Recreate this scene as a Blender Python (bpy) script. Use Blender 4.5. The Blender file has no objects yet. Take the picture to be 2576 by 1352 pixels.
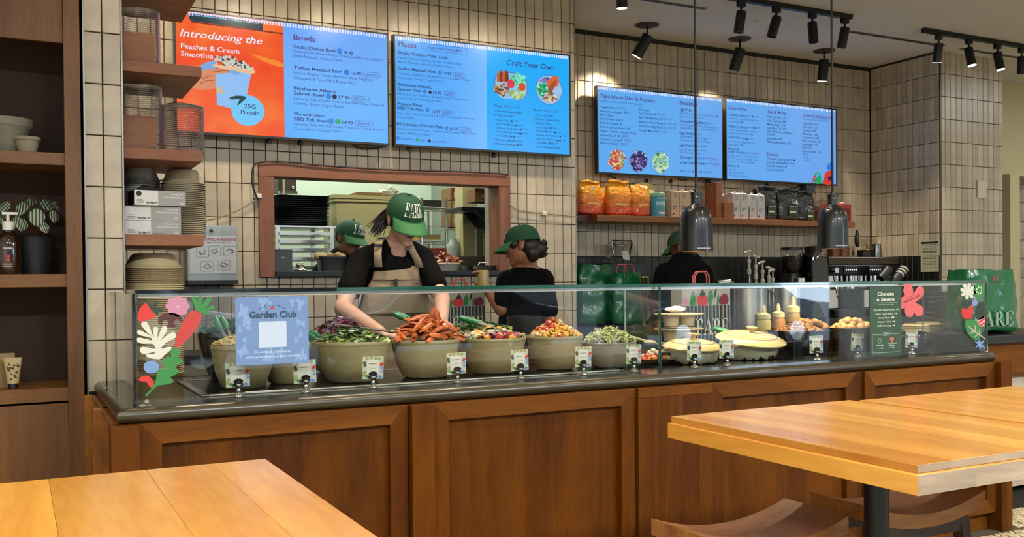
import bpy, bmesh, math, random
from math import sin, cos, pi, radians, sqrt, hypot, atan2
from mathutils import Vector, Matrix, Euler
random.seed(7)
S = bpy.context.scene
COL = S.collection
# ---------------------------------------------------------------- camera
F, CX, CY, HC = 2406.38, 1297.9, 734.3, 1.30      # focal length and principal point in pixels of the 2576x1352 frame
YAW, PITCH, ROLL = 0.482007, -0.0115318, -0.00918077
_f = Vector((sin(YAW)*cos(PITCH), cos(YAW)*cos(PITCH), sin(PITCH)))
_r = Vector((cos(YAW), -sin(YAW), 0)); _u = _r.cross(_f)
RX = cos(ROLL)*_r + sin(ROLL)*_u; UX = -sin(ROLL)*_r + cos(ROLL)*_u; FX = _f
CAM = Vector((0, 0, HC))
cd = bpy.data.cameras.new('camera'); cam = bpy.data.objects.new('camera', cd); COL.objects.link(cam)
cd.sensor_width = 36; cd.lens = F/2576*36; cd.shift_x = (1288-CX)/2576; cd.shift_y = (CY-676)/2576; cd.clip_start = .05
cam.matrix_world = Matrix((( RX.x, UX.x, -FX.x, CAM.x), (RX.y, UX.y, -FX.y, CAM.y), (RX.z, UX.z, -FX.z, CAM.z), (0, 0, 0, 1)))
S.camera = cam
# ---------------------------------------------------------------- world and exposure
S.view_settings.view_transform = 'Standard'; S.view_settings.look = 'None'; S.view_settings.gamma = 1
S.view_settings.use_curve_mapping = False; S.view_settings.exposure = 0.0
W = bpy.data.worlds.new('daylight'); S.world = W; W.use_nodes = True
W.node_tree.nodes['Background'].inputs[0].default_value = (.66, .82, 1, 1)
W.node_tree.nodes['Background'].inputs[1].default_value = 11.5
S.cycles.max_bounces = 8; S.cycles.transparent_max_bounces = 20; S.cycles.diffuse_bounces = 3; S.cycles.glossy_bounces = 3; S.cycles.adaptive_threshold = .05
S.cycles.caustics_reflective = False; S.cycles.caustics_refractive = False; S.cycles.use_denoising = True
S.cycles.sample_clamp_indirect = 6
def spot(loc, target, power, angle=60, blend=.6, color=(1, .84, .62), size=.03):
    l = bpy.data.lights.new('spot', 'SPOT'); l.energy = power; l.spot_size = radians(angle); l.spot_blend = blend; l.color = color; l.shadow_soft_size = size
    o = bpy.data.objects.new('spot_light', l); COL.objects.link(o); o.location = loc
    o.rotation_euler = (Vector(target)-Vector(loc)).to_track_quat('-Z', 'Y').to_euler(); return o
def area(loc, rot, sx, sy, power, color=(1, .86, .68)):
    l = bpy.data.lights.new('area', 'AREA'); l.energy = power; l.shape = 'RECTANGLE'; l.size = sx; l.size_y = sy; l.color = color
    o = bpy.data.objects.new('overhead_area_light', l); COL.objects.link(o); o.location = loc; o.rotation_euler = rot; return o
ZC = 3.345; LAMP = (1, .84, .62)
# rows of downlights in the ceiling over the dining room (fixtures are built with the ceiling below)
DOWN = [(-1.2, .6), (.3, 1.7), (1.9, 1.9), (3.6, 1.9), (5.3, 2.0), (.9, -.6), (2.8, -.4), (4.8, -.4), (6.6, 1.4), (-1.2, 2.6), (7.2, 3.4)]
for x, y in DOWN: spot((x, y, ZC-.03), (x, y, 0), 92, 125, .9, LAMP, size=.06)
FILL_LIGHTS = [(-1.0, -1.6), (1.6, -1.6), (4.2, -1.6), (6.8, -1.6), (9.2, .6), (9.6, 4.4)]      # unseen soft fill lights added under the ceiling to brighten the room
for x, y in FILL_LIGHTS: area((x, y, ZC-.012), (0, 0, 0), 1.15, .55, 210 if x < 8 else 35, (.93, .97, 1))
# light over the work aisle and the food
for x in (.95, 1.75, 2.55, 3.3, 4.1): spot((x, 4.25, ZC-.03), (x, 3.75, .9), 120, 75, .7, size=.05)
# heads of a wall-washer track above the big screens
WASH = (.75, 1.35, 1.95, 2.55, 3.15)
for x in WASH: spot((x, 5.12, ZC-.20), (x+.05, 5.9, 2.2), 115, 110, .9, size=.05)
area((2.3, 6.45, 2.95), (0, 0, 0), 2.2, .3, 26, (1, 1, .86)); area((2.3, 7.6, 3.0), (0, 0, 0), 2.4, .4, 45, (.95, 1, .86))
# ---------------------------------------------------------------- pixel -> point helpers
def ray(x, y): return RX*((x-CX)/F) - UX*((y-CY)/F) + FX
def at(x, y, Y): d = ray(x, y); return CAM + d*(Y/d.y)
def atZ(x, y, Z): d = ray(x, y); return CAM + d*((Z-HC)/d.z)
def atX(x, y, X): d = ray(x, y); return CAM + d*(X/d.x)
def proj(p):
    v = Vector(p)-CAM; d = v.dot(FX); return CX+F*v.dot(RX)/d, CY-F*v.dot(UX)/d, d
def mpp(x, Y): return at(x, 700, Y).dot(FX)/F - CAM.dot(FX)/F   # metres per pixel, across the view
# ---------------------------------------------------------------- materials
def lin(c):
    if isinstance(c, str):
        c = c.lstrip('#'); c = [int(c[i:i+2], 16)/255 for i in (0, 2, 4)]
    return tuple((v/12.92 if v <= .04045 else ((v+.055)/1.055)**2.4) for v in c) + (1,)
MATS = {}
def M(name, col, rough=.5, metal=0, var=.0, nscale=12, bump=0, bscale=60, emit=None, es=1, rand=0, trans=0, coat=0, spec=.5, stretch=None, col2=None):
    if name in MATS: return MATS[name]
    m = bpy.data.materials.new(name); MATS[name] = m; m.use_nodes = True
    nt = m.node_tree; N = nt.nodes; L = nt.links; b = N['Principled BSDF']
    b.inputs['Base Color'].default_value = lin(col); b.inputs['Roughness'].default_value = rough; b.inputs['Metallic'].default_value = metal
    b.inputs['Specular IOR Level'].default_value = spec; b.inputs['Transmission Weight'].default_value = trans; b.inputs['Coat Weight'].default_value = coat
    m.diffuse_color = lin(col)
    if var or rand or bump or col2:
        tc = N.new('ShaderNodeTexCoord'); mp = N.new('ShaderNodeMapping'); L.new(tc.outputs['Object'], mp.inputs[0])
        if stretch: mp.inputs['Scale'].default_value = stretch
        nz = N.new('ShaderNodeTexNoise'); nz.inputs['Scale'].default_value = nscale; nz.inputs['Detail'].default_value = 5; L.new(mp.outputs[0], nz.inputs['Vector'])
        out = None
        if col2:
            mx = N.new('ShaderNodeMix'); mx.data_type = 'RGBA'; mx.inputs['A'].default_value = lin(col); mx.inputs['B'].default_value = lin(col2)
            rp = N.new('ShaderNodeValToRGB'); rp.color_ramp.elements[0].position = .38; rp.color_ramp.elements[1].position = .62
            L.new(nz.outputs['Fac'], rp.inputs[0]); L.new(rp.outputs[0], mx.inputs['Factor']); out = mx.outputs['Result']
        if var or rand:
            hs = N.new('ShaderNodeHueSaturation'); hs.inputs['Color'].default_value = lin(col)
            if out: L.new(out, hs.inputs['Color'])
            ma = N.new('ShaderNodeMath'); ma.operation = 'MULTIPLY_ADD'; ma.inputs[1].default_value = 2*var; ma.inputs[2].default_value = 1-var; L.new(nz.outputs['Fac'], ma.inputs[0])
            o = ma.outputs[0]
            if rand:
                oi = N.new('ShaderNodeObjectInfo'); m2 = N.new('ShaderNodeMath'); m2.operation = 'MULTIPLY_ADD'; m2.inputs[1].default_value = 2*rand; L.new(oi.outputs['Random'], m2.inputs[0])
                m3 = N.new('ShaderNodeMath'); m3.operation = 'SUBTRACT'; m3.inputs[1].default_value = rand; L.new(o, m3.inputs[0]); L.new(m3.outputs[0], m2.inputs[2]); o = m2.outputs[0]
            L.new(o, hs.inputs['Value']); out = hs.outputs[0]
        if out: L.new(out, b.inputs['Base Color'])
        if bump:
            n2 = N.new('ShaderNodeTexNoise'); n2.inputs['Scale'].default_value = bscale; L.new(mp.outputs[0], n2.inputs['Vector'])
            bp = N.new('ShaderNodeBump'); bp.inputs['Strength'].default_value = bump; bp.inputs['Distance'].default_value = .01; L.new(n2.outputs['Fac'], bp.inputs['Height']); L.new(bp.outputs[0], b.inputs['Normal'])
    if emit: b.inputs['Emission Color'].default_value = lin(emit); b.inputs['Emission Strength'].default_value = es
    return m
def wood(name, c1, c2, axis='z', rough=.38, scale=7, rand=.10, spec=.4):
    if name in MATS: return MATS[name]
    m = bpy.data.materials.new(name); MATS[name] = m; m.use_nodes = True
    nt = m.node_tree; N = nt.nodes; L = nt.links; b = N['Principled BSDF']; b.inputs['Roughness'].default_value = rough; b.inputs['Specular IOR Level'].default_value = spec
    tc = N.new('ShaderNodeTexCoord'); oi = N.new('ShaderNodeObjectInfo'); mp = N.new('ShaderNodeMapping')
    va = N.new('ShaderNodeVectorMath'); va.operation = 'ADD'; sc = N.new('ShaderNodeVectorMath'); sc.operation = 'SCALE'; sc.inputs['Scale'].default_value = 37
    cb = N.new('ShaderNodeCombineXYZ')
    for i in range(3): L.new(oi.outputs['Random'], cb.inputs[i])
    L.new(cb.outputs[0], sc.inputs[0]); L.new(tc.outputs['Object'], va.inputs[0]); L.new(sc.outputs[0], va.inputs[1]); L.new(va.outputs[0], mp.inputs[0])
    s = [1, 1, 1]; s['xyz'.index(axis)] = .12; mp.inputs['Scale'].default_value = s
    n1 = N.new('ShaderNodeTexNoise'); n1.inputs['Scale'].default_value = scale; n1.inputs['Detail'].default_value = 6; n1.inputs['Distortion'].default_value = .8; L.new(mp.outputs[0], n1.inputs['Vector'])
    n2 = N.new('ShaderNodeTexNoise'); n2.inputs['Scale'].default_value = scale*14; n2.inputs['Detail'].default_value = 3; L.new(mp.outputs[0], n2.inputs['Vector'])
    ad = N.new('ShaderNodeMath'); ad.operation = 'MULTIPLY_ADD'; ad.inputs[1].default_value = .35; L.new(n2.outputs['Fac'], ad.inputs[0]); L.new(n1.outputs['Fac'], ad.inputs[2])
    rp = N.new('ShaderNodeValToRGB'); rp.color_ramp.elements[0].position = .45; rp.color_ramp.elements[1].position = .9
    rp.color_ramp.elements[0].color = lin(c1); rp.color_ramp.elements[1].color = lin(c2); L.new(ad.outputs[0], rp.inputs[0])
    hs = N.new('ShaderNodeHueSaturation'); ma = N.new('ShaderNodeMath'); ma.operation = 'MULTIPLY_ADD'; ma.inputs[1].default_value = 2*rand; ma.inputs[2].default_value = 1-rand
    L.new(oi.outputs['Random'], ma.inputs[0]); L.new(ma.outputs[0], hs.inputs['Value']); L.new(rp.outputs[0], hs.inputs['Color']); L.new(hs.outputs[0], b.inputs['Base Color'])
    bp = N.new('ShaderNodeBump'); bp.inputs['Strength'].default_value = .05; bp.inputs['Distance'].default_value = .005; L.new(n2.outputs['Fac'], bp.inputs['Height']); L.new(bp.outputs[0], b.inputs['Normal'])
    return m
def glassm(name, tint=(1, 1, 1), refl=1.0, rough=0.0, ior=1.5):
    if name in MATS: return MATS[name]
    m = bpy.data.materials.new(name); MATS[name] = m; m.use_nodes = True
    nt = m.node_tree; N = nt.nodes; L = nt.links; N.remove(N['Principled BSDF']); out = N['Material Output']
    t = N.new('ShaderNodeBsdfTransparent'); t.inputs[0].default_value = (*tint, 1); g = N.new('ShaderNodeBsdfGlossy'); g.inputs['Roughness'].default_value = rough
    fr = N.new('ShaderNodeFresnel'); ge = N.new('ShaderNodeNewGeometry'); mi = N.new('ShaderNodeMapRange'); mi.inputs['To Min'].default_value = ior; mi.inputs['To Max'].default_value = 1/ior; L.new(ge.outputs['Backfacing'], mi.inputs['Value']); L.new(mi.outputs[0], fr.inputs[0]); mu = N.new('ShaderNodeMath'); mu.operation = 'MULTIPLY'; mu.inputs[1].default_value = refl; L.new(fr.outputs[0], mu.inputs[0])
    mx = N.new('ShaderNodeMixShader'); L.new(mu.outputs[0], mx.inputs[0]); L.new(t.outputs[0], mx.inputs[1]); L.new(g.outputs[0], mx.inputs[2]); L.new(mx.outputs[0], out.inputs[0])
    return m
def emis(name, col, s=1.0):
    if name in MATS: return MATS[name]
    m = bpy.data.materials.new(name); MATS[name] = m; m.use_nodes = True
    N = m.node_tree.nodes; b = N['Principled BSDF']; b.inputs['Base Color'].default_value = (0, 0, 0, 1); b.inputs['Roughness'].default_value = .25; b.inputs['Specular IOR Level'].default_value = .3
    b.inputs['Emission Color'].default_value = lin(col); b.inputs['Emission Strength'].default_value = s
    return m
# ---------------------------------------------------------------- mesh builder
class MB:
    def __init__(s): s.v = []; s.f = []
    def add(s, vs, fs):
        o = len(s.v); s.v += [tuple(p) for p in vs]; s.f += [tuple(i+o for i in f) for f in fs]; return s
    def box(s, x0, x1, y0, y1, z0, z1):
        return s.add([(x0,y0,z0),(x1,y0,z0),(x1,y1,z0),(x0,y1,z0),(x0,y0,z1),(x1,y0,z1),(x1,y1,z1),(x0,y1,z1)],
                     [(0,3,2,1),(4,5,6,7),(0,1,5,4),(1,2,6,5),(2,3,7,6),(3,0,4,7)])
    def obox(s, c, sz, m=None):
        c = Vector(c); m = m or Matrix.Identity(3); h = Vector(sz)/2
        vs = [c + m @ Vector((a*h.x, b*h.y, d*h.z)) for d in (-1, 1) for a, b in ((-1,-1),(1,-1),(1,1),(-1,1))]
        return s.add(vs, [(0,3,2,1),(4,5,6,7),(0,1,5,4),(1,2,6,5),(2,3,7,6),(3,0,4,7)])
    def lathe(s, prof, n=20, c=(0,0,0), sx=1, sy=1, m=None, cap0=False, cap1=False, sq=2.0):
        vs = []; c = Vector(c)
        for r, z in prof:
            for k in range(n):
                a = 2*pi*k/n; ca, sa = cos(a), sin(a)
                if sq != 2.0: e = (abs(ca)**sq+abs(sa)**sq)**(-1/sq); ca, sa = ca*e, sa*e
                p = Vector((r*ca*sx, r*sa*sy, z)); vs.append(c + (m @ p if m else p))
        fs = [(i*n+k, i*n+(k+1)%n, (i+1)*n+(k+1)%n, (i+1)*n+k) for i in range(len(prof)-1) for k in range(n)]
        if cap0: fs.append(tuple(reversed(range(n))))
        if cap1: fs.append(tuple(range((len(prof)-1)*n, len(prof)*n)))
        return s.add(vs, fs)
    def tube(s, pts, r, n=8, caps=True):
        pts = [Vector(p) for p in pts]; rs = r if isinstance(r, (list, tuple)) else [r]*len(pts); vs = []; prev = None
        for i, p in enumerate(pts):
            d = (pts[min(i+1, len(pts)-1)] - pts[max(i-1, 0)]).normalized()
            if prev is None: a = d.orthogonal().normalized()
            else: a = (prev - d*prev.dot(d)); a = a.normalized() if a.length > 1e-6 else d.orthogonal().normalized()
            prev = a; b = d.cross(a)
            vs += [p + rs[i]*(cos(2*pi*k/n)*a + sin(2*pi*k/n)*b) for k in range(n)]
        fs = [(i*n+k, i*n+(k+1)%n, (i+1)*n+(k+1)%n, (i+1)*n+k) for i in range(len(pts)-1) for k in range(n)]
        if caps: fs += [tuple(reversed(range(n))), tuple(range((len(pts)-1)*n, len(pts)*n))]
        return s.add(vs, fs)
    def ell(s, c, r, m=None, n=12, k=8):
        r = r if isinstance(r, (list, tuple)) else (r, r, r); c = Vector(c); vs = []
        for i in range(1, k):
            t = pi*i/k
            for j in range(n):
                p = Vector((r[0]*sin(t)*cos(2*pi*j/n), r[1]*sin(t)*sin(2*pi*j/n), r[2]*cos(t))); vs.append(c + (m @ p if m else p))
        for z in (1, -1):
            p = Vector((0, 0, z*r[2])); vs.append(c + (m @ p if m else p))
        T, B = len(vs)-2, len(vs)-1
        fs = [(i*n+j, (i+1)*n+j, (i+1)*n+(j+1)%n, i*n+(j+1)%n) for i in range(k-2) for j in range(n)]
        fs += [(T, j, (j+1)%n) for j in range(n)] + [(B, (k-2)*n+(j+1)%n, (k-2)*n+j) for j in range(n)]
        return s.add(vs, fs)
    def capsule(s, a, b, ra, rb, n=12, seg=5):
        a, b = Vector(a), Vector(b); s.ell(a, ra, n=n, k=8); s.ell(b, rb, n=n, k=8)
        return s.tube([a, b], [ra, rb], n)
    def prism(s, poly, th, m=None):
        """poly in local xz plane, extruded along local +y by th; m = 4x4"""
        n = len(poly); vs = [Vector((p[0], 0, p[1])) for p in poly] + [Vector((p[0], th, p[1])) for p in poly]
        if m: vs = [m @ v for v in vs]
        return s.add(vs, [tuple(range(n)), tuple(reversed(range(n, 2*n)))] + [(i, i+n, (i+1)%n+n, (i+1)%n) for i in range(n)])
    def sheet(s, fn, nu, nv):
        vs = [fn(i/nu, j/nv) for j in range(nv+1) for i in range(nu+1)]
        return s.add(vs, [(j*(nu+1)+i, j*(nu+1)+i+1, (j+1)*(nu+1)+i+1, (j+1)*(nu+1)+i) for j in range(nv) for i in range(nu)])
    def mesh(s, name):
        me = bpy.data.meshes.new(name); me.from_pydata(s.v, [], s.f); me.update(); return me
def B(*a): return MB().box(*a)
def tag(o, label=None, cat=None, group=None, kind=None):
    for k, v in (('label', label), ('category', cat), ('group', group), ('kind', kind)):
        if v: o[k] = v
    return o
def obj(name, mb, mat, parent=None, smooth=False, bevel=0, loc=None, rot=None, sub=0, solid=0, label=None, cat=None, group=None, kind=None, angle=40):
    me = mb.mesh(name) if isinstance(mb, MB) else mb
    if isinstance(mat, str): mat = MATS[mat]
    if mat and not me.materials: me.materials.append(mat)
    if smooth:
        me.polygons.foreach_set('use_smooth', [True]*len(me.polygons))
        if angle < 180:
            try: me.set_sharp_from_angle(angle=radians(angle))
            except Exception: pass
    o = bpy.data.objects.new(name, me); COL.objects.link(o)
    if parent: o.parent = parent
    if loc is not None: o.location = loc
    if rot is not None: o.rotation_euler = rot
    if solid: d = o.modifiers.new('solid', 'SOLIDIFY'); d.thickness = solid; d.offset = 0
    if bevel: d = o.modifiers.new('bevel', 'BEVEL'); d.width = bevel; d.segments = 2; d.limit_method = 'ANGLE'
    if sub: d = o.modifiers.new('sub', 'SUBSURF'); d.levels = sub; d.render_levels = sub
    return tag(o, label, cat, group, kind)
def thing(name, label, cat, loc=(0, 0, 0), rz=0, group=None, kind=None):
    o = bpy.data.objects.new(name, None); COL.objects.link(o); o.location = loc; o.rotation_euler = (0, 0, rz); o.empty_display_size = .05
    return tag(o, label, cat, group, kind)
def dup(o, loc=None, rot=None, label=None, group=None, parent=None):
    c = o.copy(); COL.objects.link(c)
    if loc is not None: c.location = loc
    if rot is not None: c.rotation_euler = rot
    if parent is not None: c.parent = parent
    if label: c['label'] = label
    if group: c['group'] = group
    for ch in o.children:
        d = ch.copy(); COL.objects.link(d); d.parent = c
        for g in ch.children: e = g.copy(); COL.objects.link(e); e.parent = d
    return c
# ---------------------------------------------------------------- flat shapes (print, stickers)
def frame_at(p, u=(1, 0, 0), v=(0, 0, 1)):
    """matrix: local x = u, local z = v, local y = into the surface"""
    u, v = Vector(u).normalized(), Vector(v).normalized(); w = v.cross(u); p = Vector(p)
    return Matrix(((u.x, w.x, v.x, p.x), (u.y, w.y, v.y, p.y), (u.z, w.z, v.z, p.z), (0, 0, 0, 1)))
TEXTQ = []
def text(s, m, width=None, cap=.02, key=None, mat=None, parent=None, bold=0, shear=0, align='LEFT', name='lettering', push=0):
    """m: 4x4 with local x along the line, local z up, origin at the left end of the base line"""
    TEXTQ.append((s, m, width, cap, (key or id(parent), mat, name), parent, bold, shear, align))
def flush_text():
    obs = []
    for q in TEXTQ:
        cu = bpy.data.curves.new('t', 'FONT'); cu.body = q[0]; cu.size = 1; cu.resolution_u = 2; cu.offset = q[6]; cu.shear = q[7]
        o = bpy.data.objects.new('t', cu); COL.objects.link(o); obs.append(o)
    bpy.context.view_layer.update(); dg = bpy.context.evaluated_depsgraph_get(); groups = {}
    for q, o in zip(TEXTQ, obs):
        me = o.evaluated_get(dg).to_mesh(); vs = [v.co.copy() for v in me.vertices]; fs = [tuple(p.vertices) for p in me.polygons]; o.evaluated_get(dg).to_mesh_clear()
        if not vs: continue
        x0 = min(v.x for v in vs); x1 = max(v.x for v in vs); k = q[3]/.72
        sx = q[2]/(x1-x0) if q[2] else k
        off = {'LEFT': 0, 'CENTER': -.5, 'RIGHT': -1}[q[8]]*(x1-x0)*sx
        g = groups.setdefault(q[4]+(len(groups),), [MB(), q[5]])
        g[0].add([q[1] @ Vector(((v.x-x0)*sx+off, 0, v.y*k)) for v in vs], fs)
    for o in obs:
        cu = o.data; bpy.data.objects.remove(o); bpy.data.curves.remove(cu)
    for (key, mat, name, _), (mb, par) in groups.items():
        obj(name, mb, mat, par)
    TEXTQ.clear()
def rrect(cx, cz, w, h, r, n=5):
    pts = []
    for sx, sz, a0 in ((1, -1, -90), (1, 1, 0), (-1, 1, 90), (-1, -1, 180)):
        for i in range(n+1):
            a = radians(a0+90*i/n); pts.append((cx+sx*(w/2-r)+r*cos(a), cz+sz*(h/2-r)+r*sin(a)))
    return pts
def ring(mb, poly, wd, m):
    n = len(poly); cx = sum(p[0] for p in poly)/n; cz = sum(p[1] for p in poly)/n
    inn = []
    for i in range(n):
        a, b = poly[i-1], poly[(i+1) % n]; t = Vector((b[0]-a[0], b[1]-a[1])).normalized(); nx, nz = -t.y, t.x
        inn.append((poly[i][0]+nx*wd, poly[i][1]+nz*wd))
    vs = [m @ Vector((p[0], 0, p[1])) for p in poly+inn]
    mb.add(vs, [(i, (i+1) % n, n+(i+1) % n, n+i) for i in range(n)])
def ellipse(cx, cz, rx, rz, n=20, rot=0):
    return [(cx+rx*cos(2*pi*i/n)*cos(rot)-rz*sin(2*pi*i/n)*sin(rot), cz+rx*cos(2*pi*i/n)*sin(rot)+rz*sin(2*pi*i/n)*cos(rot)) for i in range(n)]
def smooth_poly(pts, k=4):
    """closed Catmull-Rom through pts"""
    n = len(pts); out = []
    for i in range(n):
        p0, p1, p2, p3 = pts[i-1], pts[i], pts[(i+1) % n], pts[(i+2) % n]
        for j in range(k):
            t = j/k
            out.append(tuple(.5*(2*p1[d]+(p2[d]-p0[d])*t+(2*p0[d]-5*p1[d]+4*p2[d]-p3[d])*t*t+(3*p1[d]-p0[d]-3*p2[d]+p3[d])*t**3) for d in (0, 1)))
    return out
# ================================================================ materials
YF, YR, YP = 5.90, 6.69, 4.17
TILE = M('glazed_taupe_tile', '#c4b69e', .34, var=.10, nscale=9, rand=.16, bump=.04, bscale=30, col2='#b0a38d')
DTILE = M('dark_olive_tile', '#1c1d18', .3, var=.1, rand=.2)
GROUT = M('brown_grout', '#2e2115', .9)
OAK = wood('oak_vertical', '#3a1a00', '#623400', 'z', rough=.5, spec=.14); OAKX = wood('oak_along', '#4a2602', '#74430a', 'x', rough=.5, spec=.16); OAKY = wood('oak_deep', '#6a3c10', '#96601f', 'y')
WAL = wood('reddish_shelf_wood', '#7a4a2e', '#9c6642', 'x', rough=.5)
STEEL = M('brushed_steel', '#b9b9b4', .28, 1, var=.06, nscale=40)
CHROME = M('chrome', '#dcdcdc', .08, 1)
BLACK = M('black_metal', '#0f1011', .42, spec=.4)
BLKP = M('black_plastic', '#121314', .35)
TRIM = M('aluminium_trim', '#8d8b84', .35, .8)
PLASTER = M('warm_white_plaster', '#dedad2', .85, var=.02, nscale=2)
WHITE = M('white_paint', '#d9d6cc', .7); CREAM = M('cream_paint', '#cbbd94', .7, var=.03, nscale=3)
# ================================================================ floor, ceiling, outer walls
fl = obj('floor', B(2.3, 7.3, .8, 4.6, -.05, 0), M('dark_floor_grout', '#4b4230', .8), kind='structure', label='floor of flat round pebbles set in dark grout')
FPB = M('pebble_floor_far', '#a99a77', .5, var=.25, nscale=28, col2='#8a7c5c')
for i, r in enumerate(((-3, 12, -5, .8), (-3, 12, 4.6, 9), (-3, 2.3, .8, 4.6), (7.3, 12, .8, 4.6))): obj('floor_%d' % (i+2), B(*r, -.05, 0), FPB, kind='structure', label='pebble floor beyond the near area')
PEB = M('sliced_pebble', '#c6b58f', .45, var=.15, nscale=25, rand=.22)
pm = []
for k in range(6):
    a = random.uniform(.85, 1.15); e = random.uniform(.65, .85); ph = random.uniform(0, 6)
    prof = [(1, 0), (1, .004), (.9, .007)]; mb = MB(); n = 9; vs = []
    for r, z in prof:
        for j in range(n):
            t = 2*pi*j/n; w = 1+.10*sin(2*t+ph)+.06*sin(3*t+2*ph); vs.append((.019*a*r*w*cos(t), .019*a*e*r*w*sin(t), z))
    mb.add(vs, [(i*n+j, i*n+(j+1) % n, (i+1)*n+(j+1) % n, (i+1)*n+j) for i in range(2) for j in range(n)] + [tuple(range(2*n, 3*n))])
    me = mb.mesh('pebble'); me.materials.append(PEB); pm.append(me)
spots = []
for i in range(-2, 130):
    for j in range(-10, 110):
        x = 2.6+i*.036+(j % 2)*.018+random.uniform(-.005, .005); y = 1.2+j*.033+random.uniform(-.005, .005)
        if x > 7.2 or y > 4.4 or (3.12 < y < 4.2 and x < 4.56): continue
        px, py, d = proj((x, y, 0))
        if d > .5 and 1560 < px < 2700 and 1180 < py < 1480: spots.append((d, px, py, x, y))
def pebscore(s):
    vis = (s[1] > 2535 and s[2] > 1190) or (s[1] > 2210 and s[2] > 1290); return (0 if vis and s[1] < 2580 and s[2] < 1360 else 1, s[0])
spots.sort(key=pebscore); rest = MB()
for i, (d, px, py, x, y) in enumerate(spots):
    me = pm[i % 6]; rz = random.uniform(0, 6)
    if i < 290:
        o = bpy.data.objects.new('pebble', me); COL.objects.link(o); o.parent = fl; o.location = (x, y, 0); o.rotation_euler = (0, 0, rz)
    else:
        r = Matrix.Rotation(rz, 3, 'Z'); rest.add([Vector((x, y, 0))+r @ v.co for v in me.vertices], [tuple(p.vertices) for p in me.polygons])
if rest.v: obj('pebble_field', rest, PEB, fl, kind='stuff')
ce = obj('ceiling', B(-3, 12, -5, 9, ZC, ZC+.1), PLASTER, kind='structure', label='plain warm white ceiling')
for p, q in (((1600, -10), (1780, 20)), ((2130, 80), (2378, 114)), ((2418, 122), (2590, 147))):
    a, b = atZ(*p, ZC), atZ(*q, ZC)
    d = obj('slot_diffuser', B(a.x, b.x, 5.735, 5.775, ZC-.006, ZC+.01), TRIM, ce); obj('slot', B(a.x+.02, b.x-.02, 5.742, 5.749, ZC-.008, ZC), BLKP, d); obj('slot', B(a.x+.02, b.x-.02, 5.760, 5.768, ZC-.008, ZC), BLKP, d)
obj('sprinkler_cover', MB().lathe([(.035, 0), (.035, -.012), (.02, -.02)], 16, (5.254, 5.838, ZC), cap1=True), WHITE, ce, smooth=True)
for x, y in DOWN:
    d = obj('downlight_ring', MB().lathe([(.07, 0), (.07, -.012), (.055, -.014), (.05, 0)], 20, (x, y, ZC)), BLACK, ce, smooth=True)
for x in (.95, 1.75, 2.55, 3.3, 4.1): obj('downlight_ring', MB().lathe([(.06, 0), (.06, -.012), (.048, -.014), (.045, 0)], 20, (x, 4.25, ZC)), BLACK, ce, smooth=True)
for x, y in FILL_LIGHTS:
    d = obj('fill_light_frame', MB().box(x-.62, x+.62, y-.32, y-.29, ZC-.02, ZC).box(x-.62, x+.62, y+.29, y+.32, ZC-.02, ZC).box(x-.62, x-.59, y-.29, y+.29, ZC-.02, ZC).box(x+.59, x+.62, y-.29, y+.29, ZC-.02, ZC), WHITE, ce)  # frames made up around the added fill lights
obj('wall_side', B(-3.1, -3, -5, 9, 0, ZC), PLASTER, kind='structure')
obj('wall_far_side', B(12, 12.1, -5, 9, 0, ZC), PLASTER, kind='structure')
# shop front behind the camera: open glazing in a dark frame
fr = MB(); 
for x in (-3, -.9, 1.2, 3.3, 5.4, 7.5, 9.6, 11.9): fr.box(x, x+.09, -5.05, -4.95, 0, ZC)
fr.box(-3, 12, -5.05, -4.95, 0, .28); fr.box(-3, 12, -5.05, -4.95, 2.75, 2.85); fr.box(-3, 12, -5.05, -4.95, ZC-.25, ZC)
obj('wall_shop_front', fr, BLACK, kind='structure')
obj('window_1', B(-3, 12, -5.005, -4.995, .28, ZC-.25), glassm('window_glass', (.97, .99, 1)), kind='structure')
fc = obj('wall_across_street', B(-14, 20, -19, -18, -.05, 9), M('grey_facade', '#6d6a66', .8, var=.1, nscale=3), kind='structure')
for i in range(9): obj('dark_window', B(-12+i*3.5, -10+i*3.5, -17.99, -17.9, .6, 3), M('dark_pane', '#14181c', .1), fc)
CARM = M('car_paint', '#141c2a', .15, coat=.8)
def car(label, x, y, mat):
    t = thing('parked_car', label, 'car', (x, y, -.05)); prof = [(-2.1, .35), (-2.15, .62), (-1.95, .80), (-1.2, .92), (-.7, 1.36), (.75, 1.40), (1.45, .98), (2.05, .88), (2.2, .6), (2.15, .35)]
    obj('car_body', MB().prism(prof, 1.7, Matrix.Translation((0, -.85, 0))), mat, t, bevel=.06); obj('side_window', MB().prism([(-1.0, .95), (-.62, 1.29), (.68, 1.32), (1.2, .97)], 1.72, Matrix.Translation((0, -.86, 0))), M('dark_pane', '#14181c', .1), t)
    for sx in (-1.35, 1.4):
        for sy in (-.86, .66): w_ = obj('wheel', MB().lathe([(.0, 0), (.2, 0), (.33, .02), (.34, .1), (.33, .2), (0, .2)], 24, (sx, sy, .34), m=Matrix.Rotation(-pi/2, 3, 'X')), BLKP, t, smooth=True); obj('hub_cap', MB().lathe([(.19, -.004), (0, -.01)], 16, (sx, sy+(.2 if sy > 0 else 0), .34), m=Matrix.Rotation(-pi/2 if sy < 0 else pi/2, 3, 'X')), CHROME, w_)
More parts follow.
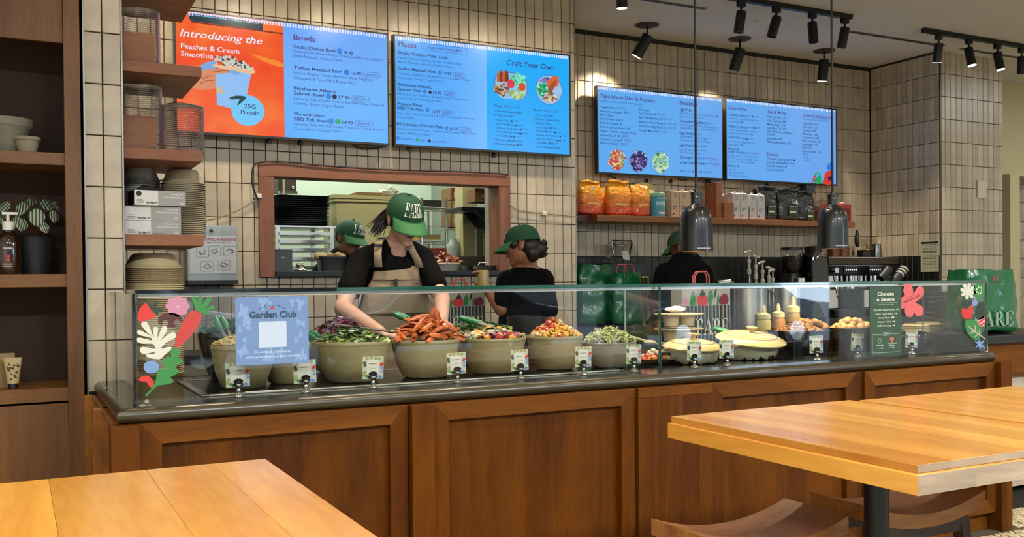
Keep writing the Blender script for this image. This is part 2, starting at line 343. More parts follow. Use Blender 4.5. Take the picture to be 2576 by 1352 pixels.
car('dark blue car parked outside the shop front', 6.2, -8.2, CARM); car('black car added outside, far right, to darken the glass reflection', 12.0, -8.2, M('car_black', '#0c0d10', .15, coat=.8)); obj('ground_sidewalk', B(-30, 40, -6.6, -5.1, -.06, -.03), M('pale_sidewalk', '#9a9b98', .9), kind='structure'); car('white car parked outside the shop front', .9, -8.2, M('car_white', '#b9bdc2', .2, coat=.6))  # the black car is added to darken the street reflected in the case glass
obj('ground_street', B(-30, 40, -40, -5.1, -.2, -.05), M('grey_street', '#5a5f66', .9), kind='structure')
# ================================================================ tiled walls
tcache = {}
def tile_mesh(w, h, mat, faceX):
    k = (round(w, 3), round(h, 3), mat.name, faceX)
    if k in tcache: return tcache[k]
    b, t = .0025, .006; mb = MB(); x, z = w/2, h/2
    vs = [(-x, 0, -z), (x, 0, -z), (x, 0, z), (-x, 0, z), (-x, -t*.6, -z), (x, -t*.6, -z), (x, -t*.6, z), (-x, -t*.6, z), (-x+b, -t, -z+b), (x-b, -t, -z+b), (x-b, -t, z-b), (-x+b, -t, z-b)]
    fs = [(0, 1, 5, 4), (1, 2, 6, 5), (2, 3, 7, 6), (3, 0, 4, 7), (4, 5, 9, 8), (5, 6, 10, 9), (6, 7, 11, 10), (7, 4, 8, 11), (8, 9, 10, 11)]
    if faceX: vs = [(v[1], -v[0], v[2]) for v in vs]
    me = mb.add(vs, fs).mesh('tile'); me.materials.append(mat); tcache[k] = me; return me
OCC = [((437, 30), (976, 90), (976, 362), (515, 333)), ((994, 84), (1434, 142), (1429, 400), (990, 360)), ((1501, 218), (1817, 248), (1816, 450), (1505, 437)), ((1826, 248), (2101, 278), (2100, 467), (1825, 450))]
def hidden(px, py):
    for q in OCC:
        if q[0][0] < px < q[1][0] and q[0][1]+(q[1][1]-q[0][1])*(px-q[0][0])/(q[1][0]-q[0][0]) < py < q[3][1]+(q[2][1]-q[3][1])*(px-q[3][0])/(q[2][0]-q[3][0]): return True
    return px < -20 or px > 2600 or py < -60 or py > 930
def cut(r, h):
    """rect r minus hole h -> list of rects (u0,u1,z0,z1)"""
    u0, u1, z0, z1 = r; a, b, c, d = h
    if u1 <= a or u0 >= b or z1 <= c or z0 >= d: return [r]
    out = []
    if z1 > d: out.append((u0, u1, d, z1)); z1 = d
    if z0 < c: out.append((u0, u1, z0, c)); z0 = c
    if u0 < a: out.append((u0, a, z0, z1))
    if u1 > b: out.append((b, u1, z0, z1))
    return out
def tiles(parent, plane, u0, u1, z0, z1, ru, rz, pu=.0725, pz=.2055, holes=(), faceX=False, mat=None, darkbelow=None, cap=295):
    L = []; g = .0042
    ku = math.floor((u0-ru)/pu); 
    while ru+ku*pu < u1:
        kz = math.floor((z0-rz)/pz)
        while rz+kz*pz < z1:
            rs = [(max(u0, ru+ku*pu+g/2), min(u1, ru+(ku+1)*pu-g/2), max(z0, rz+kz*pz+g/2), min(z1, rz+(kz+1)*pz-g/2))]
            for h in holes: rs = [q for r in rs for q in cut(r, h)]
            for r in rs:
                if r[1]-r[0] < .012 or r[3]-r[2] < .012: continue
                c = ((r[0]+r[1])/2, (r[2]+r[3])/2); P = (plane, c[0], c[1]) if faceX else (c[0], plane, c[1]); px, py, d = proj(P)
                L.append(((1 if hidden(px, py) else 0), d/max(.02, (r[1]-r[0])*(r[3]-r[2])*10), r, P))
            kz += 1
        ku += 1
    L.sort(key=lambda t: t[:2]); rest = {}
    for i, (hd, d, r, P) in enumerate(L):
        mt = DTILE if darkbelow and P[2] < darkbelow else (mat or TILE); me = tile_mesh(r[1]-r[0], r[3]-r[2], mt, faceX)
        if i < cap and (hd == 0 or len(L) < cap):
            o = bpy.data.objects.new('tile', me); COL.objects.link(o); o.parent = parent; o.location = P
        else:
            rest.setdefault(mt.name, MB()).add([v.co+Vector(P) for v in me.vertices], [tuple(p.vertices) for p in me.polygons])
    for k, mb in rest.items(): obj('tile_field', mb, MATS[k], parent, kind='stuff')
PASS = (1.36, 3.0, 1.335, 2.0)     # the kitchen hatch opening
w = MB()
for r in (( -.3, PASS[0], 0, ZC), (PASS[1], 3.575, 0, ZC), (PASS[0], PASS[1], 0, PASS[2]), (PASS[0], PASS[1], PASS[3], ZC)): w.box(r[0], r[1], YF+.002, YF+.12, r[2], r[3])
wf = obj('wall_front', w, GROUT, kind='structure', label='tiled wall with the kitchen hatch under two menu screens')
tiles(wf, YF, .3, 3.573, .9, ZC, 3.5406, 1.903, holes=(PASS,))
w = B(3.575, 8.3, YR+.002, YR+.12, 0, ZC); wr = obj('wall_recess', w, GROUT, kind='structure', label='set-back tiled wall behind the coffee counter')
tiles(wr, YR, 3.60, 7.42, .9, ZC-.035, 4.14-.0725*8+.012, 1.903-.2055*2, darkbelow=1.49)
obj('trim_1', B(3.575, 7.42, YR-.012, YR, ZC-.035, ZC), M('dark_shadow_gap', '#201d1b', .8), kind='structure')
w = B(7.422, 7.60, YF+.03, YR, 0, ZC); w2 = obj('wall_return', w, GROUT, kind='structure', label='narrow tiled return wall beside the coffee counter')
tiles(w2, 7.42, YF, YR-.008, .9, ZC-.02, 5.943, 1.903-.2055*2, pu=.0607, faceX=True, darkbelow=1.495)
w3 = obj('wall_pillar_right', B(7.43, 8.295, YF+.002, YR+.1, 0, ZC), GROUT, kind='structure', label='tiled pillar standing out at the far right')
tiles(w3, YF, 7.447, 8.293, .9, ZC, 7.495, 1.499, pu=.0746)
w4 = obj('wall_pillar_left', B(.248, .392, YP+.002, YF, 0, ZC), GROUT, kind='structure', label='narrow pillar of two tile columns beside the bookcase')
tiles(w4, YP, .252, .388, .86, ZC, .250, 2.308, pu=.0700)
for i, (x, y) in enumerate(((.389, YP-.004), (.2485, YP-.004), (3.572, YF-.003), (7.424, YF-.003))): obj('trim_%d' % (i+2), B(x, x+.006 if i != 3 else x+.02, y-.004, y+.03, .86, ZC), TRIM if i < 3 else M('bronze_trim', '#5b5143', .4, .6), kind='structure')
obj('wall_front_return', B(3.569, 3.574, YF+.03, YR, 0, ZC), GROUT, kind='structure')
# far right beyond the pillar
w5 = obj('wall_far_back', B(8.3, 12, 6.75, 6.85, 0, ZC), GROUT, kind='structure', label='tiled wall far beyond the pillar')
tiles(w5, 6.75, 8.6, 11.9, .6, 2.75, 9.62, 1.9, pu=.1)
obj('wall_soffit', B(8.31, 11.9, 6.5, 6.74, 2.36, ZC), CREAM, kind='structure', label='plain cream bulkhead at the far right')
cpx0, cpx1 = at(2542, 600, 6.4), at(2566, 600, 6.4)
obj('wall_column', B(cpx0.x, cpx1.x, 6.4, 6.74, 0, 2.36), CREAM, kind='structure', label='cream column far beyond the pillar', bevel=.004)
obj('light_switch', B(-.06, .06, -.012, 0, -.082, .082), M('white_plastic', '#c9c2b2', .4), loc=at(2468, 477, YF-.008), label='blank white wall plate on the tiled pillar', cat='wall plate', bevel=.003)
# kitchen behind the hatch
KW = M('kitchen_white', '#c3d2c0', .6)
obj('wall_kitchen_back', B(.2, 3.56, 8.4, 8.5, 0, ZC), KW, kind='structure', label='pale white kitchen wall seen through the hatch')
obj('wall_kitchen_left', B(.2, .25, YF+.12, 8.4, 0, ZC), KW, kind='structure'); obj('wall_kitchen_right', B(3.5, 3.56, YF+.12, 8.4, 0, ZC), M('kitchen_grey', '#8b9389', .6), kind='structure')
obj('floor_kitchen_ceiling', B(.2, 3.56, YF+.1, 8.5, 3.05, 3.1), KW, kind='structure')
# ================================================================ ceiling lights
LENS = emis('lamp_lens', '#fff3d8', 12)
def can(parent, top, aim, lit, L=.135, r=.036, power=40, mount=.05, angle=48):
    """a cylinder spot head hanging at top (x,y,z), pointing along aim"""
    t = Vector(top); d = Vector(aim).normalized(); c0 = t+Vector((0, 0, -mount)); m = d.to_track_quat('Z', 'Y').to_matrix()
    obj('swivel_arm', MB().tube([t, c0], .008, 8), BLACK, parent, smooth=True)
    h = obj('lamp_head', MB().lathe([(.0, -.02), (r*.9, -.02), (r, -.012), (r, L), (r*.86, L), (r*.8, L-.015)], 20, c0, m=m), BLACK, parent, smooth=True)
    obj('lens', MB().lathe([(r*.82, L-.012), (.0, L-.010)], 20, c0, m=m), LENS if lit else BLKP, h)
    if lit: p = c0+d*(L+.01); spot(p, p+d, power, angle, .5, size=.03)
def track(label, a, b, heads, group):
    t = thing('track_light', label, 'track light', ((a[0]+b[0])/2, a[1], ZC), group=group); lo = Vector(t.location)
    obj('track_rail', MB().box(a[0]-lo.x, b[0]-lo.x, -.02, .02, -.035, 0), BLACK, t)
    for x, aim, lit, pw in heads:
        obj('adapter', MB().box(x-lo.x-.03, x-lo.x+.03, -.017, .017, -.075, -.035), BLACK, t); can(t, (x-lo.x, 0, -.075), aim, False)
        if lit:
            p = Vector((x, a[1], ZC-.125))+Vector(aim).normalized()*.15; spot(p, p+Vector(aim), pw, 55, .5)
            # lit lens
            d = Vector(aim).normalized(); obj('lens', MB().lathe([(.034, .1365), (0, .138)], 20, (x-lo.x, 0, -.125), m=d.to_track_quat('Z', 'Y').to_matrix()), LENS, t)
    return t
hx = [atZ(p, q, ZC-.04).x for p, q in ((1858, 8), (1953, 20), (2034, 38), (2119, 50))]
track('black track light with four spot heads above the hanging lamps', (4.5, 5.40), (5.79, 5.40), [(hx[0], (-.10, .12, -1), 0, 0), (hx[1], (-.30, .1, -1), 0, 0), (hx[2], (0, -.1, -1), 0, 0), (hx[3], (-.12, .15, -1), 0, 0)], 'track lights on the ceiling')
hx = [atZ(p, q, ZC-.04).x for p, q in ((2357, 90), (2434, 102), (2505, 114), (2574, 122))]
track('black track light with glowing heads at the right ceiling edge', (6.63, 5.42), (8.3, 5.42), [(hx[0], (.15, .25, -1), 1, 40), (hx[1], (.05, -.2, -1), 1, 25), (hx[2], (.05, -.2, -1), 1, 25), (hx[3], (.1, .1, -1), 0, 0)], 'track lights on the ceiling')
track('black track light over the screens with one glowing head', (2.2, 5.25), (4.02, 5.25), [(atZ(1492, -8, ZC-.1).x+.01, (.04, .05, -1), 1, 40)], 'track lights on the ceiling')
track('black wall-washer track over the big screens', (.5, 5.08), (3.4, 5.08), [(x, (.03, .55, -1), 0, 0) for x in WASH], 'track lights on the ceiling')
for i, (p, aim, lab) in enumerate((((1628, 62), (-.42, .45, -1), 'tilted black ceiling spot nearest the big screens, glowing'), ((1861, 97), (-.12, .35, -1), 'middle black ceiling spot of the recess'), ((2073, 127), (0, .15, -1), 'upright black ceiling spot nearest the corner, glowing'))):
    c = atZ(*p, ZC); t = thing('ceiling_spot', lab, 'ceiling spot', c, group='spots on round canopies')
    obj('canopy', MB().lathe([(.095, 0), (.095, -.008), (.085, -.012), (0, -.012)], 28), M('bronze_canopy', '#3a3128', .5), t, smooth=True)
    aims = Vector(aim); can(t, (0, 0, -.012), aims, False, L=.17, r=.045, mount=.09)
    if i != 1: obj('lens', MB().lathe([(.042, .172), (0, .174)], 20, (0, 0, -.102), m=aims.normalized().to_track_quat('Z', 'Y').to_matrix()), LENS, t)
    q = c+Vector((0, 0, -.102))+aims.normalized()*.19; spot(q, q+aims, (75, 130, 130)[i], 96, .9)
# ================================================================ serving counter
ZW = .862
cb = thing('counter_base', 'long oak-panelled serving counter with mitred frames', 'counter', (2.38, 3.5, 0))
def cw(name, mb, mat, parent=cb, bevel=.0015):
    mb.v = [(x-2.38, y-3.5, z) for x, y, z in mb.v] if parent is cb else mb.v; return obj(name, mb, mat, parent, bevel=bevel)
for x0, x1, y in ((.252, .336, 3.155), (1.233, 1.319, 3.155), (4.425, 4.51, 3.155)): cw('post', B(x0, x1, y, 3.24, 0, ZW), OAK)
def miter(x0, x1, z0, z1, w, y0, y1, skip=()):
    P = {'top': [(x0, z1), (x0+w, z1-w), (x1-w, z1-w), (x1, z1)], 'bot': [(x0, z0), (x1, z0), (x1-w, z0+w), (x0+w, z0+w)], 'l': [(x0, z0), (x0+w, z0+w), (x0+w, z1-w), (x0, z1)], 'r': [(x1, z0), (x1, z1), (x1-w, z1-w), (x1-w, z0+w)]}
    for k, p in P.items():
        n = 'rail' if k in ('top', 'bot') else 'stile'
        cw(n, MB().prism(p, y1-y0, Matrix.Translation((0, y0, 0))), OAKX if n == 'rail' else OAK)
for x0, x1, w in ((.337, 1.228, .066), (1.321, 2.203, .066), (2.588, 3.440, .066), (3.492, 4.422, .07)):
    miter(x0, x1, .095, ZW, w, 3.185, 3.225)
    cw('panel', B(x0+w-.01, x1-w+.01, 3.212, 3.224, .095+w-.01, ZW-w+.01), OAK, bevel=0)
    cw('plinth', B(x0, x1, 3.235, 3.25, 0, .1), OAKX, bevel=0)
cw('filler_post', B(3.442, 3.490, 3.200, 3.24, 0, ZW), OAK)
for k in range(5): cw('plank', B(2.208+k*.0752, 2.208+(k+1)*.0752-.0008, 3.170, 3.24, 0, ZW-.04), OAK, bevel=.0008)
cw('cap_rail', B(2.208, 2.584, 3.168, 3.24, ZW-.039, ZW), OAKX)
# left end of the counter: framed side panels
for y0, y1 in ((3.245, 3.66), (3.70, 4.165)): 
    cw('end_panel', B(.285, .30, y0, y1, .05, ZW-.005), OAK)
for y in (3.66, 4.13): cw('end_stile', B(.235, .29, y, y+.035, 0, ZW), OAKY)
cw('end_cap', B(.262, .30, 3.245, 4.165, ZW-.02, ZW), OAKY)
cw('carcass', B(.30, 4.50, 3.236, 4.15, .05, ZW-.02), M('dark_carcass', '#2a1c10', .8), bevel=0)
# countertop with bullnose
GR = M('bronze_stone', '#342c1c', .3, var=.12, nscale=60, spec=.5, coat=.1); GT = M('black_stone', '#15140f', .12, var=.1, nscale=80, spec=.6)
ct = thing('countertop', 'dark bronze stone countertop with a rounded front edge', 'countertop', (2.36, 3.5, .868))
def bull(y0, n=8, h=.0485):
    return [(y0+h*.5-h*.62*cos(a), .8625+h/2+h/2*sin(a)) for a in [(-pi/2+pi*i/n) for i in range(n+1)]]
pr = bull(3.195); mb = MB(); vs = []
for y, z in pr: vs.append((.278+(y-3.195), y, z))
for y, z in pr: vs.append((4.43, y, z))
n = len(pr); mb.add(vs, [(i, n+i, n+i+1, i+1) for i in range(n-1)]); b2 = MB(); vs = []
for y, z in pr: vs.append((.278+(y-3.195), y, z))
for y, z in pr: vs.append((.278+(y-3.195), 4.165, z))
mb.add(vs, [(i+1, n+i+1, n+i, i) for i in range(n-1)]); R = 4.43
vs = []
for k in range(9):     # rounded right end
    a = pi/2*k/8
    for y, z in pr: rr = 3.27-y; vs.append((R-.04+rr*sin(a), 3.27-rr*cos(a), z))
mb.add(vs, [(k*n+i, (k+1)*n+i, (k+1)*n+i+1, k*n+i+1) for k in range(8) for i in range(n-1)])
mb.v = [(x-2.36, y-3.5, z-.868) for x, y, z in mb.v]; obj('bullnose_edge', mb, GR, ct, smooth=True, angle=60)
obj('slab', B(.29-2.36, 4.43-2.36, 3.215-3.5, 4.165-3.5, .001, .0425), GT, ct)
WX0, WX1, WY0, WY1 = .56, 2.30, 3.40, 4.0
rim = MB(); z = .0425
for a in ((WX0, WX1, WY0, WY0+.028), (WX0, WX1, WY1-.028, WY1), (WX0, WX0+.028, WY0, WY1), (WX1-.028, WX1, WY0, WY1)): rim.box(a[0]-2.36, a[1]-2.36, a[2]-3.5, a[3]-3.5, z, z+.006)
obj('cold_well_rim', rim, STEEL, ct, bevel=.002); obj('cold_well_tray', B(WX0+.028-2.36, WX1-.028-2.36, WY0+.028-3.5, WY1-.028-3.5, z-.002, z+.002), M('wet_dark_tray', '#1a1c1c', .15), ct)
obj('stamped_plate', B(.71-2.36, .86-2.36, 3.405-3.5, 3.423-3.5, z+.006, z+.0075), WHITE, ct)
# glass case
GL = glassm('clear_glass', (.985, .995, .99), 1.0); GE = M('green_glass_edge', '#0d4a38', .08, spec=.9, coat=1); GEB = M('black_glass_edge', '#070a09', .15, coat=1)
ZG, YG = 1.268, 3.268
def pane(name, label, mb, edges):
    o = thing(name, label, 'glass pane', (0, 0, 0)); obj('glass_sheet', mb, GL, o)
    for e, mt in edges: obj('polished_edge', e, mt, o, bevel=.001)
    return o
XD = 2.393
pane('sneeze_guard', 'long clear front glass of the food case, left section with stickers', B(.340, XD-.006, YG, YG+.010, .91, ZG), [(B(.329, .340, YG-.002, YG+.012, .91, ZG), GEB), (B(XD-.006, XD-.004, YG, YG+.01, .91, ZG), GE)])
pane('sneeze_guard', 'clear front glass of the food case, right section with sauce sign', B(XD+.002, 4.470, YG, YG+.010, .91, ZG), [(B(4.470, 4.474, YG-.001, YG+.011, .91, ZG), GE), (B(XD-.001, XD+.002, YG, YG+.01, .91, ZG), GE)])
pane('glass_shelf', 'flat glass top of the food case with green edge', B(.340, 4.472, YG+.001, 3.56, ZG+.001, ZG+.013), [(B(.338, 1.0, YG-.002, YG+.001, ZG+.0005, ZG+.0135), GEB), (B(1.0, 4.474, YG-.002, YG+.001, ZG+.0005, ZG+.0135), GE)])
pane('case_end_glass', 'glass end pane of the food case by the tiled pillar', B(.338, .347, YG+.012, 4.16, .91, ZG), [(B(.337, .348, 3.57, 4.16, ZG+.0005, ZG+.004), GE)])
pane('case_end_glass', 'glass end pane of the food case beside the green carrier bag', B(4.463, 4.472, YG+.012, 3.66, .91, ZG), [(B(4.463, 4.472, 3.66, 3.663, .91, ZG), GE)])
pane('glass_divider', 'upright glass divider between cold and hot food', B(XD-.004, XD+.004, YG+.012, 3.53, .91, ZG), [(B(XD-.004, XD+.004, 3.53, 3.533, .91, ZG), M('pale_glass_edge', '#9fb5a4', .2))])
# warm light strip under the glass top
lt = thing('light_strip', 'slim light strip under the glass top', 'light strip', (2.4, 3.30, ZG-.004))
obj('strip_profile', B(-2.05, 2.05, -.008, .008, -.006, .004), STEEL, lt)
obj('strip_lens', B(-2.05, 2.05, -.006, .006, -.0075, -.006), emis('strip_glow', '#fff0cf', .9), lt)
# ================================================================ tables and stools
ZT = .90; TW = wood('table_oak', '#b8772a', '#d9a24c', 'y', rough=.2, scale=5, rand=.15, spec=.5)
TE = wood('table_end_grain', '#6f5f4f', '#a08d76', 'x', rough=.5)
def table(label, x0, x1, y0, y1, nplank, leg=True, step=.014, px=None):
    t = thing('dining_table', label, 'table', ((x0+x1)/2, (y0+y1)/2, 0), group='oak dining tables'); cx, cy = (x0+x1)/2, (y0+y1)/2
    ws = [random.uniform(.8, 1.2) for _ in range(nplank)] if not px else px; s = sum(ws); x = x0
    for w_ in ws:
        w_ = w_/s*(x1-x0); obj('plank', B(x-cx+.0002, x+w_-cx-.0002, y0-cy, y1-cy, ZT-.018, ZT), TW, t, bevel=.0008); x += w_
    obj('edge_board', B(x0-cx-step, x1-cx+step*0, y0-cy-step, y1-cy, ZT-.062, ZT-.018), TW, t, bevel=.002)
    for k in range(4): obj('end_grain', B(x0-cx-step+(x1-x0+step)*k/4, x0-cx-step+(x1-x0+step)*(k+1)/4, y0-cy-step-.0012, y0-cy-step, ZT-.061, ZT-.019), TE, t)
    obj('top_end_grain', B(x0-cx, x1-cx, y0-cy-.0012, y0-cy, ZT-.017, ZT-.001), TE, t)
    obj('pedestal', MB().tube([(0, 0, .02), (0, 0, ZT-.062)], .0325, 20), M('graphite_steel', '#1d2124', .35, .6), t, smooth=True)
    obj('base_plate', MB().lathe([(0, .02), (.2, .02), (.22, .012), (.22, 0)], 32), BLACK, t, smooth=True)
    return t
table('oak table top in the lower left corner', -.42, .498, 1.25, 2.19, 7, px=[1, .9, 1.0, .75, 1.45, 1.05, .9], step=0)
table('oak table with stepped edge in front of the counter, stools below', 1.690, 2.408, 1.402, 2.26, 6)
table('second oak table at the right picture edge, joined to its neighbour', 2.432, 3.2, 1.402, 2.24, 6)
SW = wood('walnut_stool', '#643c1c', '#a8743e', 'x', rough=.4, scale=6, spec=.3); SD = wood('walnut_dark', '#2a180b', '#4a2e18', 'x', rough=.45)
def stool(label, c, rz):
    t = thing('saddle_stool', label, 'stool', (*c, 0), rz, group='saddle stools'); h = .62; lx, ly = .245, .125
    def top(u, v): x = (u-.5)*2*lx; return (x, (v-.5)*2*ly, h-.028+.045*(x/lx)**2)
    def bot(u, v): x = (u-.5)*2*lx; return (x, (.5-v)*2*ly, h-.068+.038*(x/lx)**2)
    mb = MB().sheet(top, 16, 3); n = len(mb.v); mb.sheet(bot, 16, 3)
    def wall(f): mb.sheet(f, 16, 1)
    wall(lambda u, v: (lambda a, b: (a[0], -ly, b[2]+(a[2]-b[2])*v))(top(u, 0), bot(u, 0))); wall(lambda u, v: (lambda a, b: (a[0], ly, b[2]+(a[2]-b[2])*(1-v)))(top(u, 0), bot(u, 0)))
    for sx in (-1, 1):
        mb.add([(sx*lx, -ly, h-.03), (sx*lx, ly, h-.03), (sx*lx, ly, h+.017), (sx*lx, -ly, h+.017)], [(0, 1, 2, 3) if sx > 0 else (3, 2, 1, 0)])
    obj('seat', mb, SW, t, smooth=True, angle=35)
    for sx in (-1, 1):
        for sy in (-1, 1): obj('leg', MB().add([(sx*(.19-.018)+dx, sy*.085+dy, h-.04) for dx, dy in ((-.018, -.018), (.018, -.018), (.018, .018), (-.018, .018))]+[(sx*.225+dx, sy*.125+dy, 0) for dx, dy in ((-.018, -.018), (.018, -.018), (.018, .018), (-.018, .018))], [(0, 1, 5, 4), (1, 2, 6, 5), (2, 3, 7, 6), (3, 0, 4, 7), (4, 5, 6, 7), (3, 2, 1, 0)]), SD, t)
        obj('end_stretcher', B(sx*.205-.012, sx*.205+.012, -.1, .1, .2, .235), SD, t)
    for sy in (-1, 1): obj('apron', B(-.17, .17, sy*.095-.01, sy*.095+.01, h-.105, h-.055), SD, t)
    obj('stretcher', B(-.2, .2, -.012, .012, .28, .315), SD, t); return t
stool('walnut saddle stool at the bottom edge, left of the table leg', (1.80, 2.05), 0)
stool('walnut saddle stool behind the black table leg', (2.42, 2.08), 0)
# ================================================================ menu screens
NAVY = emis('ink_navy', '#2b3c86', .75); PURP = emis('ink_purple', '#5a4a9c', .85); DESC = emis('ink_blue', '#3f68b4', .85); ICON = emis('icon_blue', '#2f83e6', .9)
WHT = emis('print_white', '#dfe3ff', 1); LEAFE = emis('icon_green', '#1fae6c', .8); NUTE = emis('icon_dark', '#2b2450', .7)
def emv(name, stops, axis, s=1.0, scale=0):
    """emission picture with a soft colour change across the panel (what the display shows)"""
    m = emis(name, stops[0][1], s); N = m.node_tree.nodes; L = m.node_tree.links
    if len(N) > 2: return m
    tc = N.new('ShaderNodeTexCoord'); sp = N.new('ShaderNodeSeparateXYZ'); L.new(tc.outputs['Generated'], sp.inputs[0]); rp = N.new('ShaderNodeValToRGB'); cr = rp.color_ramp
    cr.elements[0].position = stops[0][0]; cr.elements[0].color = lin(stops[0][1]); cr.elements[1].position = stops[-1][0]; cr.elements[1].color = lin(stops[-1][1])
    for p, c in stops[1:-1]: e = cr.elements.new(p); e.color = lin(c)
    src = sp.outputs[axis]
    if scale:
        nz = N.new('ShaderNodeTexNoise'); nz.inputs['Scale'].default_value = scale; L.new(tc.outputs['Generated'], nz.inputs['Vector']); src = nz.outputs['Fac']
    L.new(src, rp.inputs[0]); L.new(rp.outputs[0], N['Principled BSDF'].inputs['Emission Color']); return m
class Scr:
    def __init__(s, label, Y, x0, x1, z0, z1, ox, oy, sc):
        s.Y, s.ox, s.oy, s.sc = Y, ox, oy, sc; s.b = (x0, x1, z0, z1); s.o = ((x0+x1)/2, Y+.03, z0); s.k = 0
        s.t = thing('menu_screen', label, 'menu screen', s.o, group='menu screens'); o = s.o
        s.obj('bezel', B(x0, x1, Y, Y+.045, z0, z1), BLKP); s.obj('wall_bracket', B(x0+.3, x1-.3, Y+.045, Y+.098, z0+.15, z1-.15), BLACK)
    def obj(s, name, mb, mat, parent=None, **k):
        mb.v = [(v[0]-s.o[0], v[1]-s.o[1], v[2]-s.o[2]) for v in mb.v]; return obj(name, mb, mat, parent or s.t, **k)
    def w(s, x, y): return at(s.ox+x/s.sc, s.oy+y/s.sc, s.Y)
    def quad(s, name, x0, x1, z0, z1, mat, d=.001): return s.obj(name, B(x0, x1, s.Y-d, s.Y-d+.0004, z0, z1), mat)
    def poly(s, name, pts, mat, d=.002, sm=0):
        P = [s.w(*p) for p in pts]; P = [(p.x, p.z) for p in P]
        if sm: P = smooth_poly(P, sm)
        if sum(P[i][0]*P[(i+1) % len(P)][1]-P[(i+1) % len(P)][0]*P[i][1] for i in range(len(P))) < 0: P = P[::-1]
        return s.obj(name, MB().add([(p[0], s.Y-d, p[1]) for p in P], [tuple(range(len(P)))]), mat)
    def txt(s, x, y, x1, cap, st, mat, bold=0, shear=0, name='menu_lettering', d=.0022):
        a, b = s.w(x, y), s.w(x1, y); c = s.w(x, y-cap)
        m = Matrix.Translation((-s.o[0], -s.o[1], -s.o[2])) @ frame_at((a.x, s.Y-d, a.z)); text(st, m, b.x-a.x, c.z-a.z, None, mat, s.t, bold, shear, name=name)
    def pill(s, x, y, w_, h, mat, st=None):
        c = s.w(x, y); a = s.w(x-w_/2, y); hh = (s.w(x, y-h/2).z-c.z)*2; ww = (c.x-a.x)*2; mb = MB(); ring(mb, rrect(c.x, c.z, ww, hh, hh*.48), .0022, Matrix.Translation((0, s.Y-.002, 0)))
        s.obj('pill_outline', mb, mat)
        if st: b = s.w(x-w_*.36, y+h*.2); e = s.w(x+w_*.36, y); text(st, Matrix.Translation((-s.o[0], -s.o[1], -s.o[2])) @ frame_at((b.x, s.Y-.0022, c.z-hh*.2)), e.x-b.x, hh*.42, None, mat, s.t, .01, name='menu_lettering')
    def icons(s, L, r, mat, lobes=8):
        mb = MB()
        for x, y in L:
            c = s.w(x, y); R = (s.w(x, y-r).z-c.z); P = [(c.x+R*(1+.12*cos(lobes*a))*cos(a), c.z+R*(1+.12*cos(lobes*a))*sin(a)) for a in [2*pi*i/24 for i in range(24)]]
            mb.add([(p[0], s.Y-.002, p[1]) for p in P], [tuple(range(24))])
        s.obj('diet_icons', mb, mat)
    def teeth(s, x0, x1, z, n, mat):
        mb = MB(); p = (x1-x0)/n
        for i in range(n): mb.box(x0+i*p, x0+(i+.55)*p, s.Y-.0016, s.Y-.0014, z-.022, z)
        s.obj('scalloped_border', mb, mat)
BLUE = [(0, '#5cb4fb'), (.5, '#5fa9fd'), (1, '#73b4ff')]
# ---- screen 1
s1 = Scr('menu screen with orange smoothie advert and bowls list', YF-.11, .828, 2.128, 2.17, 2.885, 430, 0, 3.2196)
Y = s1.Y; XS = s1.w(915, 600).x
s1.quad('display_panel', XS, 2.118, 2.183, 2.875, emv('menu_blue_a', [(0, '#57b0ff'), (.5, '#6fb6ff'), (1, '#6aa6fb')], 'Z', .95)); s1.quad('advert_panel', .838, XS, 2.183, 2.875, emv('advert_orange', [(.3, '#f2421c'), (.5, '#f55a1e'), (.62, '#f8702a')], 'Z', .95, 2.6))
s1.teeth(.84, 2.116, 2.874, 74, WHT)
s1.quad('pale_band', .838, XS, 2.865, 2.875, emis('pale_pink', '#f6b8d8', .9), .0012)
s1.poly('tablet_bar', [(150, 105), (745, 190), (745, 250), (690, 240), (165, 172), (145, 150)], emis('tablet_dark', '#14404c', .7), .0016); s1.poly('tablet_glint', [(190, 118), (705, 190), (705, 196), (190, 124)], emis('glint', '#6ec4f2', .9), .0018)
s1.poly('red_rail', [(165, 175), (905, 268), (905, 278), (165, 184)], emis('deep_red', '#7a0f12', .8), .0014); s1.poly('red_wall', [(120, 110), (145, 112), (145, 168), (60, 158)], emis('advert_orange2', '#f2632a', .9), .0014)
s1.poly('light_streak', [(650, 440), (780, 470), (900, 510), (900, 545), (780, 510)], emis('amber', '#f98a2c', .95), .0014, 3)
s1.txt(70, 292, 737, 62, 'Introducing the', emis('script_white', '#e6e4ff', 1), .012, .28, 'advert_lettering', .003); s1.txt(80, 390, 552, 42, 'Peaches & Cream', WHT, .012, 0, 'advert_lettering', .003); s1.txt(80, 452, 340, 42, 'Smoothie', WHT, .012, 0, 'advert_lettering', .003)
SK = emis('print_skin', '#e8926a', .85); SKB = emis('print_skin_blue', '#7fb2ee', .85)
s1.poly('printed_forearm', [(230, 540), (300, 500), (345, 495), (380, 540), (260, 590), (232, 575)], SKB, .0016, 3)
s1.poly('printed_hand', [(170, 700), (240, 585), (320, 560), (470, 560), (548, 580), (540, 605), (470, 605), (380, 625), (362, 665), (360, 715), (260, 728)], SK, .0018, 3)
for q in ([(250, 640), (310, 612), (355, 612), (352, 618), (312, 620), (254, 646)], [(235, 672), (300, 648), (352, 650), (350, 656), (302, 656), (240, 678)], [(340, 580), (420, 570), (468, 572), (466, 578), (420, 577), (344, 586)]): s1.poly('finger_crease', q, emis('print_crease', '#b5603f', .85), .0019)
s1.poly('printed_cup', [(362, 600), (655, 575), (590, 885), (520, 890), (372, 850)], emis('cup_pale_blue', '#8fc0f6', .95), .002)
s1.poly('cup_rim', [(350, 520), (665, 565), (655, 600), (500, 575), (362, 545)], emis('cup_peach', '#f0c49a', .9), .0022, 2)
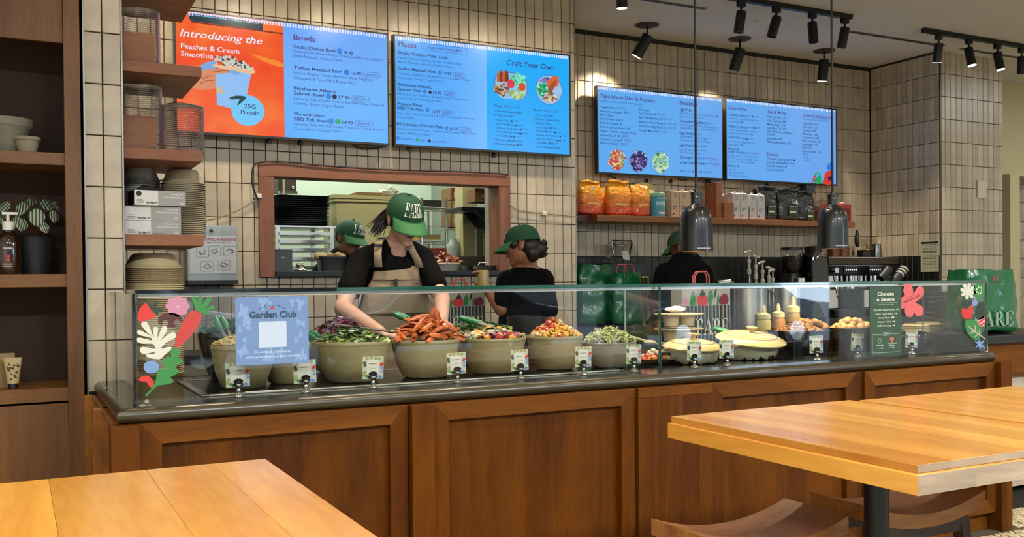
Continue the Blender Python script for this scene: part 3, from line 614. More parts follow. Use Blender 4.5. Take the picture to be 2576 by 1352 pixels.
s1.poly('peach_swirl', [(375, 720), (430, 700), (400, 735), (450, 745), (390, 755)], emis('swirl', '#e8c070', .9), .0024, 2); s1.poly('printed_thumb', [(470, 565), (545, 582), (548, 606), (490, 600)], SKB, .0026, 3)
random.seed(11); cr = MB()
crd = MB()
for i in range(150):
    x = random.uniform(350, 660); y0 = 455+(abs(x-440)/220)**2*75+(x-440)*.12; y = random.uniform(y0, 520+(x-350)*.14); p = s1.w(x, y); r = random.uniform(.006, .013)
    (cr if i % 4 else crd).add([(p.x+r*cos(a+i)*random.uniform(.6, 1.1), Y-.0026-i*1e-5, p.z+r*sin(a+i)*random.uniform(.6, 1.1)) for a in (0, 1.2, 2.5, 3.8, 5.1)], [(0, 1, 2, 3, 4)])
s1.obj('printed_crumble', cr, emis('crumble', '#cfd3cf', .9)); s1.obj('printed_crumble', crd, emis('crumble_dark', '#4b4234', .8))
c = s1.w(620, 895); s1.obj('peach_badge', MB().add([(c.x+.098*cos(a)*(1+.03*cos(3*a)), Y-.003, c.z+.092*sin(a)) for a in [2*pi*i/32 for i in range(32)]], [tuple(range(32))]), emis('badge_blue', '#70c8fa', .95))
s1.poly('badge_leaf', [(470, 795), (530, 775), (610, 785), (590, 815), (545, 852), (535, 848), (555, 805), (500, 808)], emis('badge_leaf', '#0f4b50', .8), .0034, 2)
s1.txt(592, 878, 685, 36, '25G', NAVY, .008, 0, 'badge_lettering', .0036); s1.txt(565, 925, 715, 38, 'Protein', NAVY, .008, 0, 'badge_lettering', .0036)
s1.txt(992, 322, 1168, 46, 'Bowls', PURP, .018)
for x, y, x1, st in ((992, 390, 1330, 'Smoky Chicken Bowl'), (1400, 437, 1475, '14.99'), (996, 558, 1385, 'Turkey Meatball Bowl'), (1455, 605, 1540, '15.99'), (996, 726, 1342, 'Bluehouse Atlantic'), (996, 766, 1237, 'Salmon Bowl'), (1360, 800, 1447, '17.99'), (998, 934, 1248, 'Phoenix Bean'), (998, 975, 1267, 'BBQ Tofu Bowl'), (1388, 1004, 1475, '14.99')): s1.txt(x, y, x1, 27, st, NAVY, .016)
for x, y, x1, st in ((992, 424, 1718, 'Lemony Kale, House Grains, Green Goddess Slaw, Harissa'), (992, 461, 1388, 'Sweet Potatoes, Creamy Tahini'), (996, 599, 1635, 'House Grains, Green Goddess Slaw, Peppers,'), (996, 640, 1495, 'Chickpeas & Feta, FARE Better BBQ'), (996, 807, 1722, 'Lemony Kale, House Grains, Summer Slaw, Roasted'), (996, 846, 1398, 'Carrots, Greek Yogurt Ranch'), (998, 1014, 1725, 'Lemony Kale, Harissa Sweet Potatoes, Sweet & Sour'), (998, 1052, 1387, 'Cucumbers, Creamy Tahini')): s1.txt(x, y, x1, 23, st, DESC, .006)
for x, y in ((1625, 610), (1535, 802), (1565, 1003)): s1.pill(x, y, 145, 46, PURP, 'SEASONAL')
s1.icons([(1365, 415), (1422, 588), (1275, 780), (1296, 983)], 23, ICON); s1.icons([(1325, 783)], 20, NUTE); s1.icons([(1352, 987)], 22, LEAFE, 2)
# ---- screen 2
s2 = Scr('menu screen of plates beside the pictured craft your own meals', YF-.11, 2.163, 3.475, 2.17, 2.885, 960, 60, 3.7558); Y = s2.Y; XS = s2.w(992, 600).x
s2.quad('display_panel', 2.173, XS, 2.183, 2.875, emv('menu_blue_b', [(0, '#4fa9f8'), (.6, '#58acff'), (1, '#71bcff')], 'X', .95)); s2.quad('display_panel', XS, 3.465, 2.183, 2.875, emv('menu_cyan', [(0, '#1ba6fc'), (1, '#12aeff')], 'Z', .95)); s2.teeth(2.175, 3.463, 2.874, 76, WHT)
s2.txt(158, 212, 327, 50, 'Plates', PURP, .018); s2.pill(595, 238, 450, 62, PURP, 'All plates include a Cornbread Muffin')
for x, y, x1, st in ((155, 285, 512, 'Smoky Chicken Plate'), (543, 333, 622, '16.99'), (150, 432, 515, 'Turkey Meatball Plate'), (580, 482, 660, '17.99'), (150, 584, 470, 'Bluehouse Atlantic'), (150, 628, 375, 'Salmon Plate'), (486, 662, 565, '19.99'), (148, 767, 378, 'Phoenix Bean'), (148, 807, 396, 'BBQ Tofu Plate'), (475, 842, 553, '16.99'), (143, 958, 582, 'BBQ Smoky Chicken Plate'), (647, 1004, 725, '16.99')): s2.txt(x, y, x1, 29, st, NAVY, .016)
for x, y, x1, st in ((153, 327, 760, 'Harissa Sweet Potatoes, Green Goddess Slaw,'), (153, 366, 677, 'Mac & Cheese, Spicy Red Pepper Sauce'), (150, 476, 838, 'Tomatoes & Peaches, Roasted Carrots, Sweet & Sour'), (150, 516, 582, 'Cucumbers, Greek Yogurt Ranch'), (148, 669, 817, 'Harissa Sweet Potatoes, Sweet & Sour Cucumbers,'), (148, 709, 567, 'Summer Slaw, FARE Better BBQ'), (146, 853, 877, 'Elote Corn Salad, Roasted Carrots, Tomatoes & Peaches,'), (146, 891, 307, 'Herby Pesto'), (143, 1000, 887, 'Harissa Sweet Potatoes, Tomatoes & Peaches, Elote Corn'), (143, 1040, 453, 'Salad, FARE Better BBQ'), (178, 1093, 293, 'Gluten Free'), (357, 1108, 412, 'Vegan'), (473, 1120, 615, 'Contains Nuts'), (1155, 792, 1307, 'Starting at 14.99'), (1520, 830, 1665, 'Starting at 13.99')): s2.txt(x, y, x1, 22, st, DESC, .006)
for x, y in ((727, 485), (635, 662), (625, 842), (793, 1002)): s2.pill(x, y, 112, 40, PURP, 'SEASONAL')
s2.icons([(548, 463), (408, 642), (432, 817), (613, 986), (152, 1083)], 20, ICON); s2.icons([(457, 648), (450, 1107)], 16, NUTE); s2.icons([(335, 1098)], 16, LEAFE, 2)
s2.txt(1180, 388, 1632, 52, 'Craft Your Own', emis('ink_dim', '#3b4a96', .8), .012)
for x, y, x1, st in ((1067, 785, 1135, 'Plate'), (1437, 823, 1502, 'Bowl'), (1067, 830, 1325, '1. Choose 2 Seasonal Sides'), (1067, 870, 1240, '2. Optional Protein'), (1060, 1103, 1327, '3. Choose a Signature Sauce'), (1060, 1140, 1332, '4. Includes Cornbread Muffin'), (1437, 868, 1620, '1. Choose Your Base'), (1437, 906, 1680, '2. Choose 2 Seasonal Sides'), (1435, 943, 1600, '3. Optional Protein'), (1430, 1168, 1683, '4. Choose a Signature Sauce')): s2.txt(x, y, x1, 20, st, NAVY, .010)
for dx, dy, q in ((0, 0, 1.0), (366, 66, .94)):
    for y, x1, st in ((918, 1215, 'Smoky Chicken'), (953, 1258, 'Basil Turkey Meatballs'), (990, 1305, 'Bluehouse Atlantic Salmon'), (1027, 1275, 'Phoenix Bean BBQ Tofu'), (1063, 1205, 'Avocado Mash')):
        s2.txt(1087+dx, y+dy, 1087+dx+(x1-1087)*q, 18, st, NAVY, .004)
    for x, y, st in ((1248, 926, '+5.49'), (1290, 968, '+6.99'), (1336, 1002, '+7.99'), (1336, 1042, '+5.49'), (1262, 1072, '+1.99')): s2.txt(x+dx*.99, y+dy, x+dx*.99+42, 15, st, NAVY, .004)
    s2.icons([(1228+dx, 920+dy), (1272+dx, 962+dy), (1320+dx, 1000+dy), (1295+dx, 1037+dy), (1318+dx, 1040+dy), (1220+dx, 1066+dy), (1245+dx, 1069+dy)], 10, NAVY)
PL = emis('dish_blue', '#8fc3f2', .95); RIM = emis('dish_rim', '#4d7fc0', .9)
def blobs(s, name, region, n, r, cols, seed, d=.003):
    random.seed(seed); mbs = {}
    for i in range(n):
        while True:
            x, y = random.uniform(region[0], region[2]), random.uniform(region[1], region[3])
            if ((x-(region[0]+region[2])/2)/((region[2]-region[0])/2))**2+((y-(region[1]+region[3])/2)/((region[3]-region[1])/2))**2 < 1: break
        p = s.w(x, y); a0 = random.uniform(0, 6); e = random.uniform(.35, 1); R = r*random.uniform(.6, 1.3)/s.sc*mpp(s.ox+x/s.sc, s.Y)
        c = random.choice(cols); mbs.setdefault(c, MB()).add([(p.x+R*cos(a)*cos(a0)*1.2-R*e*sin(a)*sin(a0)*1.2, s.Y-d-i*2e-6, p.z+R*cos(a)*sin(a0)+R*e*sin(a)*cos(a0)) for a in [k*pi/4 for k in range(8)]], [tuple(range(8))])
    for c, mb in mbs.items(): s.obj(name, mb, emis('print_'+c.strip('#'), c, .9))
c = s2.w(1222, 590); a = s2.w(1065, 590); h = s2.w(1222, 450).z-c.z; mb = MB().add([(p[0], Y-.0018, p[1]) for p in rrect(c.x, c.z, (c.x-a.x)*2, h*1.86, .07, 6)], [tuple(range(28-4))]); s2.obj('printed_plate', mb, RIM)
mb = MB().add([(p[0], Y-.0022, p[1]) for p in rrect(c.x, c.z, (c.x-a.x)*2-.012, h*1.86-.012, .065, 6)], [tuple(range(24))]) if False else MB().add([(p[0], Y-.0022, p[1]) for p in rrect(c.x, c.z, (c.x-a.x)*2-.012, h*1.86-.012, .065, 5)], [tuple(range(24))]); s2.obj('printed_plate', mb, PL)
c = s2.w(1580, 625); rx = c.x-s2.w(1452, 625).x; rz = s2.w(1580, 482).z-c.z; s2.obj('printed_bowl', MB().add([(p[0], Y-.0018, p[1]) for p in ellipse(c.x, c.z, rx, rz, 32)], [tuple(range(32))]), RIM); s2.obj('printed_bowl', MB().add([(p[0], Y-.0022, p[1]) for p in ellipse(c.x, c.z, rx*.95, rz*.95, 32)], [tuple(range(32))]), PL)
blobs(s2, 'printed_greens', (1215, 465, 1365, 590), 90, 12, ['#2fb57a', '#5fe0a8', '#8ef0c8'], 1); blobs(s2, 'printed_cucumber', (1215, 610, 1350, 700), 45, 16, ['#a9d28c', '#c6e2a4', '#86b46a'], 2)
blobs(s2, 'printed_chicken', (1065, 560, 1205, 680), 60, 15, ['#b98a5a', '#6d4526', '#d8b890', '#8a5c36'], 3)
for k in range(4): s2.poly('printed_wedge', [(1085+k*27, 540), (1092+k*26, 470-k*6), (1110+k*24, 440), (1118+k*26, 480), (1115+k*27, 550)], emis('wedge%d' % (k % 2), ('#c4622e', '#7c2f1c')[k % 2], .9), .0034+.0002*k, 2)
for (x, y, r, cc) in ((1218, 568, 42, '#e23a52'), (1324, 597, 38, '#d2562e')):
    p = s2.w(x, y); R = s2.w(x, y-r).z-p.z; s2.obj('printed_sauce', MB().add([(p.x+R*cos(a), Y-.0042, p.z+R*sin(a)) for a in [2*pi*i/20 for i in range(20)]], [tuple(range(20))]), emis('sauce'+cc, cc, .9))
blobs(s2, 'printed_greens', (1468, 555, 1575, 680), 70, 14, ['#2fb57a', '#1f8a58', '#8ef0c8'], 5); blobs(s2, 'printed_cabbage', (1490, 510, 1590, 560), 30, 14, ['#6a55a8', '#8a78c4'], 6); blobs(s2, 'printed_chicken', (1530, 655, 1650, 745), 50, 14, ['#d8b890', '#f0dcb8', '#8a5c36'], 7)
s2.poly('printed_salmon', [(1560, 540), (1620, 500), (1665, 495), (1670, 580), (1620, 610), (1590, 640), (1570, 600)], emis('salmon', '#e0673c', .9), .0042, 2); s2.poly('printed_salmon', [(1570, 600), (1640, 535), (1650, 550), (1610, 640), (1600, 690), (1580, 650)], emis('salmon2', '#a3512a', .9), .0046, 2)
p = s2.w(1665, 632); R = s2.w(1665, 590).z-p.z; s2.obj('printed_sauce', MB().add([(p.x+R*cos(a), Y-.0048, p.z+R*sin(a)) for a in [2*pi*i/20 for i in range(20)]], [tuple(range(20))]), emis('pale_dip', '#a6c9f4', .9))
# ---- screen 3
s3 = Scr('menu screen with take-home sides and breakfast behind a lamp cord', YR-.12, 4.195, 5.490, 2.165, 2.878, 1440, 180, 3.68); Y = s3.Y
s3.quad('display_panel', 4.205, 5.480, 2.177, 2.868, emv('menu_blue_c', [(0, '#5fb0fb'), (.5, '#62b2fa'), (1, '#6cadf8')], 'X', .88)); s3.teeth(4.207, 5.478, 2.867, 76, WHT)
s3.txt(255, 240, 762, 38, 'Take-Home Sides & Proteins', PURP, .014); s3.txt(992, 307, 1160, 36, 'Breakfast', PURP, .014)
for x, y, x1, st in ((255, 278, 652, 'Available in large (serves 4-6) & individual portions'), (410, 343, 500, '12.50 | 5.00'), (778, 404, 863, '15.00 | 4.99'), (832, 446, 917, '16.00 | 5.49'), (872, 490, 957, '20.00 | 5.49'), (870, 527, 955, '13.00 | 2.49'), (800, 565, 878, '5.00 | 1.50'), (992, 392, 1357, 'Nitrate Free Bacon, Scrambled Organic Eggs,'), (992, 423, 1212, 'Bacon, Herby Pesto, Cheese'), (992, 500, 1338, 'Sweet Potatoes, Scrambled Organic Eggs,'), (992, 528, 1322, 'Spicy Red Pepper Sauce, Cornbread Muffin'), (993, 611, 1250, 'English Muffin, Organic Eggs,'), (993, 643, 1275, 'Caramelized Onion, Havarti Cheese'), (993, 726, 1250, 'Egg Whites, Spinach, Herbs,'), (993, 754, 1183, 'Spicy Red Pepper Sauce'), (1018, 929, 1092, 'Gluten Free'), (1130, 930, 1163, 'Vegan'), (1203, 936, 1288, 'Contains Nuts'), (1265, 492, 1297, '9.99'), (1163, 590, 1195, '8.99'), (1212, 700, 1243, '8.49'), (1225, 812, 1257, '4.99'), (1260, 863, 1290, '4.99')): s3.txt(x, y, x1, 19, st, DESC, .006)
for y, x1, st in ((336, 395, 'Veggie Sides'), (374, 460, 'Harissa Sweet Potatoes'), (408, 378, 'Mac & Cheese'), (443, 437, 'Green Goddess Slaw'), (482, 400, 'Roasted Carrots'), (519, 475, 'Sweet & Sour Cucumbers'), (557, 490, 'Peppers, Chickpeas, & Feta'), (597, 380, 'Summer Slaw'), (634, 437, 'Tomatoes & Peaches'), (670, 402, 'Elote Corn Salad')): s3.txt(256, y, x1, 20, st, NAVY, .008)
for y, x1, st in ((362, 707, 'Proteins'), (395, 748, 'Smoky Chicken'), (434, 800, 'Basil Turkey Meatballs'), (473, 838, 'Bluehouse Atlantic Salmon'), (512, 810, 'Phoenix Bean BBQ Tofu'), (553, 740, 'Avocado Mash')): s3.txt(617, y, x1, 20, st, NAVY, .008)
for y, x1, st in ((360, 1100, 'Egg Wrap'), (468, 1230, 'Scrambled Egg Bowl'), (580, 1155, 'Egg Sandwich'), (692, 1170, 'Egg White Bowl'), (803, 1168, 'Overnight Oats'), (852, 1222, 'Greek Yogurt Parfait')): s3.txt(992, y, x1, 26, st, NAVY, .012)
s3.icons([(484, 378), (510, 383), (458, 450), (418, 485), (447, 488), (493, 528), (520, 531), (506, 568), (397, 597), (454, 636), (418, 672), (760, 397), (816, 442), (853, 482), (826, 521), (852, 523), (758, 556), (785, 559), (1246, 480), (1193, 695), (1185, 806), (1210, 808), (1241, 856), (1003, 920), (1113, 928)], 11, ICON); s3.icons([(424, 598), (1188, 931)], 9, NUTE)
for x, y in ((562, 572), (482, 602), (511, 641), (477, 677), (1300, 815), (1331, 863)): s3.pill(x, y, 75, 26, PURP, 'SEASONAL')
for i, (x, y, cols) in enumerate(((410, 820, ['#d8453a', '#e8a86a', '#f0d8a0', '#7a9a4a', '#b83030']), (610, 832, ['#2c1f5a', '#4a3a8c', '#1c1838', '#8a7ac0']), (815, 845, ['#bfe0b0', '#8cc09a', '#e0f0d0', '#4a8a5a']))):
    for k, (f, mt) in enumerate(((1, RIM), (.95, PL))):
        P = [s3.w(x+f*q[0], y+f*q[1]) for q in ((-55, 70), (-88, 30), (-85, 0), (-40, -85), (-10, -106), (30, -95), (78, -60), (88, -20), (60, 55), (20, 100), (-10, 106))]; P = smooth_poly([(p.x, p.z) for p in P], 3)[::-1]
        s3.obj('printed_tray', MB().add([(p[0], Y-.0018-.0004*k, p[1]) for p in P], [tuple(range(len(P)))]), mt)
    blobs(s3, 'printed_salad', (x-72, y-88, x+72, y+88), 130, 15, cols, 20+i)
# ---- screen 4
s4 = Scr('menu screen with smoothies, tea and coffee, nearest the corner', YR-.12, 5.523, 6.848, 2.165, 2.885, 1440, 180, 3.68); Y = s4.Y
s4.quad('display_panel', 5.533, 6.838, 2.177, 2.874, emv('menu_blue_d', [(0, '#66b2fb'), (1, '#72acf8')], 'X', .88)); s4.teeth(5.535, 6.836, 2.873, 76, WHT)
for x, y, x1, st in ((1445, 350, 1612, 'Smoothies'), (1800, 385, 1975, 'Tea & More'), (2133, 420, 2400, 'Coffee by Intelligentsia'), (1797, 780, 1905, 'Sweets')): s4.txt(x, y, x1, 33, st, PURP, .012)
for x, y, x1, st in ((1445, 408, 1607, 'SunButter Berry'), (1445, 515, 1625, 'Blueberry Almond'), (1443, 615, 1558, 'Green Glow'), (1440, 724, 1543, 'Peaches &'), (1440, 751, 1570, 'Cream Cloud'), (1438, 882, 1537, 'Add Ins 1.50')): s4.txt(x, y, x1, 22, st, NAVY, .012)
for x, y, x1, st in ((1445, 440, 1725, 'Strawberries, Raspberries, SunButter,'), (1445, 468, 1588, 'Dates, Almond Milk'), (1443, 547, 1707, 'Wild Blueberries, Banana, Almonds,'), (1443, 575, 1675, 'Cinnamon, Dates, Almond Milk'), (1442, 655, 1695, 'Spinach, Lemon, Mango, Avocado,'), (1442, 683, 1587, 'Dates, Almond Milk'), (1440, 784, 1720, 'Peaches, Yogurt, Dates, Epic Protein'), (1440, 812, 1720, 'Powder, Turmeric, Whole Milk, Greek'), (1440, 839, 1685, 'Yogurt, Purely Elizabeth Granola'), (1440, 914, 1517, '- Avocado'), (1440, 942, 1580, '- Epic Plant Protein'), (1440, 970, 1617, '- Vital Proteins Collagen'), (2133, 447, 2360, 'Ground almond milk available +0.85'), (2128, 773, 2185, '- Mocha'), (2128, 800, 2183, '- Vanilla'), (2128, 827, 2195, '- Caramel'), (1685, 428, 1720, '10.99'), (1700, 528, 1737, '10.99'), (1637, 633, 1670, '10.99'), (1620, 763, 1652, '10.99')): s4.txt(x, y, x1, 18, st, DESC, .004)
for x, y, x1, st in ((1805, 428, 1972, 'Rishi Hot Tea  3.75'), (1805, 462, 1980, 'Chai Tea Latte  5.40'), (1805, 496, 1970, 'Matcha Latte  5.75'), (1803, 530, 1980, 'Iced Black Tea  4.75'), (1803, 562, 2037, 'Iced Elderberry Hibiscus'), (1803, 590, 1875, 'Tea  4.50'), (1802, 628, 1945, 'Lemonade  4.75'), (1802, 660, 2020, 'Matcha Lemonade  5.25'), (1797, 814, 2015, 'Chocolate Chip Cookie'), (1797, 848, 2012, 'Toasted Almond Bread'), (1797, 882, 1985, 'Tahini Brownie   3.99'), (1797, 917, 1915, 'Seedy Cookie'), (2132, 488, 2275, 'Drip Coffee  3.25'), (2131, 521, 2265, 'Cold Brew  4.25'), (2130, 553, 2255, 'Espresso  3.45'), (2130, 586, 2267, 'Macchiato  3.60'), (2128, 616, 2280, 'Cappuccino  4.25'), (2128, 650, 2297, 'Hot Chocolate  4.50'), (2127, 682, 2267, 'Americano  3.50'), (2126, 711, 2210, 'Latte  4.75'), (2126, 746, 2300, 'Specialty Latte  5.25')): s4.txt(x, y, x1, 21, st, NAVY, .009)
s4.icons([(1622, 414), (1644, 416), (1640, 518), (1662, 521), (1577, 622), (1598, 624), (1582, 757), (2028, 820), (2025, 853), (1940, 883), (1928, 914), (1950, 917)], 9, ICON); s4.icons([(1666, 420), (1685, 524), (1620, 627), (1604, 758), (2052, 823), (2045, 856)], 8, NUTE); s4.pill(1693, 763, 68, 24, PURP, 'SEASONAL')
RE = emis('print_tomato', '#e2402e', .85)
s4.poly('printed_tomato', [(2330, 985), (2315, 1035), (2398, 1044), (2400, 925), (2360, 925), (2335, 945)], RE, .002, 3); s4.poly('printed_star', [(2385, 960), (2378, 985), (2350, 982), (2372, 998), (2360, 1022), (2384, 1006), (2398, 1020), (2396, 990)], NUTE, .0026)
s4.poly('printed_pear', [(2245, 1035), (2240, 1000), (2275, 970), (2285, 945), (2298, 960), (2302, 1005), (2295, 1040)], LEAFE, .002, 3); s4.poly('printed_carrot', [(2215, 1025), (2235, 968), (2250, 960), (2254, 972), (2228, 1028)], RE, .002); s4.poly('printed_carrot_top', [(2238, 965), (2255, 925), (2262, 930), (2252, 950), (2285, 928), (2285, 938), (2250, 965)], LEAFE, .0022)
s4.poly('printed_flower', [(2355, 905), (2362, 865), (2378, 862), (2380, 845), (2400, 840), (2400, 912)], emis('flower_blue', '#2a7cf0', .9), .002, 2); s4.poly('printed_sprig', [(2170, 1035), (2180, 1020), (2195, 1025), (2192, 1040)], LEAFE, .002)
# screen fittings under the screens
for (x, y, Yw, lab) in ((677, 353, YF, 'small black latch under the bowls screen, left one'), (755, 358, YF, 'small black latch under the bowls screen, right one'), (1030, 372, YF, 'small black latch under the plates screen, left one'), (1242, 390, YF, 'small black latch under the plates screen, right one')):
    p = at(x, y, Yw-.08)
    obj('screen_latch', MB().lathe([(.002, .02), (.018, -.004), (.016, -.018), (0, -.02)], 10, p), BLKP, smooth=True, label=lab, cat='latch', group='latches under screens')
def cable(name, pts, Y, r, mat, label, k=6):
    P = [at(x, y, Y if not isinstance(Y, list) else Y[i]) for i, (x, y) in enumerate(pts)]; out = []
    for i in range(len(P)-1):
        p0, p1, p2, p3 = P[max(i-1, 0)], P[i], P[i+1], P[min(i+2, len(P)-1)]
        for j in range(k):
            t = j/k; out.append(.5*(2*p1+(p2-p0)*t+(2*p0-5*p1+4*p2-p3)*t*t+(3*p1-p0-3*p2+p3)*t**3))
    return obj(name, MB().tube(out+[P[-1]], r, 6), mat, smooth=True, label=label, cat='cable')
CB = M('black_cable', '#16161a', .5); CW = M('tan_cable', '#8d8266', .5)
cable('cable', [(885, 362), (905, 372), (935, 374), (962, 370), (970, 366)], YF-.03, .005, CB, 'black cable looping under the bowls screen'); cable('cable', [(648, 500), (636, 470), (634, 435), (645, 412), (690, 406), (730, 408), (800, 416), (900, 423), (1000, 428), (1150, 432), (1250, 437), (1278, 440)], YF-.045, .005, CB, 'black cable running over the top of the hatch frame')
cable('cable', [(515, 556), (560, 545), (605, 527), (640, 505), (648, 495)], YF-.03, .004, CW, 'tan cable rising to the left side of the hatch'); cable('cable', [(1282, 515), (1300, 528), (1330, 534), (1370, 538), (1420, 543), (1453, 546)], YF-.035, .004, CW, 'thin tan cable sagging right of the hatch')
for x, y, l in ((647, 494, 'white cable clip at the left hatch post'), (1365, 538, 'white cable clip on the tiles right of the hatch')): obj('cable_clip', B(-.02, .02, -.035, 0, -.014, .014), WHITE, loc=at(x, y, YF-.005), label=l, cat='clip', bevel=.003)
cable('cable', [(1702, 447), (1712, 453), (1725, 453), (1738, 448), (1752, 447)], YR-.05, .004, CB, 'black cable loop under the take-home screen'); cable('cable', [(1533, 441), (1545, 448), (1555, 457)], YR-.06, .007, CB, 'short black cable end at the left of the take-home screen')
cable('cable', [(1932, 463), (1940, 478), (1950, 486)], YR-.05, .004, CB, 'black cable under the smoothie screen, leftmost'); cable('cable', [(1980, 466), (1990, 473), (2005, 472), (2018, 465), (2010, 480), (2000, 486)], YR-.05, .004, CB, 'black cable loop under the smoothie screen'); cable('cable', [(2046, 468), (2047, 478), (2050, 488)], YR-.05, .006, CB, 'short black cable near the right lamp cord')
for x, y, lab in ((1627, 454, 'small black latch under the take-home screen, left one'), (1687, 456, 'small black latch under the take-home screen, right one'), (1929, 465, 'small black latch under the smoothie screen')): obj('screen_latch', MB().lathe([(.002, .02), (.018, -.004), (.016, -.018), (0, -.02)], 10, at(x, y, YR-.07)), BLKP, smooth=True, label=lab, cat='latch', group='latches under recess screens')
for x, y, l in ((1795, 461, 'grey power box under the take-home screen'), (2033, 473, 'grey power box under the smoothie screen')):
    t = thing('power_box', l, 'power box', at(x, y, YR-.06)); obj('box_body', B(-.055, .055, -.03, .05, -.045, .045), M('grey_box', '#3b444a', .5), t, bevel=.004); obj('box_lid', B(-.05, .05, -.034, -.03, -.04, .04), M('grey_box_lid', '#46525a', .5), t)
# ================================================================ bookcase at the left
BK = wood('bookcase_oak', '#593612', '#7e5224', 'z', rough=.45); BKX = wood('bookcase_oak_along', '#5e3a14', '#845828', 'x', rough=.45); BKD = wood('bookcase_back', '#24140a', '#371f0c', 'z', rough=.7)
bc = thing('bookcase', 'tall dark oak bookcase at the left picture edge', 'bookcase', (-.15, 4.3, 0))
def bo(n, b, m, **k): b.v = [(x+.15, y-4.3, z) for x, y, z in b.v]; return obj(n, b, m, bc, bevel=.0015, **k)
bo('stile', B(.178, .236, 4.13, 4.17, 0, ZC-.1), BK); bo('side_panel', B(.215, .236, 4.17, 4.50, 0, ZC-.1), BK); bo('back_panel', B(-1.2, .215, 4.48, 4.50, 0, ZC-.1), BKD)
bo('top_panel', B(-1.2, .178, 4.15, 4.168, 2.248, ZC-.1), BK); bo('base_panel', B(-1.2, .178, 4.15, 4.168, .05, .835), BK)
for z0, z1 in ((1.768, 1.816), (1.291, 1.342), (.844, .897)): bo('shelf', B(-1.2, .2145, 4.145, 4.479, z0, z1), BKX)
bo('stile', B(-1.26, -1.2, 4.13, 4.5, 0, ZC-.1), BK)
def P3(x, y, Y): return at(x, y, Y)
def lathe_px(name, label, cat, px, ybot, Y, prof, mat, zb=None, n=24, sq=2, **k):
    """a turned thing standing with its base at pixel (px, ybot) at depth Y"""
    p = at(px, ybot, Y); p.z = zb if zb is not None else p.z
    return obj(name, MB().lathe(prof, n, sq=sq), mat, loc=p, smooth=True, label=label, cat=cat, **k)
STONE = M('grey_clay', '#7d7766', .9, var=.25, nscale=14, bump=.3); 
lathe_px('clay_pot', 'wide grey clay bowl pot on the upper bookcase shelf', 'pot', 14, 378, 4.30, [(0, 0), (.05, 0), (.075, .05), (.088, .10), (.098, .11), (.10, .14), (.092, .14), (.08, .1), (.06, .05), (0, .04)], STONE, 1.817)
lathe_px('clay_pot', 'small pale clay pot on the upper bookcase shelf', 'pot', 69, 380, 4.24, [(0, 0), (.033, 0), (.042, .05), (.048, .053), (.049, .066), (.043, .066), (.036, .03), (0, .03)], M('pale_clay', '#8f8770', .9, var=.2, nscale=20, bump=.3), 1.817)
# pump bottle
t = thing('pump_bottle', 'amber pump bottle with white pump', 'bottle', (at(22, 689, 4.24).x, 4.24, 1.343)); AMB = M('amber_glass', '#2a1508', .12, coat=.6)
obj('bottle_body', MB().lathe([(0, 0), (.042, 0), (.045, .006), (.045, .12), (.04, .145), (.018, .165), (.018, .172), (0, .172)], 24), AMB, t, smooth=True); WP = M('white_pump', '#d8d5ca', .35)
obj('pump_collar', MB().lathe([(.02, .172), (.021, .205), (.012, .208), (.006, .21), (.006, .235), (0, .235)], 18), WP, t, smooth=True); obj('pump_spout', MB().tube([(-.02, 0, .238), (.034, 0, .238), (.038, 0, .232)], .006, 8).box(-.02, .02, -.01, .01, .234, .243), WP, t, smooth=True)
obj('label_print', MB().add([(.0456*cos(a), .0456*sin(a), z) for z in (.05, .075) for a in (-1.75, -1.6, -1.45)], [(0, 1, 4, 3), (1, 2, 5, 4)]), M('red_print', '#9c2b20', .5), t)
for z in (.03, .038, .10): obj('label_line', MB().add([(.0456*cos(a), .0456*sin(a), zz) for zz in (z, z+.003) for a in (-1.95, -1.6, -1.25)], [(0, 1, 4, 3), (1, 2, 5, 4)]), WP, t)
# striped plant
pc = at(90, 690, 4.33); t = thing('potted_plant', 'peperomia with striped round leaves in a dark pot', 'plant', (pc.x, 4.33, 1.343))
obj('pot', MB().lathe([(0, 0), (.055, 0), (.07, .12), (.075, .15), (.066, .15), (.06, .12), (0, .12)], 24), M('charcoal_pot', '#17181a', .6), t, smooth=True)
LM = bpy.data.materials.new('striped_leaf'); LM.use_nodes = True; nt = LM.node_tree; N = nt.nodes; tc = N.new('ShaderNodeTexCoord'); sp = N.new('ShaderNodeSeparateXYZ'); nt.links.new(tc.outputs['Object'], sp.inputs[0])
m1 = N.new('ShaderNodeMath'); m1.operation = 'MULTIPLY'; m1.inputs[1].default_value = 520; nt.links.new(sp.outputs['X'], m1.inputs[0]); m2 = N.new('ShaderNodeMath'); m2.operation = 'SINE'; nt.links.new(m1.outputs[0], m2.inputs[0])
rp = N.new('ShaderNodeValToRGB'); rp.color_ramp.elements[0].color = lin('#22301c'); rp.color_ramp.elements[1].color = lin('#8f9f83'); rp.color_ramp.elements[0].position = .45; rp.color_ramp.elements[1].position = .6
m3 = N.new('ShaderNodeMath'); m3.operation = 'MULTIPLY_ADD'; m3.inputs[1].default_value = .5; m3.inputs[2].default_value = .5; nt.links.new(m2.outputs[0], m3.inputs[0]); nt.links.new(m3.outputs[0], rp.inputs[0]); nt.links.new(rp.outputs[0], N['Principled BSDF'].inputs['Base Color']); MATS['striped_leaf'] = LM
def leafm(w, h):
    mb = MB(); n = 6; vs = []
    for j in range(9):
        v = j/8; ww = w*sin(pi*min(1, v*.93+.07))**.75*(1-.25*v)
        for i in range(n+1): u = i/n*2-1; vs.append((ww*u, -h*.25*v*v-.12*w*(1-u*u)+.25*abs(u)*.01, -h*v))
    return mb.add(vs, [(j*(n+1)+i, j*(n+1)+i+1, (j+1)*(n+1)+i+1, (j+1)*(n+1)+i) for j in range(8) for i in range(n)])
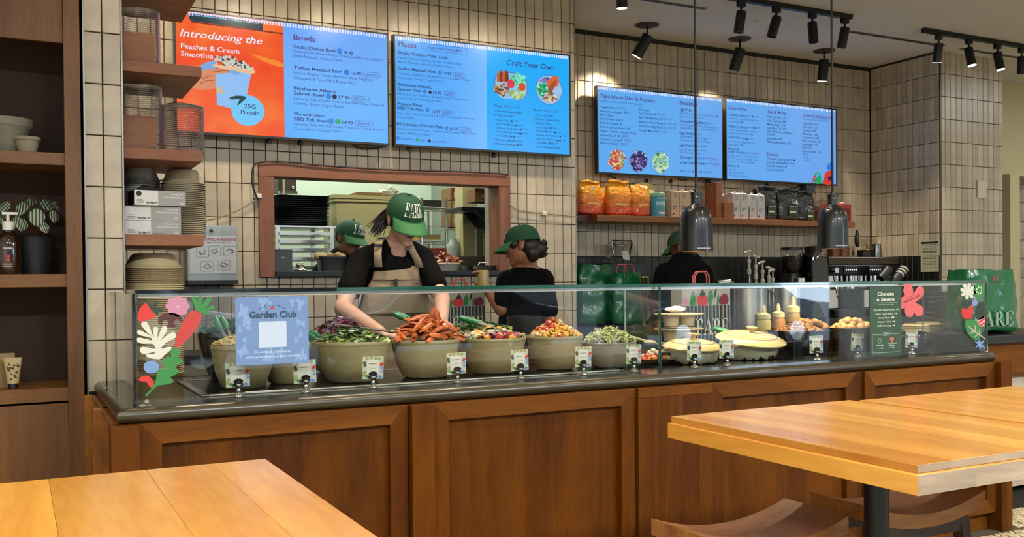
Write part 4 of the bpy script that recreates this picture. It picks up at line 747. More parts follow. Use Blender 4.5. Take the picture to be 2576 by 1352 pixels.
lm = leafm(.034, .075).mesh('leaf'); lm.materials.append(LM); lm.polygons.foreach_set('use_smooth', [True]*len(lm.polygons)); random.seed(4)
for k, (px, py, Yl, sc, rz, tilt) in enumerate(((92, 548, 4.21, 1.0, 0, .1), (137, 553, 4.24, .75, .5, .2), (107, 582, 4.20, .62, .3, .1), (55, 532, 4.26, .85, -.4, .35), (20, 530, 4.28, .8, -.7, .5), (112, 525, 4.32, .9, .3, .6), (75, 522, 4.36, .8, -.2, .7), (140, 530, 4.3, .7, .6, .5), (40, 565, 4.25, .8, -.6, .2), (5, 555, 4.3, .9, -.8, .3), (60, 575, 4.24, .7, 0, .2))):
    p = at(px, py-22, Yl)-Vector(t.location); o = bpy.data.objects.new('leaf', lm); COL.objects.link(o); o.parent = t; o.location = p; o.rotation_euler = (-tilt, .3*sin(k*2), rz); o.scale = (sc,)*3
    obj('leaf_stalk', MB().tube([(0, 0, .12), (p.x*.5, p.y*.5, max(p.z, .16)*.9+.03), p], .0022, 5), M('stalk', '#5c3a2c', .6), t, smooth=True)
# box and tube
p = at(18, 972, 4.25); t = thing('carton', 'slim tan carton behind the cream tube', 'carton', (p.x, 4.27, .898)); obj('carton_body', B(-.028, .028, -.015, .02, 0, .135), M('tan_card', '#7a6240', .7), t, bevel=.001); obj('carton_flap', B(-.028, .028, -.0158, -.015, .11, .134), M('tan_card2', '#86704c', .7), t)
p = at(33, 972, 4.21); t = thing('cream_tube', 'cream hand lotion tube with dark drawing', 'tube', (p.x, 4.21, .898)); TU = M('tube_cream', '#a58f5e', .5, var=.05)
obj('tube_body', MB().sheet(lambda u, v: ((.021+.011*v)*cos(2*pi*u), (.018*(1-v)+.001)*sin(2*pi*u), .02+.10*v), 20, 6), TU, t, smooth=True); obj('cap', MB().lathe([(0, 0), (.017, 0), (.017, .02), (0, .02)], 16), BLKP, t, smooth=True)
random.seed(3); mb = MB()
for k in range(26): a = random.uniform(-.9, .9); v = random.uniform(.15, .75); x = (.021+.011*v)*sin(a)*.9; q = Vector((x, -(.018*(1-v)+.0015)*cos(a)-.0004, .02+.10*v)); r = random.uniform(.002, .006); mb.add([q+Vector((r*cos(b), -.0006, r*.8*sin(b))) for b in (0, 1.3, 2.4, 3.8, 5)], [(0, 1, 2, 3, 4)])
obj('drawing', mb, M('dark_print', '#33260f', .6), t)
# ================================================================ oak wall shelves between pillar and screens
ZS = (1.505, 1.861, 2.217, 2.573)
for i, z in enumerate(ZS): obj('wall_shelf', B(.393, .709, 4.2, 4.72, z-.046, z), WAL, bevel=.002, label=('reddish wood shelf with the glove boxes', 'reddish wood shelf with two stacks of clear lids', 'reddish wood shelf level with the orange advert', 'topmost reddish wood shelf, seen from below')[i], cat='shelf', group='shelves beside the pillar')
CL = glassm('clear_plastic', (.9, .91, .92), 1.2, .06, 1.45); CLL = glassm('clear_lid_plastic', (.88, .88, .89), 3.2, .12, 1.5)
def clear_stack(label, px, Y, z, r, n, group, dz=.0085):
    c = at(px, 300, Y); t = thing('lid_stack', label, 'lids', (c.x, Y, z), group=group)
    me = MB().lathe([(r*.82, 0), (r*.9, .001), (r*.97, .005), (r, .008), (r*.985, .0085)], 28).mesh('lid'); me.materials.append(CLL); me.polygons.foreach_set('use_smooth', [True]*len(me.polygons))
    for k in range(n):
        o = bpy.data.objects.new('lid', me); COL.objects.link(o); o.parent = t; o.location = (random.uniform(-.001, .001), 0, .001+k*dz)
    obj('top_lid', MB().lathe([(0, 0), (r*.8, .002), (r*.95, -.004)], 28, (0, 0, n*dz+.004)), CLL, t, smooth=True)
clear_stack('tall stack of clear plastic lids beside the orange advert', 458, 4.40, 1.862, .093, 25, 'stacks of clear lids'); clear_stack('stack of clear plastic lids behind a wood block, middle shelf', 357, 4.42, 1.862, .085, 34, 'stacks of clear lids'); clear_stack('stack of clear plastic lids on the upper shelf', 352, 4.42, 2.218, .088, 30, 'stacks of clear lids')
for px0, px1, py, z, l in ((303, 388, 77, 2.218, 'wood block on the upper shelf before the clear lids'), (309, 393, 288, 1.862, 'wood block on the middle shelf before the clear lids')):
    a, b = at(px0, py, 4.26), at(px1, py+3, 4.26); t = thing('wood_block', l, 'wood block', ((a.x+b.x)/2, 4.27, z)); w = (b.x-max(a.x, .394))/2; obj('block', B(-w, w, -.01, .02, 0, a.z-z), WAL, t, bevel=.0015); obj('tab', B(w-.03, w-.005, -.014, -.01, .004, .012), BLKP, t)
def bowls(label, c, z, r, n, dz, mat, top=True, oval=1.0, group='stacked fibre bowls'):
    t = thing('bowl_stack', label, 'bowls', (c[0], c[1], z), group=group)
    me = MB().lathe([(r*.55, .0), (r*.75, .006), (r*.965, .0012), (r, 0), (r, .0035), (r*.96, .005), (r*.8, .016)], 32, sy=oval).mesh('bowl'); me.materials.append(mat); me.polygons.foreach_set('use_smooth', [True]*len(me.polygons))
    for k in range(n): o = bpy.data.objects.new('bowl', me); COL.objects.link(o); o.parent = t; o.location = (random.uniform(-.0012, .0012), random.uniform(-.001, .001), k*dz)
    if top: obj('upturned_bowl', MB().lathe([(r, 0), (r, .004), (r*.94, .006), (r*.88, .02), (r*.72, .055), (r*.62, .064), (0, .066)], 32, (0, 0, n*dz), sy=oval), mat, t, smooth=True, angle=60)
    return t
FIB = M('fibre_bowl', '#d0bc8c', .8, var=.08, nscale=30, rand=.06); FIBG = M('fibre_bowl_grey', '#a3967c', .8, var=.08, rand=.06)
c = at(385, 700, 4.45); bowls('tall stack of tan fibre bowls behind the left end of the glass', (c.x, 4.45), .91, .125, 54, .0085, FIB)
c = at(463, 500, 4.47); bowls('stack of greyish fibre bowls behind the glove boxes', (c.x, 4.49), 1.506, .096, 28, .0085, FIBG)
c = at(357, 470, 4.52); bowls('pale fibre bowls mostly hidden behind the glove boxes', (c.x, 4.58), 1.506, .085, 30, .0085, M('fibre_bowl_pale', '#b9b3a6', .8), group='stacked fibre bowls')
# staff-side ledge under the bowls
obj('back_ledge', B(.40, 1.05, 4.20, 4.75, .865, .91), GR, label='dark ledge behind the counter carrying the tan bowl stack', cat='ledge'); obj('end_board', B(.393, .415, 4.16, 4.2, .862, 1.26), OAK, label='narrow oak board upright beside the pillar', cat='board')
# glove boxes
GBW = M('glove_white', '#e0ddd6', .5); GBG = M('glove_grey', '#a19f99', .5); GTX = M('glove_text', '#eceae6', .6); INK = M('black_ink', '#141414', .6)
def glove(label, px0, px1, Y, z, h, rz, logo):
    a, b = at(px0, 540, Y), at(px1, 540, Y); W = b.x-a.x; t = thing('glove_box', label, 'glove box', (a.x, Y, z), rz, group='glove boxes')
    obj('carton', B(0, W, 0, .12, 0, h), GBW, t, bevel=.001); obj('grey_panel', B(W*.46, W, -.0006, 0, 0, h), GBG, t)
    if logo: obj('black_end', B(-.0006, 0, 0, .12, 0, h), INK, t); obj('crumpled_glove', MB().tube([(.02, .05, h), (.05, .06, h+.01), (.09, .04, h+.006), (.13, .06, h+.008)], [.008, .016, .012, .004], 8), BLKP, t, smooth=True); obj('emblem', MB().add([(W*.09+.011*cos(a_), -.0008, h*.76+.011*sin(a_)) for a_ in [2*pi*i/18 for i in range(18)]], [tuple(range(18))]), INK, t)
    F0 = lambda x, zz: frame_at((x, -.0012, zz)); text('Vitri-flex PF', F0(W*.22, h*.10), W*.23, h*.15, None, INK, t, .02, .2, name='box_print'); text('Powder Free', F0(W*.72, h*.72), W*.22, h*.14, None, GTX, t, .01, name='box_print'); text('Black Nitrile Gloves', F0(W*.57, h*.50), W*.38, h*.15, None, GTX, t, .01, name='box_print'); text('100', F0(W*.88, h*.1), W*.07, h*.16, None, GTX, t, .01, name='box_print')
    obj('fine_print', MB().box(W*.05, W*.16, -.001, 0, h*.36, h*.38).box(W*.05, W*.19, -.001, 0, h*.25, h*.27).box(W*.05, W*.18, -.001, 0, h*.14, h*.16).box(W*.50, W*.68, -.001, 0, h*.1, h*.12), INK, t)
glove('white and grey glove box, bottom of the pile', 313.5, 455, 4.27, 1.506, .060, 0, False); glove('white and grey glove box, middle of the pile', 313.5, 455, 4.27, 1.567, .060, 0, False); glove('white and grey glove box on top of the pile, black end showing', 338, 470, 4.235, 1.629, .062, .10, True)
# handwashing poster holder
p0, p1 = at(471, 566, YF-.1), at(598, 710, YF-.1); t = thing('poster_holder', 'clear plastic holder with a handwashing poster on the tiles', 'poster', (p0.x, YF-.1, p1.z)); W, H_ = p1.x-p0.x, p0.z-p1.z; W = at(598, 570, YF-.1).x-p0.x
obj('backing', B(0, W, .01, .088, 0, H_), M('grey_acrylic', '#b2b8ba', .25, coat=.5), t, bevel=.003); obj('dark_base', B(0, W, -.004, .09, -.012, .012), BLKP, t); obj('poster_sheet', B(.012, W-.012, .008, .0095, .05, H_-.06), M('poster_paper', '#dcdedf', .3, coat=.4), t); obj('screw', MB().ell((W*.48, .004, H_-.03), .011), CHROME, t, smooth=True); obj('front_cover', B(0, W, -.002, 0, 0, H_), GL, t)
PK = M('pink_print', '#b25a8a', .5); SKT = M('sketch_line', '#5c6064', .6); text('HANDWASHING', frame_at((W*.34, .0074, H_*.73)), W*.62, H_*.055, None, PK, t, .03, name='poster_print'); text('IS IMPORTANT IN THREE STEPS', frame_at((W*.36, .0074, H_*.69)), W*.5, H_*.018, None, INK, t, .01, name='poster_print')
random.seed(9); mb = MB()
for cx, cz in ((.3, .53), (.53, .55), (.84, .55), (.38, .28), (.72, .30)):
    ring(mb, rrect(W*cx, H_*cz, W*.25, H_*.18, .008), .0018, Matrix.Translation((0, .0076, 0)))
    for k in range(7):
        a0 = random.uniform(0, 6); q = [Vector((W*cx+W*.09*cos(a0+j*.5)*random.uniform(.3, 1), .0074, H_*cz+H_*.06*sin(a0+j*.5)*random.uniform(.3, 1))) for j in range(5)]; mb.tube(q, .0011, 4)
obj('hand_sketch', mb, SKT, t)
# ================================================================ kitchen hatch
HF = wood('hatch_frame_oak', '#6e4230', '#8f5d44', 'z', rough=.5); HFX = wood('hatch_frame_oak_along', '#6e4230', '#8f5d44', 'x', rough=.5)
t = thing('hatch_frame', 'reddish oak frame around the kitchen hatch', 'frame', (2.17, YF, 1.335))
def hf(n, b, m): b.v = [(x-2.17, y-YF, z-1.335) for x, y, z in b.v]; obj(n, b, m, t, bevel=.002)
hf('jamb', B(1.318, 1.410, YF-.03, YF+.13, 1.335, 1.950), HF); hf('jamb', B(2.948, 3.035, YF-.03, YF+.13, 1.335, 1.950), HF); hf('header', B(1.318, 3.035, YF-.032, YF+.13, 1.951, 2.032), HFX)
obj('hatch_sill', B(1.411, 2.947, YF-.05, YF+.42, 1.336, 1.371), M('dark_sill', '#12181c', .3), label='dark sill shelf of the kitchen hatch', cat='sill', bevel=.003)
# ================================================================ things seen through the kitchen hatch
ZSI = 1.3715
def kbox(name, label, cat, x0, x1, y0, y1, Y, d, mat, parts=True, bevel=.003, group=None):
    """box whose front face covers pixels x0..x1, y0..y1 at depth Y"""
    a, b = at(x0, y0, Y), at(x1, y1, Y); z1 = at((x0+x1)/2, y0, Y).z; z0 = at((x0+x1)/2, y1, Y).z; w = b.x-a.x
    t = thing(name, label, cat, (a.x+w/2, Y, z0), group=group); t['w'] = w; t['h'] = z1-z0; obj('body', B(-w/2, w/2, 0, d, 0, z1-z0), mat, t, bevel=bevel); return t, w, z1-z0
CARD = M('cardboard', '#7d5c3c', .8, var=.06); TAPE = M('packing_tape', '#a89070', .4)
# sheet pan rack + black trays
a, b = at(688, 570, 6.85), at(846, 570, 6.85); rx0, rx1 = a.x, b.x; t = thing('tray_rack', 'steel tray rack holding sheet pans behind the hatch', 'rack', ((rx0+rx1)/2, 7.12, 0)); w = (rx1-rx0)/2; zt = at(700, 571, 6.85).z
for sx in (-1, 1):
    for y in (-.25, .25): obj('upright', B(sx*w*.86-.014, sx*w*.86+.014, y-.014, y+.014, 0, zt), STEEL, t)
obj('rack_top', B(-w, w, -.26, .26, zt, zt+.012), STEEL, t)
for py in (592, 612, 632, 655, 678): z = at(760, py, 6.85).z; d = obj('sheet_pan', B(-w*.83, w*.83, -.27, .24, z, z+.004), STEEL, t); obj('pan_rim', MB().box(-w*.83, w*.83, -.275, -.265, z, z+.022).box(-w*.83, -w*.83+.008, -.27, .24, z, z+.022).box(w*.83-.008, w*.83, -.27, .24, z, z+.022), STEEL, d); obj('pan_food', B(-w*.7, w*.7, -.22, .2, z+.004, z+.014), M('pan_food_tan', '#9a8a5c', .8, var=.2), d)
t = thing('tray_stack', 'tall stack of black baking trays on the kitchen rack', 'trays', ((rx0+rx1)/2, 7.12, zt+.013)); me = MB(); r = .20
me.lathe([(r*.86, 0), (r*.97, .012), (r, .0135), (r, .016), (r*.96, .0155), (r*.84, .003), (0, .003)], 32, sq=8, sy=1.25, sx=1.05); me = me.mesh('tray'); me.materials.append(M('black_tray', '#2a2e37', .35))
for k in range(15): o = bpy.data.objects.new('tray', me); COL.objects.link(o); o.parent = t; o.location = (random.uniform(-.004, .004), random.uniform(-.004, .004), k*.0146)
# storage tub
a, b = at(843, 490, 7.1), at(1010, 490, 7.1); t = thing('storage_tub', 'big cream plastic tub behind the cap of the server', 'tub', ((a.x+b.x)/2, 7.35, 1.18)); w = (b.x-a.x)/2; h = at(860, 489, 7.1).z-1.18
TUB = M('cream_tub', '#c9bf8a', .4, var=.05); obj('tub_body', MB().lathe([(w*.86, 0), (w*.98, h-.03), (w*1.04, h-.028), (w*1.05, h), (w*.98, h), (w*.85, .02), (0, .02)], 32, sq=9, sy=.8), TUB, t, smooth=True, angle=50); obj('tub_rim_lip', MB().lathe([(w*1.0, h-.05), (w*1.02, h-.05), (w*1.02, h-.03)], 32, sq=9, sy=.8), TUB, t)
obj('tub_stand', B(a.x-.02, b.x+.05, 7.05, 7.7, 0, 1.179), STEEL, label='steel stand under the cream tub', cat='stand')
p = at(930, 487, 7.2); obj('cardboard_sheet', B(-.10, .10, -.1, .1, 0, .03), CARD, loc=(p.x, 7.3, 1.181+h), label='flat cardboard on the cream tub', cat='cardboard')
random.seed(5); p = at(985, 475, 7.2); mb = MB().ell((0, 0, .04), (.08, .06, .045), n=14, k=9); mb.v = [(x*random.uniform(.8, 1.15), y*random.uniform(.8, 1.15), z*random.uniform(.85, 1.2)) for x, y, z in mb.v]; obj('plastic_bag', mb, M('cling_wrap', '#a8a79a', .2, coat=.6), loc=(p.x, 7.28, 1.182+h), label='crumpled clear plastic bag above the green cap', cat='bag')
# upper cabinet at left
t, w, h = kbox('wall_cabinet', 'brown metal cabinet high in the left corner of the hatch', 'cabinet', 700, 746, 447, 482, 7.6, .3, M('brown_cabinet', '#4b3d33', .5)); obj('cabinet_knob', MB().ell((w*.28, -.012, h*.3), .012), CHROME, t, smooth=True); obj('cabinet_rail', B(-w/2, w/2, -.03, .0, -.02, 0), STEEL, t); obj('white_pipe', B(-w*.32, -w*.22, -.05, -.03, -.1, h), CREAM, t)
# wire shelving
xl, xr_ = at(1062, 600, 7.3).x, at(1124, 600, 7.3).x; t = thing('wire_shelving', 'chrome wire shelving behind the server', 'shelving', ((xl+xr_)/2, 7.5, 0)); w = (xr_-xl)/2
for sx in (-1, 1):
    for y in (-.2, .2): obj('post', MB().tube([(sx*w, y, 0), (sx*w, y, at(1120, 500, 7.3).z)], .012, 8), STEEL, t, smooth=True)
for py in (523, 606):
    z = at(1100, py, 7.3).z; mb = MB()
    for y in (-.2, .2): mb.tube([(-w*1.5, y, z), (w, y, z)], .005, 6); mb.tube([(-w*1.5, y, z-.03), (w, y, z-.03)], .004, 6)
    for k in range(14): x = -w*1.5+k*w*2.5/13; mb.tube([(x, -.2, z-.03), (x+w*.09, -.2, z), (x+w*.18, -.2, z-.03)], .003, 4); mb.tube([(x, -.2, z), (x, .2, z)], .003, 4)
    obj('wire_shelf', mb, STEEL, t)
z = at(1100, 522, 7.3).z; obj('black_tray_box', B(xl-.05, xr_-.02, 7.35, 7.65, z+.004, z+.065), M('dark_plastic', '#24282a', .4), label='dark tray on the upper wire shelf', cat='tray', bevel=.005)
z = at(1100, 605, 7.3).z; t = thing('food_tub', 'clear food tub with tan food on the wire shelf', 'tub', ((xl+xr_)/2, 7.45, z+.005)); obj('tub_walls', B(-.08, .08, -.1, .1, .0, .12), CL, t); obj('tub_food', B(-.075, .075, -.095, .095, .002, .045), M('tan_food', '#a58a52', .8, var=.2), t)
obj('yellow_carton', B(-.03, .03, -.04, .04, 0, .07), M('yellow_card', '#d8a820', .6), loc=(at(1055, 600, 7.4).x, 7.42, z+.005), label='small yellow carton on the wire shelf', cat='carton', bevel=.002)
# cardboard boxes
x0 = at(1133, 500, 7.6); 
for k, (y0, y1, l, dark) in enumerate(((473, 505, 'topmost cardboard box of the pile, red tape', 1), (506, 540, 'middle cardboard box of the kitchen pile', 0), (540, 572, 'lowest cardboard box of the kitchen pile', 0))):
    t, w, h = kbox('cardboard_box', l, 'box', 1133, 1163, y0, y1, 7.6, .2, CARD, group='pile of cardboard boxes'); obj('tape', B(-w*.35, -w*.05, -.001, 0, 0, h), M('red_tape', '#8a3038', .5) if dark else TAPE, t); obj('label_sticker', B(-w*.2, w*.1, -.002, -.001, h*.2, h*.7), WHITE, t)
t = thing('box_shelf', 'wire shelf carrying the cardboard boxes', 'shelf', (at(1150, 574, 7.6).x, 7.6, at(1150, 574, 7.6).z-.012)); obj('shelf_deck', B(-.12, .12, -.02, .25, 0, .01), STEEL, t); obj('shelf_leg', MB().tube([(-.11, 0, 0), (-.11, 0, -1.2)], .012, 8), STEEL, t); obj('shelf_leg', MB().tube([(.1, 0, 0), (.1, 0, -1.2)], .012, 8), STEEL, t)
t = thing('water_jug', 'translucent jug on the kitchen shelf below the boxes', 'jug', (at(1141, 655, 7.0).x, 7.0, at(1141, 655, 7.0).z)); obj('jug_body', MB().lathe([(0, 0), (.05, 0), (.055, .1), (.045, .13), (.03, .15), (.028, .17), (0, .17)], 18), M('frosted_plastic', '#a9b0a6', .4), t, smooth=True); obj('jug_stand', B(-.09, .09, -.09, .09, -.3, -.001), STEEL, t)
# cream post, bracket shelf, notice
a, b = at(1164, 470, 6.9), at(1200, 470, 6.9); obj('trim_post', B(a.x, b.x, 6.9, 7.05, 0, 3.0), M('cream_post', '#b5ab80', .6), label='cream post inside the kitchen', kind='structure')
p = at(1161, 527, 6.6); q = at(1240, 515, 6.6); t = thing('bracket_shelf', 'dark blue-black wall shelf with angled brackets', 'shelf', (p.x, 6.6, p.z)); L_ = q.x-p.x+.1; DK = M('blue_black', '#10171f', .4)
obj('shelf_board', B(0, L_, 0, .3, -.012, .02), DK, t, bevel=.004)
obj('bracket', MB().prism([(L_*.35, -.012), (L_, -.012), (L_, -.17), (L_*.78, -.16)], .02, Matrix.Translation((0, .02, 0))), DK, t); obj('bracket', MB().prism([(L_*.35, -.012), (L_, -.012), (L_, -.17), (L_*.78, -.16)], .02, Matrix.Translation((0, .24, 0))), DK, t)
t, w, h = kbox('cardboard_box', 'cardboard box standing on the dark bracket shelf', 'box', 1194, 1236, 474, 509, 6.65, .15, CARD); obj('flap', B(-w/2, w/2, -.02, 0, h-.006, h), CARD, t); obj('label_sticker', B(-w*.1, w*.2, -.002, 0, h*.3, h*.6), TAPE, t)
t, w, h = kbox('notice_board', 'grey green panel with a paper notice in the kitchen', 'panel', 1199, 1240, 576, 668, 6.7, .04, M('grey_green_panel', '#62644f', .5)); obj('paper_notice', B(-w*.1, w*.5, -.003, 0, h*.2, h*.85), M('notice_paper', '#b3aa80', .6), t); text('PROPER', frame_at((-w*.05, -.0036, h*.76)), w*.4, .012, None, INK, t, .02, name='notice_print'); obj('notice_sketch', MB().tube([(w*.1, -.004, h*.4), (w*.2, -.004, h*.55), (w*.3, -.004, h*.45), (w*.15, -.004, h*.35)], .003, 5), INK, t)
obj('trim_jamb', B(at(1231, 500, YF+.14).x, 2.947, YF+.131, YF+.20, 1.372, 2.1), M('white_jamb', '#9b9484', .5), label='pale inner jamb right of the hatch', kind='structure')
# on the sill
t, w, h = kbox('receipt_printer', 'dark grey receipt printer at the left of the hatch sill', 'printer', 691, 736, 633, 686, 6.0, .12, M('slate_plastic', '#2c363a', .4)); t.location.z = ZSI; obj('printer_lid', B(-w/2, w/2, -.004, .11, h, h+.006), M('slate_lid', '#46525a', .4), t); obj('maker_plate', B(-w*.15, w*.1, -.0015, 0, h*.62, h*.68), TRIM, t)
t = thing('ticket_spool', 'chrome ticket spike base on the hatch sill', 'ticket holder', (at(755, 683, 5.97).x, 5.97, ZSI)); obj('spool_base', MB().lathe([(0, 0), (.04, 0), (.042, .008), (.028, .018), (.026, .04), (.02, .046), (0, .048)], 20), CHROME, t, smooth=True); obj('spike', MB().tube([(0, 0, .045), (0, 0, .07)], .002, 6), CHROME, t)
for k in range(4): obj('bead', MB().ell((-.02+.013*k, -.02, .052), .006, n=8, k=6), WHITE, t, smooth=True)
a, b = at(806, 650, 5.98), at(876, 650, 5.98); t = thing('black_food_pan', 'black deep pan on the hatch sill, potatoes on top', 'pan', ((a.x+b.x)/2, 6.06, ZSI)); w = (b.x-a.x)/2; ph = at(840, 648, 5.98).z-ZSI
obj('pan_shell', MB().lathe([(w*.8, 0), (w*.95, ph), (w*1.02, ph), (w*1.02, ph+.008), (w*.9, ph+.004), (w*.78, .01), (0, .01)], 28, sq=8, sy=.75), BLKP, t, smooth=True); POT = M('potato_skin', '#8e7a58', .8, var=.15); random.seed(2)
for k, (dx, s) in enumerate(((-.085, .032), (-.035, .03), (.02, .036), (.065, .034), (.0, .03), (-.06, .03), (.045, .03))):
    mb = MB().ell((0, 0, 0), (s, s*.8, s*.7), n=10, k=7); obj('potato', mb, POT, loc=(t.location.x+dx, 6.04+.05*(k % 3), ZSI+ph+.005+.012*(k > 3)), smooth=True, label='tan potato heaped in the black pan on the sill', cat='potato', group='potatoes on the sill')
t = thing('baking_dish', 'white fluted dish heaped with red-brown wedges on the sill', 'dish', (at(1122, 680, 6.02).x, 6.04, ZSI)); r = .098; EN = M('white_enamel', '#c8c3b2', .3, coat=.4)
obj('dish_shell', MB().lathe([(r*.75, 0), (r*.98, .045), (r*1.05, .05), (r*1.03, .054), (r*.93, .05), (r*.7, .01), (0, .01)], 40, sx=1.12), EN, t, smooth=True); WD = M('glazed_wedge', '#5c2208', .35, var=.3, nscale=40, rand=.3, coat=.3, col2='#8a4a18'); random.seed(8)
wm = MB().lathe([(0, -.035), (.009, -.028), (.012, 0), (.008, .03), (0, .036)], 7).mesh('roast_wedge'); wm.materials.append(WD)
for k in range(46):
    a0 = random.uniform(0, 6.3); rr = r*sqrt(random.random())*.95; hz = .052+.075*(1-(rr/r)**1.3)*random.uniform(.6, 1); o = bpy.data.objects.new('roast_wedge', wm); COL.objects.link(o); o.location = (t.location.x+rr*cos(a0)*1.1, t.location.y+rr*sin(a0), ZSI+hz); o.rotation_euler = (random.uniform(.8, 2.2), random.uniform(-.4, .4), random.uniform(0, 6)); tag(o, 'red-brown roasted wedge in the white dish on the sill', 'wedge', 'roasted wedges on the sill')
t = thing('steel_pan', 'shallow steel pan at the right of the hatch sill', 'pan', (at(1212, 688, 6.0).x, 6.02, ZSI)); r = .115; obj('pan_shell', MB().lathe([(r*.8, 0), (r, .035), (r*1.06, .037), (r*.96, .036), (r*.78, .005), (0, .005)], 32, sq=6, sx=1.1, sy=.8), STEEL, t, smooth=True); obj('pan_handle', MB().tube([(-.04, -.05, .04), (-.03, -.05, .055), (.03, -.05, .055), (.04, -.05, .04)], .004, 6), STEEL, t)
kbox('red_carton', 'red carton behind the wedges in the hatch', 'carton', 1072, 1124, 624, 645, 6.5, .1, M('red_card', '#8a2a20', .5)); obj('prep_table', B(2.62, 3.3, 6.42, 6.8, 0, at(1100, 646, 6.5).z-.001), STEEL, label='steel prep table in the kitchen', cat='table')
# ================================================================ lettering F A R E (serif)
def _arc(cx, cz, rx, rz, a0, a1, n=8): return [(cx+rx*cos(radians(a0+(a1-a0)*i/n)), cz+rz*sin(radians(a0+(a1-a0)*i/n))) for i in range(n+1)]
R_ = lambda x0, x1, z0, z1: [(x0, z0), (x1, z0), (x1, z1), (x0, z1)]
GLY = {'F': [R_(.2, .44, 0, 1), R_(.04, .92, .93, 1), R_(.04, .64, 0, .06), [(.92, 1), (.74, .93), (.86, .7), (.92, .7)], R_(.44, .7, .49, .55), R_(.66, .72, .38, .66)],
 'A': [[(.06, .03), (.14, .03), (.54, .93), (.48, .98)], [(.42, 1), (.6, 1), (.98, .03), (.7, .03)], R_(.24, .76, .28, .34), R_(-.06, .26, 0, .05), R_(.6, 1.08, 0, .05)],
 'R': [R_(.14, .38, 0, 1), R_(0, .5, .94, 1), R_(0, .54, 0, .06), [(.44, .06), (.44, .0)] and R_(.36, .5, .46, .52)] ,
 'E': [R_(.14, .38, 0, 1), R_(0, .86, .93, 1), R_(0, .88, 0, .07), [(.86, 1), (.7, .93), (.8, .72), (.86, .72)], [(.88, 0), (.88, .3), (.82, .3), (.7, .07)], R_(.38, .64, .48, .54), R_(.6, .66, .36, .66)]}
_o = _arc(.48, .73, .38, .27, 90, -90); _i = _arc(.46, .73, .18, .2, 90, -90)
GLY['R'] += [[_o[k], _i[k], _i[k+1], _o[k+1]][::-1] for k in range(8)] + [[(.46, .48), (.64, .48), (1.06, .0), (.78, .0)]]
def fare(fn, mat, parent, name='emblem_lettering', letters='FARE'):
    """fn(u, v): u 0..1 along the word, v 0..1 up"""
    n = len(letters)
    for k, ch in enumerate(letters):
        mb = MB()
        for p in GLY[ch]:
            q = []
            for i in range(len(p)):      # cut long sides so the letters can follow a curve
                a, b = p[i], p[(i+1) % len(p)]
                for j in range(3): q.append((a[0]+(b[0]-a[0])*j/3, a[1]+(b[1]-a[1])*j/3))
            mb.add([fn((k+.94*x+.03)/n, z) for x, z in q], [tuple(range(len(q)))])
        obj(name, mb, mat, parent)
# ================================================================ recess shelf
RS = wood('recess_shelf_oak', '#7c4a24', '#a76e3e', 'x', rough=.5)
t = thing('wall_shelf', 'long oak shelf below the recess screens', 'shelf', (5.4, YR-.15, 1.79)); obj('board', B(-1.33, 1.49, -.15, .148, -.025, .025), RS, t, bevel=.002); obj('back_cleat', B(-1.80, -1.332, -.06, .148, -.025, .02), wood('dark_cleat', '#3a2114', '#54321f', 'x'), t)
ZH = 1.816
def sx_(px, Y=6.5): return at(px, 520, Y).x
def crumple(mb, s, seed):
    random.seed(seed); mb.v = [(x+random.uniform(-s, s), y+random.uniform(-s, s), z+(random.uniform(-s, s) if z > .01 else 0)) for x, y, z in mb.v]; return mb
WTX = bpy.data.textures.new('wrinkle', 'CLOUDS'); WTX.noise_scale = .06; WTX2 = bpy.data.textures.new('wrinkle_wide', 'VORONOI'); WTX2.noise_scale = .11
def wrinkle(o, st, sc=.06):
    d = o.modifiers.new('wrinkle', 'DISPLACE'); d.texture = WTX2 if sc > .1 else WTX; d.strength = st; d.mid_level = .5; d.texture_coords = 'GLOBAL'
def pouch(name, label, cat, x0, x1, Y, z, h, d, mat, seed, fold=.05, group=None, s=.006, rz=0):
    """soft bag: boxy below, pinched to a folded top"""
    w = (x1-x0)/2; t = thing(name, label, cat, ((x0+x1)/2, Y, z), rz, group=group); mb = MB(); nz, n = 9, 16; vs = []
    for j in range(nz+1):
        v = j/nz; f = 1-.05*v+.03*sin(pi*v); th = d/2*(1-max(0, (v-.55)/.45)**1.5*.93)
        for k in range(n):
            a = 2*pi*k/n; c_, s_ = cos(a), sin(a); e = (abs(c_)**5+abs(s_)**5)**(-1/5); vs.append((w*f*c_*e, th*s_*e, h*v))
    mb.add(vs, [(j*n+k, j*n+(k+1) % n, (j+1)*n+(k+1) % n, (j+1)*n+k) for j in range(nz) for k in range(n)]+[tuple(range(nz*n, nz*n+n)), tuple(reversed(range(n)))]); crumple(mb, s, seed)
    bag = obj('bag_body', mb, mat, t, smooth=True, sub=2, angle=180); wrinkle(bag, .014)
    if fold: random.seed(seed+50); obj('rolled_top', MB().tube([(-w*.85, -.01, h+random.uniform(-.01, .01)), (-w*.2, -.016, h+.008), (w*.4, -.012, h-.004), (w*.85, -.01, h+random.uniform(-.012, .006))], .012, 8), mat, t, smooth=True)
    return t, w
